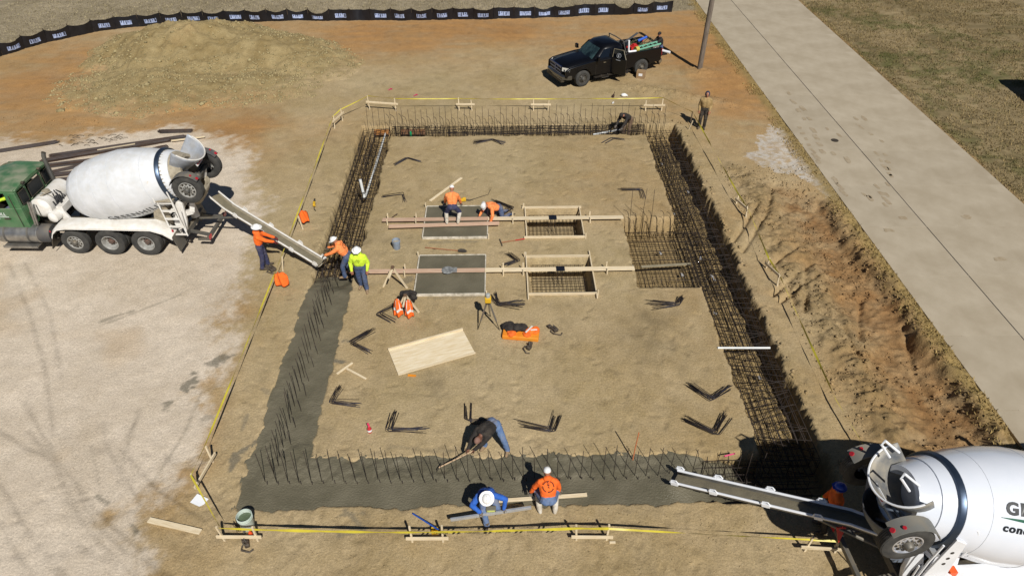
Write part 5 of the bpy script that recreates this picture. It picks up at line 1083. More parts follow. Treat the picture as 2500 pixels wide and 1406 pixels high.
def swoosh(root, s0, s1, ang, side, mt):
    m = MB(); up = (Vector((0, 0, 1)) - DAX * DAX.z).normalized(); out = Vector((0, side, 0)); vs = []
    for i in range(20):
        t = i / 19; s = s0 + (s1 - s0) * t; r = drum_r(s) + .012; w = .035 * math.sin(math.pi * min(1, t * 1.3)) + .004
        for sg in (-1, 1): a = ang - .07 * t + sg * w / r; vs.append(DRUM_F + DAX * s + (out * math.cos(a) + up * math.sin(a)) * r)
    m._add(vs, [(2 * i, 2 * i + 2, 2 * i + 3, 2 * i + 1) for i in range(19)]); m.obj('swoosh', mt, root)
swoosh(right_truck, 3.06, 1.0, R(40), -1, mat('swoosh_green', srgb(20, 96, 70), .4))
# lettering on the green door
WL = mat('door_lettering', srgb(226, 232, 228), .5)
for body, size, x, z in (('GREENHILL', .17, 5.15, 1.60), ('CONCRETE', .075, 5.2, 1.42)):
    me = textmesh(body, size, 0, .004, 'CENTER', 1, .15); me.materials.append(WL); linkmesh('door_lettering', me, left_truck, (x, 1.078, z), (R(90), 0, R(180)))
me = MB().box((5.1, 1.076, 1.49), (.9, .006, .02)).obj('door_stripe', WL, left_truck)
# ================================================================== PEOPLE
SKIN = mat('skin_tan', srgb(176, 124, 96), .6, col2=srgb(160, 108, 82), nscale=8); SKIND = mat('skin_brown', srgb(128, 86, 66), .6, col2=srgb(112, 74, 56), nscale=8)
def cloth(name, c, c2=None): return mat(name, c, .85, col2=c2 or tuple(k * .8 for k in c), nscale=7, bump=.8, bscale=14, dust=srgb(150, 132, 104), dust_amt=.5 if ('jeans' in name or 'trousers' in name or 'boots' in name) else .12, dscale=6)
ORG = cloth('orange_hoodie', srgb(255, 118, 30), srgb(236, 98, 24)); ORGP = cloth('pale_orange_hoodie', srgb(255, 152, 86), srgb(240, 130, 66)); LIME = cloth('lime_hoodie', srgb(214, 246, 60)); BLU = cloth('blue_hoodie', srgb(30, 98, 196)); BLKC = cloth('black_cloth', srgb(30, 28, 30)); TANJ = cloth('tan_jacket', srgb(164, 138, 92))
JEAN = cloth('blue_jeans', srgb(66, 100, 148), srgb(92, 126, 170)); JEAND = cloth('dark_jeans', srgb(44, 66, 104), srgb(64, 90, 130)); NAVY = cloth('navy_trousers', srgb(32, 46, 92)); BRNP = cloth('brown_trousers', srgb(98, 76, 60)); BLKP = cloth('black_trousers', srgb(24, 24, 28))
BOOTT = cloth('tan_boots', srgb(150, 124, 96)); BOOTW = cloth('pale_rubber_boots', srgb(216, 210, 198), srgb(188, 180, 164)); BOOTB = cloth('dark_boots', srgb(48, 42, 38)); GLOVE = cloth('grey_gloves', srgb(120, 112, 104)); GLOVER = cloth('dark_red_gloves', srgb(110, 32, 36))
HATW = mat('hat_white', srgb(240, 240, 238), .3, coat=.3, col2=srgb(230, 230, 228)); HATB = mat('hat_blue', srgb(40, 70, 170), .35); HAIR = mat('dark_hair', srgb(36, 28, 24), .8)
EYE = mat('eye_dark', srgb(20, 16, 16), .3)
def ik(a, t, l1, l2, pole):
    a, t, pole = Vector(a), Vector(t), Vector(pole); d = t - a; L = d.length
    if L > (l1 + l2) * .995: t = a + d * ((l1 + l2) * .995 / L); d = t - a; L = d.length
    u = d / L; x = (l1 * l1 - l2 * l2 + L * L) / (2 * L); h = math.sqrt(max(0, l1 * l1 - x * x)); p = pole - u * pole.dot(u); p.normalize()
    return a + u * x + p * h, t
def person(label, loc, face, top, pants, boots, P, hat='hard', hatmat=None, skin=None, gloves=None, neck_cloth=False, bareforearm=False, tall_boots=False, group='site workers', hair=None, logo=None, scale=1.0, z=None):
    """P: pelvis, torso direction, right vector, head direction, hand_l/r, foot_l/r (ankles), poles; local frame faces +Y"""
    skin = skin or SKIN; mats = [skin, top, pants, boots, gloves or skin, HAIR]
    V = Vector; pel = V(P['pelvis']); td = V(P['torso']).normalized(); rt = V(P.get('right', (1, 0, 0))).normalized(); rt = (rt - td * rt.dot(td)).normalized(); fw = td.cross(rt)
    sr = V(P.get('shoulder', rt)).normalized(); waist = pel + td * .17; chest = pel + td * .36; neck = pel + td * .53
    hd = V(P.get('head', td)).normalized(); headc = neck + hd * .17; face_v = V(P.get('look', (0, 1, 0))).normalized(); face_v = (face_v - hd * face_v.dot(hd)).normalized(); hr = face_v.cross(hd).normalized()
    B = []                                                                     # a, b, ra, rb, material
    def bone(a, b, ra, rb, k): B.append((V(a), V(b), ra, rb, k))
    hl, hrr = pel - rt * .095, pel + rt * .095
    for s in (-1, 1): bone(pel + rt * s * .065, waist + rt * s * .055, .125, .115, 2); bone(waist + rt * s * .055 + td * .02, chest + sr * s * .075, .142, .152, 1); bone(chest + sr * s * .075, neck + sr * s * .065 - td * .06, .148, .105, 1)
    bone(chest + fw * .02, neck - td * .02, .12, .075, 1); bone(neck - td * .03, neck + hd * .06, .075 if neck_cloth else .058, .072 if neck_cloth else .055, 1 if neck_cloth else 0)
    J = {}
    for s, k in ((-1, 'l'), (1, 'r')):
        sh = neck - td * .075 + sr * s * .185; el, wr = ik(sh, P['hand_' + k], .29, .26, P.get('elbow_' + k, (s * .6, -.6, -.3)))
        bone(neck - td * .05 + sr * s * .09, sh, .085, .075, 1); bone(sh, el, .082, .068, 1); bone(el, wr, .066, .05, 0 if bareforearm else 1); J['wr' + k] = wr; J['el' + k] = el
        hp = hl if s < 0 else hrr; kn, an = ik(hp, P['foot_' + k], .43, .42, P.get('knee_' + k, (s * .15, 1, .1)))
        bone(hp, kn, .112, .085, 2); bone(kn, an, .082, .072, 3 if tall_boots else 2); fd = V(P.get('toe_' + k, (s * .2, 1, 0))).normalized()
        heel = an + V((0, 0, -.045)) - fd * .06; toe = an + V((0, 0, -.055)) + fd * .17; bone(heel, an + V((0, 0, -.03)) + fd * .04, .05, .055, 3); bone(an + V((0, 0, -.04)), toe, .055, .042, 3); bone(an + V((0, 0, .06)), an - V((0, 0, .03)), .056, .056, 3)
    m = MB()
    for a, b, ra, rb, k in B:
        d = b - a; L = max(d.length, 1e-4); dn = d / L; prof = [(-ra * math.cos(t), ra * math.sin(t)) for t in (0.01, .5, 1.0)] + [(0, ra), (L, rb)] + [(L + rb * math.cos(t), rb * math.sin(t)) for t in (1.0, .5, 0.01)]
        m.lathe(prof, a, dn, 12)
    Mh = Matrix((hr, face_v, hd)).transposed(); hm = MB(); hm.ell((0, 0, .015), (.078, .098, .118), 16); hm.ell((0, .035, -.06), (.058, .06, .06), 12)
    m._add([headc + Mh @ V(p) for p in hm.v], hm.f)
    me = m.mesh('body'); tmp = bpy.data.objects.new('tmp', me); COL.objects.link(tmp); r_ = tmp.modifiers.new('r', 'REMESH'); r_.mode = 'VOXEL'; r_.voxel_size = .017; r_.use_smooth_shade = True; s_ = tmp.modifiers.new('s', 'SMOOTH'); s_.factor = .5; s_.iterations = 3
    dg = bpy.context.evaluated_depsgraph_get(); me2 = bpy.data.meshes.new_from_object(tmp.evaluated_get(dg)); bpy.data.objects.remove(tmp); bpy.data.meshes.remove(me)
    nv = len(me2.vertices); co = np.empty(nv * 3); me2.vertices.foreach_get('co', co); co = co.reshape(-1, 3); nr = np.empty(nv * 3); me2.vertices.foreach_get('normal', nr); nr = nr.reshape(-1, 3)
    def segd(pts):
        best = np.full(len(pts), 9.); lab = np.zeros(len(pts), int)
        for a, b, ra, rb, k in B:
            a_, d_ = np.array(a), np.array(b - a); t = np.clip(((pts - a_) @ d_) / (d_ @ d_ + 1e-9), 0, 1); dist = np.linalg.norm(pts - a_ - t[:, None] * d_, axis=1) - (ra + (rb - ra) * t); w = dist < best; best[w] = dist[w]; lab[w] = k
        h = np.linalg.norm((pts - np.array(headc)) / .11, axis=1) * .11 - .11; w = h < best - .005; lab[w] = 0; return lab
    labv = segd(co); folds = (fbm(co[:, 0] + co[:, 2] * .5, co[:, 2] + co[:, 1], 11, 3, 5) * .022 + fbm(co[:, 0] * 2, co[:, 2] + co[:, 1] * .7, 24, 2, 6) * .012) * ((labv == 1) | (labv == 2)); co2 = co + nr * folds[:, None]; me2.vertices.foreach_set('co', co2.ravel())
    npoly = len(me2.polygons); ctr = np.empty(npoly * 3); me2.polygons.foreach_get('center', ctr); lab = segd(ctr.reshape(-1, 3))
    bm = bmesh.new(); bm.from_mesh(me2); bm.faces.ensure_lookup_table()
    for f, k in zip(bm.faces, lab): f.material_index = int(k); f.smooth = True
    add = MB()
    # hands: palm and five fingers each
    for s, k in ((-1, 'l'), (1, 'r')):
        wr = J['wr' + k]; d = V(P.get('reach_' + k, wr - J['el' + k])).normalized(); pn = V(P.get('palm_' + k, (0, 0, -1))); pn = (pn - d * pn.dot(d)); pn = pn.normalized() if pn.length > .05 else V((s, 0, 0)); sd_ = d.cross(pn).normalized() * s; add.m(4)
        add.beam(wr - d * .02, wr + d * .095, .085, .034, pn)
        for i, (off, ln) in enumerate(((-.032, .085), (-.011, .095), (.011, .09), (.032, .07))):
            b0 = wr + d * .085 + sd_ * off; add.tube([b0, b0 + d * ln * .42 + pn * .008, b0 + d * ln * .68 + pn * .034, b0 + d * ln * .72 + pn * .062], [.0105, .0095, .009, .0075], 6)
        b0 = wr + d * .03 - sd_ * .04; add.tube([b0, b0 + d * .03 - sd_ * .025 + pn * .012, b0 + d * .062 - sd_ * .028 + pn * .035], [.012, .011, .009], 6)
    # face
    F_ = lambda x, y, z_: headc + Mh @ V((x, y, z_)); add.m(0); add.tube([F_(0, .088, .03), F_(0, .112, -.01), F_(0, .095, -.02)], [.010, .015, .012], 6)
    for s in (-1, 1): add.ell(F_(s * .08, 0, 0), (.014, .022, .032), 8)
    add.m(5)
    for s in (-1, 1): add.ell(F_(s * .032, .088, .028), .011, 6)
    add.tube([F_(-.024, .088, -.062), F_(.024, .088, -.062)], .006, 5)
    off = [bm.verts.new(p) for p in add.v]
    for f, k in zip(add.f, add.mi):
        try: nf = bm.faces.new([off[i] for i in f]); nf.material_index = k; nf.smooth = True
        except ValueError: pass
    bmesh.ops.recalc_face_normals(bm, faces=bm.faces); bm.to_mesh(me2); bm.free()
    for q in mats: me2.materials.append(q)
    x, y = loc; zz = gz(x, y) if z is None else z
    o = bpy.data.objects.new('person', me2); COL.objects.link(o); o.location = (x, y, zz); a = math.atan2(face[1], face[0]) - math.pi / 2; o.rotation_euler = (0, 0, a); o.scale = (scale,) * 3
    tag(o, label, 'person', group)
    hm = MB()
    if hat in ('hard', 'brim'):
        hm.ell((0, 0, .045), (.112, .132, .108), 20); hm.v = [(p[0], p[1], max(p[2], .045)) for p in hm.v]; br = .036 if hat == 'hard' else .062
        hm.lathe([(-.008, .1), (-.008, .112 + br), (.0, .115 + br), (.01, .11 + br * .4), (.012, .10)], (0, .012 if hat == 'hard' else 0, .046), (0, 0, 1), 24); hm.tube([(0, -.12, .06), (0, -.06, .145), (0, .02, .158), (0, .1, .11), (0, .13, .06)], .012, 6)
        if hat == 'hard': hm.box((0, .13, .044), (.15, .09, .012))
        nm, mt = 'hard_hat', hatmat or HATW
    elif hat == 'cap': hm.ell((0, -.005, .05), (.092, .112, .09), 18); hm.v = [(p[0], p[1], max(p[2], .03)) for p in hm.v]; hm.box((0, .14, .04), (.13, .1, .012), (R(-8), 0, 0)); nm, mt = 'cap', hatmat or HATW
    elif hat == 'beanie': hm.ell((0, -.012, .035), (.093, .112, .108), 18); hm.v = [(p[0], p[1], max(p[2], .0)) for p in hm.v]; nm, mt = 'knit_cap', hatmat or BLKC
    elif hat == 'hood': hm.ell((0, -.025, .01), (.112, .115, .145), 18); hm.v = [(p[0], min(p[1], .045), p[2]) for p in hm.v]; nm, mt = 'hood', hatmat or BLKC
    else: hm.ell((0, -.014, .03), (.083, .1, .108), 18); hm.v = [(p[0], min(p[1], .05), max(p[2], -.01)) for p in hm.v]; nm, mt = 'hair', hatmat or HAIR
    h2 = MB(); h2._add([headc + Mh @ V(p) for p in hm.v], hm.f); h2.obj(nm, mt, o, smooth=45)
    if neck_cloth:
        hb = MB(); c0 = neck - fw * .07 + hd * .02; hb.ell(c0, (.115, .085, .075), 14); hb.obj('hood_collar', top, o, smooth=60)
    if logo:
        side, rr, off_ = logo; nrm = fw * side; c0 = chest + td * .02 + nrm * off_; up_ = td; rx = up_.cross(nrm) if side > 0 else up_.cross(nrm)
        rx = up_.cross(nrm).normalized(); lm = MB()
        for i in range(24):
            if i % 6 == 5: continue
            t = 2 * math.pi * i / 24; q = c0 + (rx * math.cos(t) + up_ * math.sin(t)) * rr; lm.beam(q - (rx * -math.sin(t) + up_ * math.cos(t)) * rr * .09, q + (rx * -math.sin(t) + up_ * math.cos(t)) * rr * .09, .004, rr * .17, (rx * math.cos(t) + up_ * math.sin(t)))
        lm.obj('round_emblem', mat('emblem_ink', srgb(50, 34, 30), .8), o)
        tm = textmesh('S\nB\nS', rr * .62, 0, .002, 'CENTER'); 
        for v in tm.vertices: q = c0 + rx * (v.co.x + v.co.y * -.12) + up_ * (v.co.y * .72 + rr * .32) + nrm * .004; v.co = q
        tm.materials.append(MATS['emblem_ink']); linkmesh('monogram', tm, o)
    return o
STAND = dict(pelvis=(0, 0, .94), torso=(0, .03, 1), foot_l=(-.12, 0, .1), foot_r=(.12, .02, .1), hand_l=(-.30, .05, .86), hand_r=(.30, .05, .86))
def pose(**k): d = dict(STAND); d.update(k); return d
# at the left chute
person('worker in orange standing at the left chute with a hand on its rail', G(648, 655), (1, .25), ORG, NAVY, BOOTB, pose(torso=(0, .10, 1), hand_r=(.10, .60, 1.02), hand_l=(-.12, .58, 1.06), elbow_r=(.5, -.2, -.8), elbow_l=(-.5, -.2, -.8), foot_l=(-.12, .1, .1), foot_r=(.10, -.08, .1)), 'brim', gloves=GLOVER, neck_cloth=True, scale=1.03)
person('worker in orange bending over the rebar at the mouth of the left chute', (-5.42, 19.45), (-1, .12), ORGP, JEAND, BOOTT, pose(pelvis=(0, -.12, .90), torso=(0, .52, .85), head=(0, .5, .85), hand_r=(.25, .62, 1.0), hand_l=(-.2, .66, .95), foot_l=(-.14, .05, .1), foot_r=(.14, -.1, .1), elbow_l=(-.6, -.3, -.6)), neck_cloth=True, z=-.03, logo=(-1, .09, .168), gloves=GLOVE)
person('worker in a lime yellow hoodie standing with hands at his belt', G(888, 706), (.0, -1), LIME, JEAND, BOOTT, pose(hand_l=(-.25, .14, .90), hand_r=(.25, .14, .90), elbow_l=(-.7, -.7, 0), elbow_r=(.7, -.7, 0), foot_l=(-.13, .10, .1), foot_r=(.10, -.14, .1), head=(0, .22, 1), torso=(0, .05, 1)), neck_cloth=True, logo=(1, .055, .175), scale=1.02)
# on the poured pad
kx, ky = G(1106, 551)
person('worker in orange and navy kneeling with his back turned on the back pad', (kx, ky), (.02, 1), ORGP, NAVY, BOOTW, pose(pelvis=(0, .12, .60), torso=(0, .42, .9), head=(0, .5, .85), hand_l=(-.32, .62, .45), hand_r=(.3, .55, .5), foot_l=(-.22, -.10, .1), foot_r=(.22, -.08, .1), knee_l=(-.12, 1, .3), knee_r=(.12, 1, .3), elbow_l=(-.8, -.2, .3), elbow_r=(.8, -.2, .3)), 'cap', tall_boots=True, z=.17, gloves=GLOVE)
person('worker in orange on hands and knees trowelling the back pad with a white hat', (-.12, 23.12), (-.9, -.5), ORGP, JEAND, BOOTB, pose(pelvis=(0, -.05, .42), torso=(0, .92, .42), head=(0, .95, .30), look=(0, .2, -1), hand_l=(-.34, .52, .14), hand_r=(.14, .78, .18), foot_l=(-.16, -.48, .08), foot_r=(.16, -.46, .08), knee_l=(-.2, .9, -.5), knee_r=(.2, .9, -.5), toe_l=(0, -1, -.2), toe_r=(0, -1, -.2), elbow_l=(-.8, -.1, .5), elbow_r=(.8, -.1, .5)), 'brim', gloves=GLOVE)
# front trench
def to_local(p, loc, face, z):
    a = math.atan2(face[1], face[0]) - math.pi / 2; return Matrix.Rotation(-a, 3, 'Z') @ (Vector(p) - Vector((loc[0], loc[1], z)))
HOE0 = Gv(1072, 1141, .0); HOE1 = Gv(1163, 1096, .52); hl_, hf_ = (-.26, 12.02), (-.42, -.90); hz_ = gz(*hl_)
hA = to_local(HOE0.lerp(HOE1, .92), hl_, hf_, hz_); hB = to_local(HOE0.lerp(HOE1, .70), hl_, hf_, hz_)
person('worker in black bending over the footing with a long hoe', hl_, hf_, BLKC, JEAN, BOOTT, pose(pelvis=(-.02, .02, .84), torso=(.20, .95, .12), right=(1, -.2, 0), head=(.12, .92, -.22), look=(0, -.2, -1), hand_l=hA, hand_r=hB, elbow_l=(-.9, .2, .2), elbow_r=(.9, .2, .1), foot_l=(-.46, .14, .1), foot_r=(.16, .24, .1), knee_l=(-.5, .6, .2), knee_r=(.3, .8, .2)), 'hair', hatmat=mat('brown_cap', srgb(120, 84, 70), .8, col2=srgb(140, 110, 98)), skin=SKIND, z=hz_)
SB0, SB1 = Gv(1215, 1222, .03), Gv(1433, 1207, .05); ol_, of_ = G(1336, 1246), (-.04, 1); oz_ = gz(*ol_)
oA = to_local(SB0.lerp(SB1, .33) + Vector((0, -.02, .16)), ol_, of_, oz_); oB = to_local(SB0.lerp(SB1, .70) + Vector((0, -.02, .16)), ol_, of_, oz_)
person('worker in orange hood and white boots levelling with a board, seen from behind', ol_, of_, ORG, JEAN, BOOTW, pose(pelvis=(0, -.10, .58), torso=(0, .62, .78), head=(-.03, .40, .9), hand_l=oA, hand_r=oB, reach_l=(-.1, .15, -1), reach_r=(.1, .15, -1), palm_l=(0, -1, 0), palm_r=(0, -1, 0), elbow_l=(-1, -.1, .3), elbow_r=(1, -.1, .3), foot_l=(-.19, .0, .1), foot_r=(.19, -.03, .1), knee_l=(-.25, 1, .3), knee_r=(.25, 1, .3)), 'cap', gloves=GLOVE, neck_cloth=True, tall_boots=True, logo=(-1, .13, .170), z=oz_)
LV0, LV1 = Gv(1100, 1268, .36), Gv(1297, 1238, .48); bl_, bf_ = (-.42, 9.72), (.04, -1); bz_ = gz(*bl_)
bA = to_local(LV0.lerp(LV1, .66) + Vector((0, .02, .10)), bl_, bf_, bz_); bB = to_local(LV0.lerp(LV1, .36) + Vector((0, .02, .10)), bl_, bf_, bz_)
person('worker in a blue hoodie and wide white hat crouching over a long metal level', bl_, bf_, BLU, JEAN, BOOTB, pose(pelvis=(0, -.34, .60), torso=(.0, .72, .69), head=(0, .66, .6), look=(0, .5, -.8), hand_l=bA, hand_r=bB, elbow_l=(-1, -.1, .2), elbow_r=(1, -.1, .2), foot_l=(-.16, -.25, .1), foot_r=(.02, .24, .1), knee_l=(-.4, 1, .3), knee_r=(.1, 1, .4)), 'brim', gloves=GLOVE, neck_cloth=True, z=bz_)
# back of the site
person('person in a tan jacket and dark hood standing beside the back right tape corner', G(1712, 314), (-.28, -1), TANJ, BLKP, BOOTB, pose(hand_l=(-.22, .12, .92), hand_r=(.23, .10, .90), elbow_l=(-.4, -1, 0), elbow_r=(.4, -1, 0), foot_l=(-.1, .02, .1)), 'hood', hatmat=mat('dark_blue_hood', srgb(44, 52, 78), .85), neck_cloth=False, scale=1.04, group='people at the back of the site')
person('worker in a black jacket and brown trousers stooping in the back trench', (6.02, 30.62), (-.75, -.65), BLKC, BRNP, BOOTB, pose(pelvis=(0, -.18, .95), torso=(0, .86, .52), head=(0, .8, .3), look=(0, .5, -.8), hand_l=(-.2, .62, .72), hand_r=(.15, .66, .70), foot_l=(-.14, -.05, .1), foot_r=(.14, .05, .1)), 'beanie', z=-.42, gloves=GLOVE, group='people at the back of the site')
person('person in black with a knit cap reaching into the pickup bed from the tail', G(1607, 153), (-.92, -.38), BLKC, JEAND, BOOTB, pose(torso=(0, .24, .97), hand_l=(-.1, .62, 1.12), hand_r=(.12, .55, 1.1), elbow_l=(-.5, -.2, -.8), elbow_r=(.5, -.2, -.8)), 'beanie', group='people at the back of the site', gloves=GLOVE)
# in the shade of the right truck, and the driver
lx, ly = G(2058, 1188, 1.70)
person('worker in an orange vest and blue hard hat in the shade of the right truck', (lx, ly), (-.9, .2), ORG, BLKP, BOOTB, pose(hand_l=(-.26, .12, .9), hand_r=(.26, .14, .92), torso=(0, .06, 1)), 'hard', hatmat=HATB, gloves=cloth('green_gloves', srgb(60, 150, 40)))
dl = Matrix.Translation(LT) @ Matrix.Rotation(LRZ, 4, 'Z') @ Vector((4.62, .52, 0))
person('driver in a lime shirt seated in the green cab', (dl.x, dl.y), (-1, .04), LIME, JEAND, BOOTB, pose(pelvis=(0, -.1, .62), torso=(0, -.05, 1), hand_l=(-.3, .45, .85), hand_r=(.2, .45, .85), foot_l=(-.15, .55, .12), foot_r=(.15, .6, .12), knee_l=(-.1, .4, 1), knee_r=(.1, .4, 1)), 'cap', hatmat=BLKC, z=1.1)
# ================================================================== BLACK PICKUP
PB = mat('black_car_paint', srgb(8, 9, 13), .3, coat=.25, spec=.3, col2=srgb(10, 11, 16)); PDUST = mat('black_paint_dusty', srgb(22, 21, 22), .5, dust=srgb(110, 96, 76), dust_amt=.3)
TINT = mat('tinted_glass', srgb(10, 13, 18), .05, spec=.8); WSH = mat('windshield_glass', srgb(60, 82, 84), .1, spec=.5, col2=srgb(18, 28, 34), nscale=1.6); LAMP = mat('headlamp', srgb(226, 224, 214), .15, .2); CHB = mat('grille_chrome', srgb(120, 136, 190), .12, 1.0)
PK = Vector((7.40, 38.2, 0)); PZ = math.atan2(-1.62, -3.5)
pick = empty('pickup_truck', PK, PZ, 'black pickup with an open rear door and a loaded bed', 'pickup')
PM = Matrix.Translation(PK) @ Matrix.Rotation(PZ, 4, 'Z')
def arc(cx, r, z0, n=9):
    a = math.asin(min(1, (z0 - .43) / r)) if z0 > .43 else 0; return [(cx + r * math.cos(t), .43 + r * math.sin(t)) for t in np.linspace(a, math.pi - a, n)]
WB = 3.72
side = [(-1.22, .62), (-1.25, 1.05), (-1.22, 1.34), (1.08, 1.36), (1.12, 1.30), (3.2, 1.27), (3.9, 1.20), (4.55, 1.12), (4.78, 1.0), (4.80, .62)] + arc(WB, .52, .55) + [(2.9, .48), (.9, .48)] + arc(0, .52, .55)
for s in (1, -1): MB().prism(side, (0, s * .93, 0), (1, 0, 0), (0, 0, 1), .13).obj('side_panel', PB, pick, smooth=30, bevel=.03)
hd = [[Vector((x, y * w, z + dz)) for y, dz in ((-1, -.12), (-.92, -.02), (-.45, .05), (0, .03), (.45, .05), (.92, -.02), (1, -.12))] for x, w, z in ((3.05, .90, 1.30), (3.6, .89, 1.27), (4.25, .86, 1.20), (4.62, .82, 1.12), (4.78, .78, 1.02))]
MB().loft(hd).obj('hood', PB, pick, smooth=50)
MB().box((2.0, 0, .62), (5.4, 1.72, .3)).obj('chassis', BLACKST, pick)
def ring(x0, x1, w, z): return [Vector((x0, -w * .86, z)), Vector((x0 + .1, -w, z)), Vector((x1 - .25, -w, z)), Vector((x1, -w * .8, z)), Vector((x1 + .06, 0, z)), Vector((x1, w * .8, z)), Vector((x1 - .25, w, z)), Vector((x0 + .1, w, z)), Vector((x0, w * .86, z)), Vector((x0 - .02, 0, z))]
cabin = MB().loft([ring(1.06, 3.12, .95, 1.24), ring(1.14, 2.92, .90, 1.40), ring(1.24, 2.52, .80, 1.74), ring(1.36, 2.40, .72, 1.88), ring(1.6, 2.2, .5, 1.93)]).obj('cabin', PB, pick, smooth=40)
def pane(name, pts, mt, par, th=.012):
    pts = [Vector(p) for p in pts]; n = (pts[1] - pts[0]).cross(pts[2] - pts[0]).normalized(); m = MB(); k = len(pts); m._add([p + n * th for p in pts] + [p - n * th for p in pts], [tuple(range(k)), tuple(range(k, 2 * k))[::-1]] + [(i, (i + 1) % k, (i + 1) % k + k, i + k) for i in range(k)]); return m.obj(name, mt, par)
pane('windshield', [(3.10, -.72, 1.30), (3.16, 0, 1.30), (3.10, .72, 1.30), (2.56, .60, 1.76), (2.60, 0, 1.77), (2.56, -.60, 1.76)], WSH, cabin)
for s in (1, -1):
    pane('side_window', [(2.02, s * .925, 1.36), (2.82, s * .925, 1.36), (2.42, s * .80, 1.76), (2.02, s * .80, 1.76)], TINT, cabin)
    if s < 0: pane('side_window', [(1.22, s * .925, 1.36), (1.94, s * .925, 1.36), (1.94, s * .80, 1.76), (1.32, s * .80, 1.76)], TINT, cabin)
    MB().box((2.95, s * 1.13, 1.42), (.12, .2, .22)).tube([(2.92, s * .93, 1.36), (2.95, s * 1.05, 1.38)], .02).obj('mirror', PB, pick, bevel=.03)
    MB().box((2.45, s * 1.0, 1.13), (.16, .03, .03)).obj('door_handle', CHROME, pick)
    MB().box((1.9, s * 1.0, .40), (2.3, .14, .05)).tube([(2.6, s * .95, .47), (2.6, s * 1.08, .33), (2.2, s * 1.08, .33), (2.2, s * .95, .47)], .025).tube([(1.3, s * .95, .47), (1.3, s * 1.08, .33), (.95, s * 1.08, .33), (.95, s * .95, .47)], .025).obj('side_step', PDUST, pick)
    wheel(pick, (0, s * .86, .43), s, .43, .29, False, False, mat('dull_rim', srgb(96, 92, 86), .5, .5), holes=6); wheel(pick, (WB, s * .86, .43), s, .43, .29, False, False, MATS['dull_rim'], holes=6)
    pane('headlight', [(4.60, s * .99, .93), (4.82, s * .62, .92), (4.80, s * .60, 1.10), (4.50, s * .985, 1.10)], LAMP, pick, .02)
pane('rear_window', [(1.14, -.6, 1.40), (1.14, .6, 1.40), (1.27, .55, 1.74), (1.27, -.55, 1.74)], TINT, cabin)
# door openings and seams on the near side; rear door swung out
for x in (2.0, 2.98): MB().box((x, .998, 1.0), (.012, .01, .9)).obj('door_seam', BLACKST, pick)
dmat = Matrix.Translation((2.0, .985, 0)) @ Matrix.Rotation(R(-62), 4, 'Z')
rd = MB(); rd._add([dmat @ Vector(p) for p in MB().box((-.44, .0, .92), (.86, .07, .86)).v], MB().box((0, 0, 0), (1, 1, 1)).f); door = rd.obj('rear_door', PB, pick, bevel=.02)
fr = MB(); fr.tube([dmat @ Vector(p) for p in ((-.03, 0, 1.34), (-.05, -.08, 1.76), (-.62, -.08, 1.78), (-.84, 0, 1.34))], .025, 6); fr.obj('door_frame', mat('worn_trim', srgb(120, 112, 92), .5), door)
pane('door_glass', [dmat @ Vector(p) for p in ((-.05, 0, 1.34), (-.84, 0, 1.34), (-.62, -.08, 1.76), (-.07, -.08, 1.75))], TINT, door, .008)
em = MB(); EC = dmat @ Vector((-.42, .045, 1.50)); ex = (dmat.to_3x3() @ Vector((1, 0, 0))); ez = (dmat.to_3x3() @ Vector((0, -.18, 1))).normalized()
MB().tube([EC + ex * .12 * math.cos(t) + ez * .12 * math.sin(t) for t in np.linspace(0, 2 * math.pi, 24)], .012, 5).obj('round_emblem', mat('emblem_white', srgb(150, 154, 160), .6), door); MB().tube([EC - ez * .07, EC + ez * .02 + ex * .03, EC + ez * .08], .03, 6).obj('emblem_mark', MATS['emblem_white'], door); MB().beam(EC - ex * .13 - ez * .23, EC + ex * .13 - ez * .23, .012, .03).obj('emblem_words', MATS['emblem_white'], door)
# nose
MB().box((4.82, 0, .95), (.06, 1.16, .34)).obj('grille', mat('grille_black', srgb(18, 20, 28), .4), pick)
gr = MB(); gr.beam((4.84, -.6, 1.12), (4.84, .6, 1.12), .06, .09).beam((4.85, -.58, .78), (4.85, .58, .78), .05, .05).beam((4.86, 0, .8), (4.86, 0, 1.1), .08, .07).beam((4.86, -.56, .95), (4.86, .56, .95), .05, .06); gr.obj('grille_surround', CHB, pick)
MB().loft([[Vector((x, y, z)) for x, z in ((4.72 - c, .50), (4.96 - c, .52), (4.98 - c, .68), (4.90 - c, .74), (4.72 - c, .72))] for y, c in ((-1.0, .3), (-.8, .06), (0, 0), (.8, .06), (1.0, .3))]).obj('front_bumper', mat('bumper_chrome', srgb(120, 124, 130), .2, .9, dust=DUST, dust_amt=.3), pick, smooth=40)
MB().box((4.86, 0, .45), (.2, 1.6, .14)).obj('air_dam', BLACKST, pick)
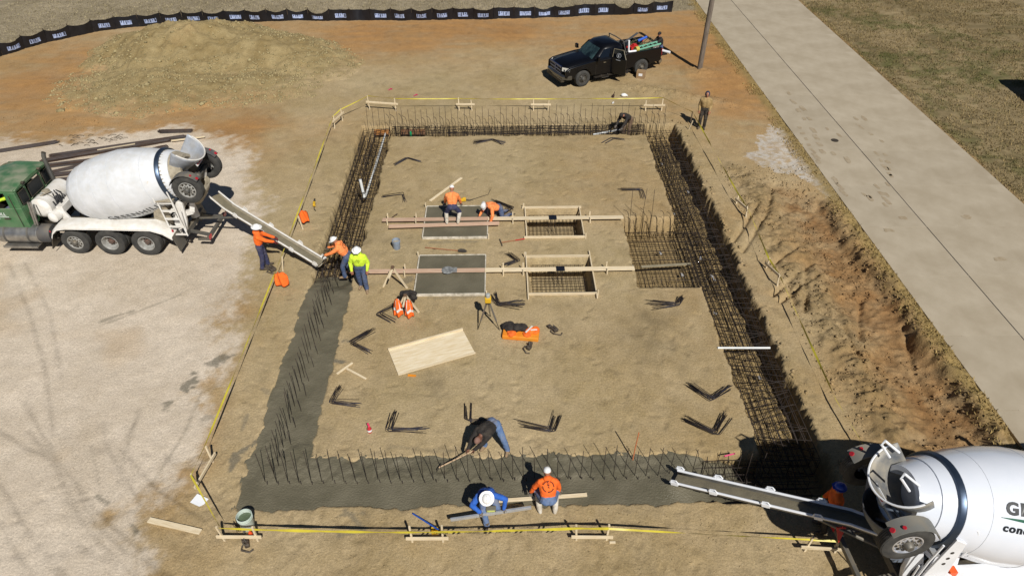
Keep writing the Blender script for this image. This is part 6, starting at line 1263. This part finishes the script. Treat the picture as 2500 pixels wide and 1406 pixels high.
# bed
MB().box((-.08, 0, .80), (2.2, 1.74, .06)).obj('bed_floor', BLACKST, pick); MB().box((1.02, 0, 1.06), (.08, 1.74, .56)).obj('bulkhead', PB, pick); MB().box((-1.48, 0, .84), (.5, 1.7, .07)).obj('tailgate', PDUST, pick)
MB().box((-1.30, 0, .55), (.2, 1.8, .18)).obj('rear_bumper', CHROME, pick, bevel=.03)
for s in (1, -1): MB().box((-1.24, s * .92, 1.1), (.05, .12, .36)).obj('tail_lamp', RED, pick)
for s in (1, -1): MB().tube([(1.02, s * .8, 1.36), (1.18, s * .72, 1.95), (1.18, 0, 1.98)], .03, 7).tube([(1.02, s * .8, 1.36), (.4, s * .82, 1.36)], .03, 7).obj('headache_rack', GREYST, pick)
def placed(m, base, name, mt, label, cat, group=None, smooth=None, bevel=0):
    b = Vector(base); m.v = [tuple(Vector(p) - b) for p in m.v]; o = m.obj(name, mt, smooth=smooth, bevel=bevel); o.location = PM @ b; o.rotation_euler = (0, 0, PZ); tag(o, label, cat, group); return o
LOAD = 'load in the pickup bed'
placed(MB().tube([(.95, .88, 2.02), (.92, .90, 1.42), (.90, .91, 1.41), (.45, .92, 1.39)], .055, 8), (.92, .9, 1.38), 'white_pipe_elbow', WHITE, 'white pipe standing in an L on the near rail of the pickup bed', 'pipe', LOAD, 50)
gen = placed(MB().box((.75, .35, 1.40), (.42, .5, .34)).box((.75, .35, 1.60), (.36, .44, .08)), (.75, .35, .84), 'generator', mat('generator_black', srgb(24, 24, 26), .5), 'black and red engine box behind the pickup cab', 'generator', LOAD, None, .02)
MB().box((-.2, .1, .62), (.14, .52, .16)).box((0, .26, .72), (.3, .03, .1)).obj('red_cover', REDPLASTIC, gen); MB().box((0, 0, .2), (.4, .5, .4)).obj('crate_stand', BLACKST, gen)
placed(MB().box((.25, .45, 1.32), (.3, .3, .42)).box((.25, .45, 1.56), (.2, .2, .06)), (.25, .45, .84), 'tool_case', REDPLASTIC, 'red tool case in the pickup bed beside the engine box', 'tool case', LOAD, None, .02)
placed(MB().tube([(.4, .78, 1.42), (.2, .78, 1.42)], .14, 14), (.3, .78, 1.3), 'wire_roll', mat('rope_yellow', srgb(190, 180, 90), .8), 'round roll of yellowish wire on the near bed rail', 'wire roll', LOAD, 40)
lad = empty('step_ladder', PM @ Vector((-.1, .62, 1.36)), PZ, 'pale green ladder lying along the near side of the pickup bed', 'ladder', LOAD); LGR = mat('ladder_green', srgb(132, 196, 168), .5)
for y in (-.17, .17): MB().beam((-1.15, y, .12), (.75, y, -.02), .04, .07).obj('rail', LGR, lad)
for k in range(6): MB().beam((-1.0 + .3 * k, -.17, .11 - .022 * k), (-1.0 + .3 * k, .17, .11 - .022 * k), .05, .03).obj('rung', LGR, lad)
placed(MB().tube([(-.9, -.1, 1.62), (-.3, -.05, 1.5)], .075, 10), (-.6, -.1, 1.4), 'blue_tube', mat('blue_plastic', srgb(52, 96, 196), .5), 'blue tube lying across the load in the pickup bed', 'tube', LOAD, 50)
placed(MB().beam((-.6, -.55, 1.75), (.55, -.15, 1.5), .12, .04), (0, -.3, 1.4), 'straight_edge', ALU, 'long silver straight edge sticking up from the pickup bed', 'straight edge', LOAD)
tn = MB()
for k in range(18): x, y = random.uniform(-.9, .3), random.uniform(-.7, .5); tn.tube([(x, y, 1.0), (x - random.uniform(.1, .6), y + random.uniform(-.2, .2), 1.25 + random.uniform(0, .2)), (x - random.uniform(.5, .9), y + random.uniform(-.3, .3), 1.35)], .02, 5)
tn.box((-.2, -.1, 1.0), (1.4, 1.2, .3)); o = placed(tn, (-.3, -.1, .84), 'tool_heap', mat('tool_heap_mix', srgb(92, 96, 60), .7, col2=srgb(60, 50, 44), nscale=9), 'heap of hand tools and hoses filling the pickup bed', 'tools', LOAD); o['kind'] = 'stuff'
placed(MB().tube([(-1.35, .2, .98), (-1.78, 1.02, .98)], .075, 10), (-1.5, .6, .9), 'white_pipe', WHITE, 'white pipe sticking out over the pickup tailgate', 'pipe', LOAD, 50)
placed(MB().box((-1.5, -.2, 1.02), (.42, .6, .28)), (-1.5, -.2, .88), 'tool_tray', mat('tray_grey', srgb(126, 122, 112), .6), 'grey tool tray on the open tailgate in front of the person in black', 'tray', LOAD, None, .02)
bx_, by_ = G(1564, 190); c1 = empty('cardboard_box', (bx_, by_, gz(bx_, by_)), R(-20), 'tan cardboard box standing by the rear wheel of the pickup', 'box'); MB().box((0, 0, .2), (.46, .34, .4)).obj('carton', mat('cardboard', srgb(160, 132, 98), .8), c1); MB().box((.0, -.172, .22), (.2, .006, .14)).obj('paper_label', WHITE, c1)
rx_, ry_ = G(1562, 176); MB_ = MB().box((0, 0, .12), (.5, .28, .24)).box((0, 0, .28), (.4, .2, .09)).tube([(-.15, 0, .32), (-.1, 0, .4), (.1, 0, .4), (.15, 0, .32)], .018); tag(MB_.obj('fuel_can', REDPLASTIC, loc=(rx_, ry_, gz(rx_, ry_) + .2), bevel=.02), 'red case behind the cardboard box at the pickup wheel', 'case')
tag(MB().box((0, 0, .1), (.5, .3, .2)).obj('crate', GREYST, loc=(rx_, ry_, gz(rx_, ry_))), 'low grey crate under the red case', 'crate')
# ================================================================== SMALL THINGS ON THE SITE
def lay(a, b, w, h, z=0, name='board', mt=None, label='', cat='board', lift=0, group=None):
    A, B = Gv(*a, 0), Gv(*b, 0); c = (A + B) / 2; d = B - A; m = MB().box((0, 0, h / 2 + lift), (d.length, w, h)); za = (gz(A.x, A.y) + gz(B.x, B.y)) / 2
    o = m.obj(name, mt or WOOD, bevel=.004); o.location = (c.x, c.y, max(za, gz(c.x, c.y)) if z is None else z); o.rotation_euler = (0, 0, math.atan2(d.y, d.x)); return tag(o, label, cat, group)
lay((1050, 493), (1127, 437), .10, .045, .02, label='loose pale board lying behind the back poured pad', name='loose_board')
lay((365, 1271), (491, 1300), .14, .045, .02, label='pale board lying alone on the ground at the lower left', name='loose_board')
lay((823, 915), (861, 888), .06, .04, .02, label='short thin stick, upper one of the crossed pair beside the footing', name='stick', cat='stick'); lay((847, 902), (894, 927), .06, .04, .02, label='longer thin stick, lower one of the crossed pair beside the footing', name='stick', cat='stick')
lay((1568, 634), (1690, 627), .10, .04, -.34, label='grey lath resting on the rebar mat in the bay', name='lath', mt=mat('weathered_lath', srgb(150, 140, 116), .85), cat='lath')
# plywood sheet with two battens
P0, P1, P2, P3 = Gv(953, 858), Gv(1120, 812), Gv(1156, 860), Gv(982, 915); c = (P0 + P1 + P2 + P3) / 4; a = math.atan2((P1 - P0).y, (P1 - P0).x); ply = empty('plywood_sheet', (c.x, c.y, gz(c.x, c.y)), a, 'pale plywood sheet with battens lying in the middle of the pad', 'plywood')
MB().box((0, 0, .045), (2.42, 1.2, .02)).obj('sheet', PLY, ply); MB().box((0, .57, .08), (2.44, .06, .05)).obj('batten', WOOD, ply, bevel=.004); MB().box((0, -.58, .055), (2.44, .05, .05)).obj('batten', WOOD, ply, bevel=.004)
# pipes
PVC = mat('white_pvc', srgb(226, 228, 226), .4, col2=srgb(206, 208, 206), nscale=3)
m = MB(); m.tube([(-5.52, 30.75, -.18), (-5.58, 27.5, -.22), (-5.66, 25.2, -.25)], .045, 10); tag(m.obj('drain_pipe', PVC, smooth=50), 'long white pipe running down the left trench over the rebar', 'pipe')
ux, uy = -5.70, 25.1; m = MB(); m.tube([(0, 0, -.26), (-.03, .05, .0), (-.08, .1, .52)], .06, 10); tag(m.obj('pipe_riser', PVC, smooth=50, loc=(ux, uy, 0)), 'short white pipe riser standing at the end of the long white pipe', 'pipe')
m = MB(); a_, b_ = Gv(1752, 849, .02), Gv(1880, 849, .02); m.tube([a_, b_], .036, 10); tag(m.obj('sleeve_pipe', PVC, smooth=50), 'white pipe laid straight across the right trench', 'pipe')
m = MB(); m.tube([Gv(1448, 329, -.2), Gv(1518, 316, -.1)], .05, 10); tag(m.obj('conduit_pipe', PVC, smooth=50), 'white pipe in the back trench left of the crouching worker', 'pipe')
# buckets
def bucket(u, v, mt, label, fill=None, s=1.0, stain=None):
    x, y = G(u, v); root = empty('bucket', (x, y, gz(x, y)), random.uniform(0, 3), label, 'bucket'); m = MB(); m.lathe([(0, 0), (0, .125 * s), (.02, .13 * s), (.36 * s, .15 * s), (.37 * s, .155 * s), (.375 * s, .145 * s), (.36 * s, .142 * s), (.03, .12 * s), (.03, 0)], (0, 0, 0), (0, 0, 1), 24, cap=False); m.obj('pail', mt, root, smooth=40)
    b = MB()
    for z in (.29, .33): b.lathe([(z * s, .148 * s), (z * s + .004, .156 * s), (z * s + .012, .156 * s), (z * s + .016, .149 * s)], (0, 0, 0), (0, 0, 1), 24, cap=False); 
    b.obj('rim_band', mt, root, smooth=40); MB().tube([(.152 * s * math.cos(t), .152 * s * math.sin(t) * .3 - .12 * s * math.sin(t), (.34 - .1 * math.sin(t)) * s) for t in np.linspace(0, math.pi, 12)], .004, 5).obj('bail_handle', GREYST, root)
    if fill: MB().lathe([(.27 * s, .137 * s), (.275 * s, .1 * s), (.27 * s, 0)], (0, 0, 0), (0, 0, 1), 20, cap=False).obj('contents', fill, root)
bucket(969, 606, mat('blue_grey_bucket', srgb(142, 158, 178), .5, col2=srgb(120, 134, 152), nscale=5, dust=DUST, dust_amt=.4), 'grey blue bucket left of the back poured pad', CEMENT)
bucket(606, 1283, mat('white_bucket', srgb(206, 216, 208), .45, col2=srgb(180, 196, 184), nscale=4), 'pale bucket with murky water at the front left corner', mat('murky_water', srgb(92, 106, 84), .15), 1.2)
# long-handled tools
HND = mat('tool_handle_wood', srgb(166, 112, 78), .7); TST = mat('tool_steel', srgb(110, 104, 94), .5, .6)
def tool(a, b, kind, label, hm=None, hm2=None, r=.018, za=.03, zb=.05):
    A, B = Gv(*a, za), Gv(*b, zb); root = empty(kind, A, 0, label, kind.replace('_', ' '), 'hand tools'); d = B - A; dn = d.normalized(); s = Vector((-dn.y, dn.x, 0)).normalized()
    if hm2: MB().tube([(0, 0, 0), d * .6], r, 8).obj('handle', hm or HND, root); MB().tube([d * .6, d], r * 1.05, 8).obj('grip', hm2, root)
    else: MB().tube([(0, 0, 0), d], r, 8).obj('handle', hm or HND, root)
    if kind == 'shovel':
        sec = []
        for t, w, c in ((0, .05, .02), (.08, .1, .03), (.2, .11, .03), (.3, .07, .01), (.34, .015, 0)): p = -dn * t; sec.append([p - s * w + Vector((0, 0, c)), p, p + s * w + Vector((0, 0, c)), p + Vector((0, 0, .012))])
        MB().loft(sec).obj('blade', TST, root)
    elif kind == 'rake': 
        MB().beam(-s * .22, s * .22, .03, .05).obj('head', TST, root)
        for k in range(9): MB().tube([s * (-.2 + .05 * k), s * (-.2 + .05 * k) - dn * .02 + Vector((0, 0, -.06))], .006, 4).obj('tine', TST, root)
    elif kind == 'hoe': MB().prism([(-.13, 0), (.13, 0), (.11, .12), (-.11, .12)], (0, 0, -.06), s, Vector((0, 0, 1)), .006).obj('blade', TST, root)
    elif kind == 'pry_bar': MB().tube([(0, 0, 0), -dn * .05 + s * .04, -dn * .04 + s * .09], .014, 6).obj('claw', TST, root)
    elif kind == 'hammer': MB().beam(-s * .09, s * .09, .05, .05).obj('head', TST, root)
    return root
tool((1118, 612), (1038, 604), 'shovel', 'shovel with a red-brown handle lying between the poured pads'); tool((1223, 592), (1281, 583), 'rake', 'rake with a red grip lying left of the back pit', HND, REDPLASTIC); tool((952, 535), (970, 522), 'pry_bar', 'short rusty bar lying left of the back plank', REBARRUST)
hoe = empty('hoe', HOE0, 0, 'long wooden hoe held by the worker in black over the footing', 'hoe'); hd_ = HOE1 - HOE0; MB().tube([(0, 0, .01), hd_ * 1.06], .019, 8).obj('handle', mat('pale_handle', srgb(206, 176, 142), .7), hoe); MB().prism([(-.13, 0), (.13, 0), (.11, .12), (-.11, .12)], (0, 0, -.06), (.45, .9, 0), (0, 0, 1), .006).obj('blade', TST, hoe)
tool((1070, 1292), (1008, 1253), 'float_handle', 'blue-handled float lying against the front batter board', mat('blue_handle', srgb(48, 96, 190), .5), None, .02, .35, .05)
bfx, bfy = G(1062, 1300); tag(MB().box((0, 0, .1), (.16, .08, .2)).box((0, -.05, .1), (.1, .02, .12)).obj('tape_measure', mat('tool_yellow', srgb(226, 180, 40), .5), loc=(bfx, bfy, gz(bfx, bfy)), bevel=.02), 'yellow and black tape measure at the foot of the blue handle', 'tape measure')
# screed board and aluminium level in the front
o = MB().beam(SB0, SB1, .09, .05).obj('screed_board', WOOD, bevel=.004); tag(o, 'pale screed board pulled over the wet footing by the worker in orange', 'board')
lev = empty('long_level', LV0, 0, 'long aluminium level held by the worker in blue', 'level'); d = LV1 - LV0; MB().beam((0, 0, 0), d, .05, .09).obj('level_body', mat('level_aluminium', srgb(206, 210, 216), .35, .5), lev, bevel=.004); MB().box(d * .5 + Vector((.0, .06, .09)), (.24, .12, .1)).obj('level_head', mat('level_box', srgb(120, 116, 100), .6), lev, bevel=.01); MB().box(d * .5 + Vector((.0, -.0, .10)), (.18, .02, .05)).obj('vial', mat('vial_yellow', srgb(206, 214, 120), .3), lev)
# grade stick in the footing
m = MB(); b = Gv(1544, 1122, 0); m.tube([(0, 0, -.4), (.02, 0, .55), (.045, 0, 1.12)], .016, 6); g_ = m.obj('grade_rod', mat('rod_orange', srgb(206, 128, 84), .6), loc=(b.x, b.y, -.02)); tag(g_, 'thin orange grade rod standing in the front footing', 'rod')
# spray bottle, folded paper, small litter
x, y = G(903, 1053); sb = empty('spray_bottle', (x, y, gz(x, y)), .5, 'red spray bottle with a pink trigger on the pad', 'spray bottle'); m = MB(); m.lathe([(0, 0), (0, .06), (.02, .065), (.13, .065), (.2, .03), (.23, .02)], (0, 0, 0), (0, 0, 1), 16, cap=False); m.obj('bottle', mat('bottle_red', srgb(196, 44, 60), .25, coat=.4), sb, smooth=40); MB().box((0, .02, .26), (.05, .12, .05)).box((0, .06, .22), (.02, .02, .06)).obj('trigger', mat('trigger_pink', srgb(240, 70, 110), .4), sb, bevel=.008); MB().lathe([(.05, .067), (.12, .067)], (0, 0, 0), (0, 0, 1), 16, cap=False).obj('bottle_label', WHITE, sb)
x, y = G(487, 1222); tag(MB().box((0, 0, .02), (.34, .26, .012), (.05, .04, 0)).obj('paper_sheet', WHITE, loc=(x, y, gz(x, y)), rot=(0, .06, -.4)), 'white sheet of paper under the tape at the left corner', 'paper')
PINK = mat('marking_pink', srgb(232, 80, 132), .8)
for u, v, lab in ((950, 222, 'bright pink marking flag lying behind the back left corner'), (1012, 236, 'pale pink marking flag right of the brighter one')):
    x, y = G(u, v); m = MB(); m.tube([(0, 0, 0), (.05, .03, .12)], .006, 5); m._add([(.05, .03, .12), (.16, .05, .10), (.18, .09, .03), (.05, .08, .02)], [(0, 1, 2, 3)]); m._add([(-.06, .0, .02), (.04, -.03, .05), (.07, .08, .03), (-.05, .09, .02)], [(0, 1, 2, 3)]); tag(m.obj('marking_flag', PINK, loc=(x, y, gz(x, y))), lab, 'flag')
x, y = G(1496, 238); tag(MB().lathe([(0, .07), (.12, .06), (.2, .02), (.32, .012)], (0, 0, 0), (.25, 0, 1), 10).obj('dark_bottle', mat('brown_plastic', srgb(64, 44, 36), .5), loc=(x, y, gz(x, y)), smooth=40), 'small dark bottle standing in front of the pickup', 'bottle')
x, y = G(1523, 236); tag(MB().ell((0, 0, .08), (.16, .12, .09), 10).box((.14, 0, .06), (.1, .16, .02)).obj('spare_hat', HATW, loc=(x, y, gz(x, y))), 'white hard hat lying on the ground in front of the pickup', 'hard hat')
for u, v, lab in ((1495, 254, 'small white cup by the back tape under the pickup'), (1540, 292, 'small white cup lying next to the crouching worker')):
    x, y = G(u, v); tag(MB().lathe([(0, .035), (.1, .045)], (0, 0, .02), (.6, 0, .8), 10).obj('paper_cup', WHITE, loc=(x, y, max(gz(x, y), 0))), lab, 'cup')
# yellow cut-off tools
def powertool(u, v, rz, label, c=(226, 184, 40)):
    x, y = G(u, v); r_ = empty('power_tool', (x, y, max(gz(x, y), .0) + (.09 if -3 < x < -.5 and 21.6 < y < 23.8 else 0)), rz, label, 'power tool'); MB().box((0, 0, .09), (.26, .1, .12)).box((.06, 0, .17), (.14, .06, .05)).obj('housing', mat('tool_yellow', srgb(*c), .5), r_, bevel=.02); MB().tube([(-.12, 0, .1), (-.26, 0, .09), (-.3, .03, .16)], .035, 8).obj('grip', BLACKST, r_); MB().tube([(.14, 0, .08), (.3, .0, .05), (.42, .06, .03)], .018, 6).obj('nozzle', BLACKST, r_); return r_
powertool(768, 503, R(-80), 'yellow and black power tool lying beside the left tape'); t_ = powertool(1130, 493, R(10), 'yellow power tool with a cable behind the kneeling worker'); MB().tube([(.4, .06, .03), (.7, .2, .01), (1.1, .35, .01), (1.25, .7, .01)], .012, 5).obj('cable', BLACKST, t_)
# tool belts
def belt(u, v, label, s=1.0):
    x, y = G(u, v); r_ = empty('tool_belt', (x, y, gz(x, y)), random.uniform(0, 3), label, 'tool belt'); LE = mat('belt_leather', srgb(60, 48, 38), .7, col2=srgb(92, 84, 74), nscale=12)
    MB().box((0, 0, .06), (.22 * s, .16 * s, .12)).obj('pouch', LE, r_, bevel=.02); MB().box((.2 * s, .05, .05), (.14, .12, .1)).obj('pouch', LE, r_, bevel=.02); MB().tube([(.1, .0, .05), (.0, .16 * s, .04), (-.16 * s, .14, .05), (-.3 * s, -.02, .02), (-.24 * s, -.12, .02)], .022, 6).obj('strap', LE, r_); MB().tube([(.02, .0, .1), (.05, .03, .24)], .012, 6).tube([(-.05, .0, .1), (-.08, .05, .22)], .010, 6).obj('hand_tool', GREYST, r_)
belt(1354, 806, 'dark tool belt on the pad right of the orange case'); belt(1292, 851, 'small dark tool belt below the orange case', .8); belt(665, 660, 'tangle of belt and tools at the feet of the worker by the left chute', 1.3); belt(604, 1330, 'dark glove and pouch under the front left batter board', .7)
# orange case with clothes
x, y = G(1272, 818); oc = empty('tool_case', (x, y, gz(x, y)), R(-8), 'open orange case heaped with a black jacket and hi-vis clothes', 'case'); ORP = mat('case_orange', srgb(236, 130, 30), .5, col2=srgb(220, 150, 50), nscale=4)
MB().box((0, 0, .08), (1.15, .52, .16)).obj('case_tray', ORP, oc, bevel=.03)
def heap(name, mt, par, pts, r, seed, flat=.6):
    m = MB(); [m.ell(p, (r * random.uniform(.8, 1.2), r * random.uniform(.7, 1.1), r * flat), 12) for p in pts]; me = m.mesh(name); tmp = bpy.data.objects.new('tmp', me); COL.objects.link(tmp); q = tmp.modifiers.new('r', 'REMESH'); q.mode = 'VOXEL'; q.voxel_size = .022; q.use_smooth_shade = True
    dg = bpy.context.evaluated_depsgraph_get(); me2 = bpy.data.meshes.new_from_object(tmp.evaluated_get(dg)); bpy.data.objects.remove(tmp); co = np.empty(len(me2.vertices) * 3); me2.vertices.foreach_get('co', co); co = co.reshape(-1, 3); nr = np.empty(len(co) * 3); me2.vertices.foreach_get('normal', nr); co += nr.reshape(-1, 3) * (fbm(co[:, 0] + co[:, 2], co[:, 1] + co[:, 2], 9, 3, seed) * .07)[:, None]; me2.vertices.foreach_set('co', co.ravel()); me2.materials.clear(); me2.materials.append(mt); return linkmesh(name, me2, par)
heap('black_jacket', BLKC, oc, [(-.35, .12, .2), (-.15, .1, .24), (.02, .14, .22), (-.42, .2, .18)], .2, 3); heap('vest', ORG, oc, [(.28, .05, .2), (.42, .1, .18), (.2, -.1, .17), (-.3, -.12, .17)], .17, 4, .45)
RFL = mat('reflective_strip', srgb(226, 228, 222), .4)
MB().beam((.16, -.14, .27), (.34, .16, .29), .05, .012).beam((.3, -.02, .28), (.5, .06, .25), .05, .012).obj('reflective_band', RFL, oc)
# tripod laser level
x, y = G(1193, 792); tp = empty('laser_level', (x, y, gz(x, y)), 0, 'yellow laser level on a silver tripod', 'laser level')
for k, (dx, dy) in enumerate(((-.33, -.22), (.33, -.25), (.05, .38))):
    l_ = MB(); l_.beam((dx * .15, dy * .15, .92), (dx * .75, dy * .75, .3), .05, .03); lo = l_.obj('leg', ALU, tp); MB().tube([(dx * .7, dy * .7, .35), (dx * 1.05, dy * 1.05, .0)], .014, 6).obj('foot_spike', BLACKST, lo)
MB().lathe([(0, .1), (.04, .1)], (0, 0, .92), (0, 0, 1), 14).obj('tripod_head', BLACKST, tp); MB().box((0, 0, 1.06), (.2, .2, .2)).obj('level_housing', mat('tool_yellow', srgb(226, 180, 40), .5), tp, bevel=.03); MB().lathe([(1.16, .075), (1.26, .075), (1.28, .05)], (0, 0, 0), (0, 0, 1), 16).obj('rotor_cap', mat('rotor_grey', srgb(170, 172, 168), .4), tp)
# trestles of stakes, one hung with jackets
def trestle(x, y, rz, label, h=.85, w=.42, coats=False):
    r_ = empty('trestle', (x, y, gz(x, y)), rz, label, 'trestle', 'stake trestles')
    for s in (-1, 1): MB().beam((-.02 * s, s * w, 0), (.02 * s, s * .02, h), .045, .06).obj('leg', WOOD, r_)
    MB().beam((.08, 0, h - .04), (-.45, .0, h - .1), .05, .06).obj('crossbar', WOOD, r_); MB().box((0, 0, h), (.1, .1, .12)).obj('knot', mat('knot_brown', srgb(110, 86, 66), .8), r_); return r_
tx, ty = G(965, 702); trestle(tx, ty, R(80), 'bare stake trestle standing over the front plank'); tx, ty = G(995, 762); t2 = trestle(tx, ty, R(85), 'stake trestle hung with orange and black jackets', .72, .38)
def coat(par, mt, strip, c, w, h, seed, lean=0, name='vest'):
    xs = np.linspace(-1, 1, 13); zs = np.linspace(0, 1, 15); vs = []
    for zz in zs:
        ww = w * (.62 + .38 * min(1, (1 - zz) * 2.5)) * (1.06 - .1 * zz)
        for xx in xs: vs.append((c[0] + xx * ww / 2, c[1] - .10 * (1 - xx * xx) - .05 * math.sin(5 * xx + 3 * zz + seed) + lean * (1 - zz), c[2] + h * (zz - 1) - .07 * xx * xx * (zz > .8)))
    m = MB(); k = 13; fs = [(j * k + i, j * k + i + 1, (j + 1) * k + i + 1, (j + 1) * k + i) for j in range(14) for i in range(12)]; m._add(vs, fs); m.mi = [1 if strip and ((j // 1) in (4, 5) or (i in (3, 8) and j > 5)) else 0 for j in range(14) for i in range(12)]
    o = m.obj(name, [mt, RFL], par, smooth=60); s = o.modifiers.new('t', 'SOLIDIFY'); s.thickness = .03; return o
def coat_thing(u, v, z, label, w, h, mt, strip, rz=0, lean=-.1):
    x, y = G(u, v, z); o = coat(None, mt, strip, (0, 0, 0), w, h, u, lean); o.name = 'hi_vis_vest'; o.location = (x, y, z); o.rotation_euler = (0, 0, rz); return tag(o, label, 'vest', 'orange vests hung on the site')
coat_thing(738, 512, .62, 'orange vest hung on the left tape, the rear one near the chute', .36, .46, ORG, False, R(15)); coat_thing(684, 662, .62, 'orange vest hung on the left tape, the front one by the chute worker', .46, .5, ORG, False, R(-8))
lx_, ly_ = t2.location.x, t2.location.y
for dx, dy, sd, lab in ((-.26, -.10, 1, 'orange jacket with pale strips hung on the trestle, left one'), (.10, -.16, 2, 'orange jacket with pale strips hung on the trestle, right one')):
    o = coat(None, ORG, True, (0, 0, 0), .28, .62, sd, -.12); o.name = 'hi_vis_jacket'; o.location = (lx_ + dx, ly_ + dy, .70 + gz(lx_, ly_)); tag(o, lab, 'jacket', 'jackets on the trestle')
bj = heap('black_coat', BLKC, None, [(-.1, .05, 0), (.1, .08, .02), (.22, .1, -.05), (0, 0, .06), (.2, .06, -.16)], .13, 8, .9); bj.location = (lx_ + .02, ly_ + .1, .66); tag(bj, 'black coat bundled over the top of the trestle', 'coat')
# red cone-shaped flag hanging at the right chute, green drink can, yellow marker, tie-wire at the corner
cp = Gv(2050, 1298, .95); tag(MB().prism([(-.10, .14), (.12, .14), (.02, -.30)], (0, 0, 0), (1, 0, 0), (0, .3, 1), .03).tube([(0, 0, .14), (.0, 0, .24)], .01).obj('red_flag', REDPLASTIC, loc=cp), 'red triangular flag hanging from the right chute', 'flag')
x, y = G(1003, 328); tag(MB().lathe([(0, .05), (.2, .05), (.26, .02)], (0, 0, 0), (0, 0, 1), 12).obj('green_bottle', mat('green_plastic', srgb(20, 140, 90), .4), loc=(x, y, -.1), smooth=40), 'small green bottle on the rebar at the back trench', 'bottle')
x, y = G(1006, 917); tag(MB().beam((-.12, 0, .02), (.12, -.03, .02), .06, .03).obj('marker', mat('marker_orange', srgb(240, 150, 40), .5), loc=(x, y, gz(x, y))), 'orange and yellow marker lying below the plywood', 'marker')
x, y = G(583, 1295); r_ = empty('tie_wire', (x, y, gz(x, y)), 0, 'bunch of black tie wire beside the pale bucket', 'tie wire')
for k in range(14): MB().tube([(random.uniform(-.06, .06), random.uniform(-.05, .05), 0), (random.uniform(-.12, .12), random.uniform(-.05, .1), .32)], .006, 4).obj('wire', REBAR, r_)
x, y = G(614, 1308); tag(MB().lathe([(0, .06), (.14, .05), (.2, .02)], (0, 0, 0), (0, 0, 1), 12).obj('marking_can', mat('marking_orange', srgb(240, 90, 40), .5), loc=(x, y, gz(x, y)), smooth=40), 'orange marking can between the bucket and the corner batter board', 'can')
x, y = G(596, 1300); tag(MB().lathe([(0, .03), (.26, .03), (.28, .02)], (0, 0, 0), (.1, .3, 1), 10).obj('steel_bottle', ALU, loc=(x, y, gz(x, y)), smooth=40), 'slim silver bottle beside the tie wire', 'bottle')
for u, v, w, lab in ((936, 300, .55, 'orange board standing against the back trench wall, left one'), (1010, 306, .9, 'rusty pinkish board standing against the back trench wall, right one')):
    x, y = G(u, v, -.1); o = MB().box((0, 0, 0), (w * 1.3, .03, .26), (R(-14), 0, 0)).obj('stop_board', mat('orange_ply' if w < .7 else 'pinkish_ply', srgb(176, 118, 54) if w < .7 else srgb(150, 112, 84), .8, col2=srgb(140, 96, 56), nscale=4), loc=(x, 31.0, -.22)); tag(o, lab, 'board')
x, y = G(1640, 1130, 0); tag(MB().lathe([(0, .02), (.3, .02)], (0, 0, 0), (1, .2, .1), 8).obj('pink_flagging', PINK, loc=Gv(1768, 1113, .15)), 'scrap of pink flagging by the front rebar', 'flag')
tag(MB().box((0, 0, .02), (.14, .05, .04)).obj('wood_offcut', WOOD, loc=Gv(1495, 1325, .0)), 'small wood offcut right of the front batter board', 'offcut')
pm_ = MB(); pm_.lathe([(0, .22), (.004, .2)], (0, 0, 0), (0, 0, 1), 14); 
dc_ = [Gv(1535, 640), ]
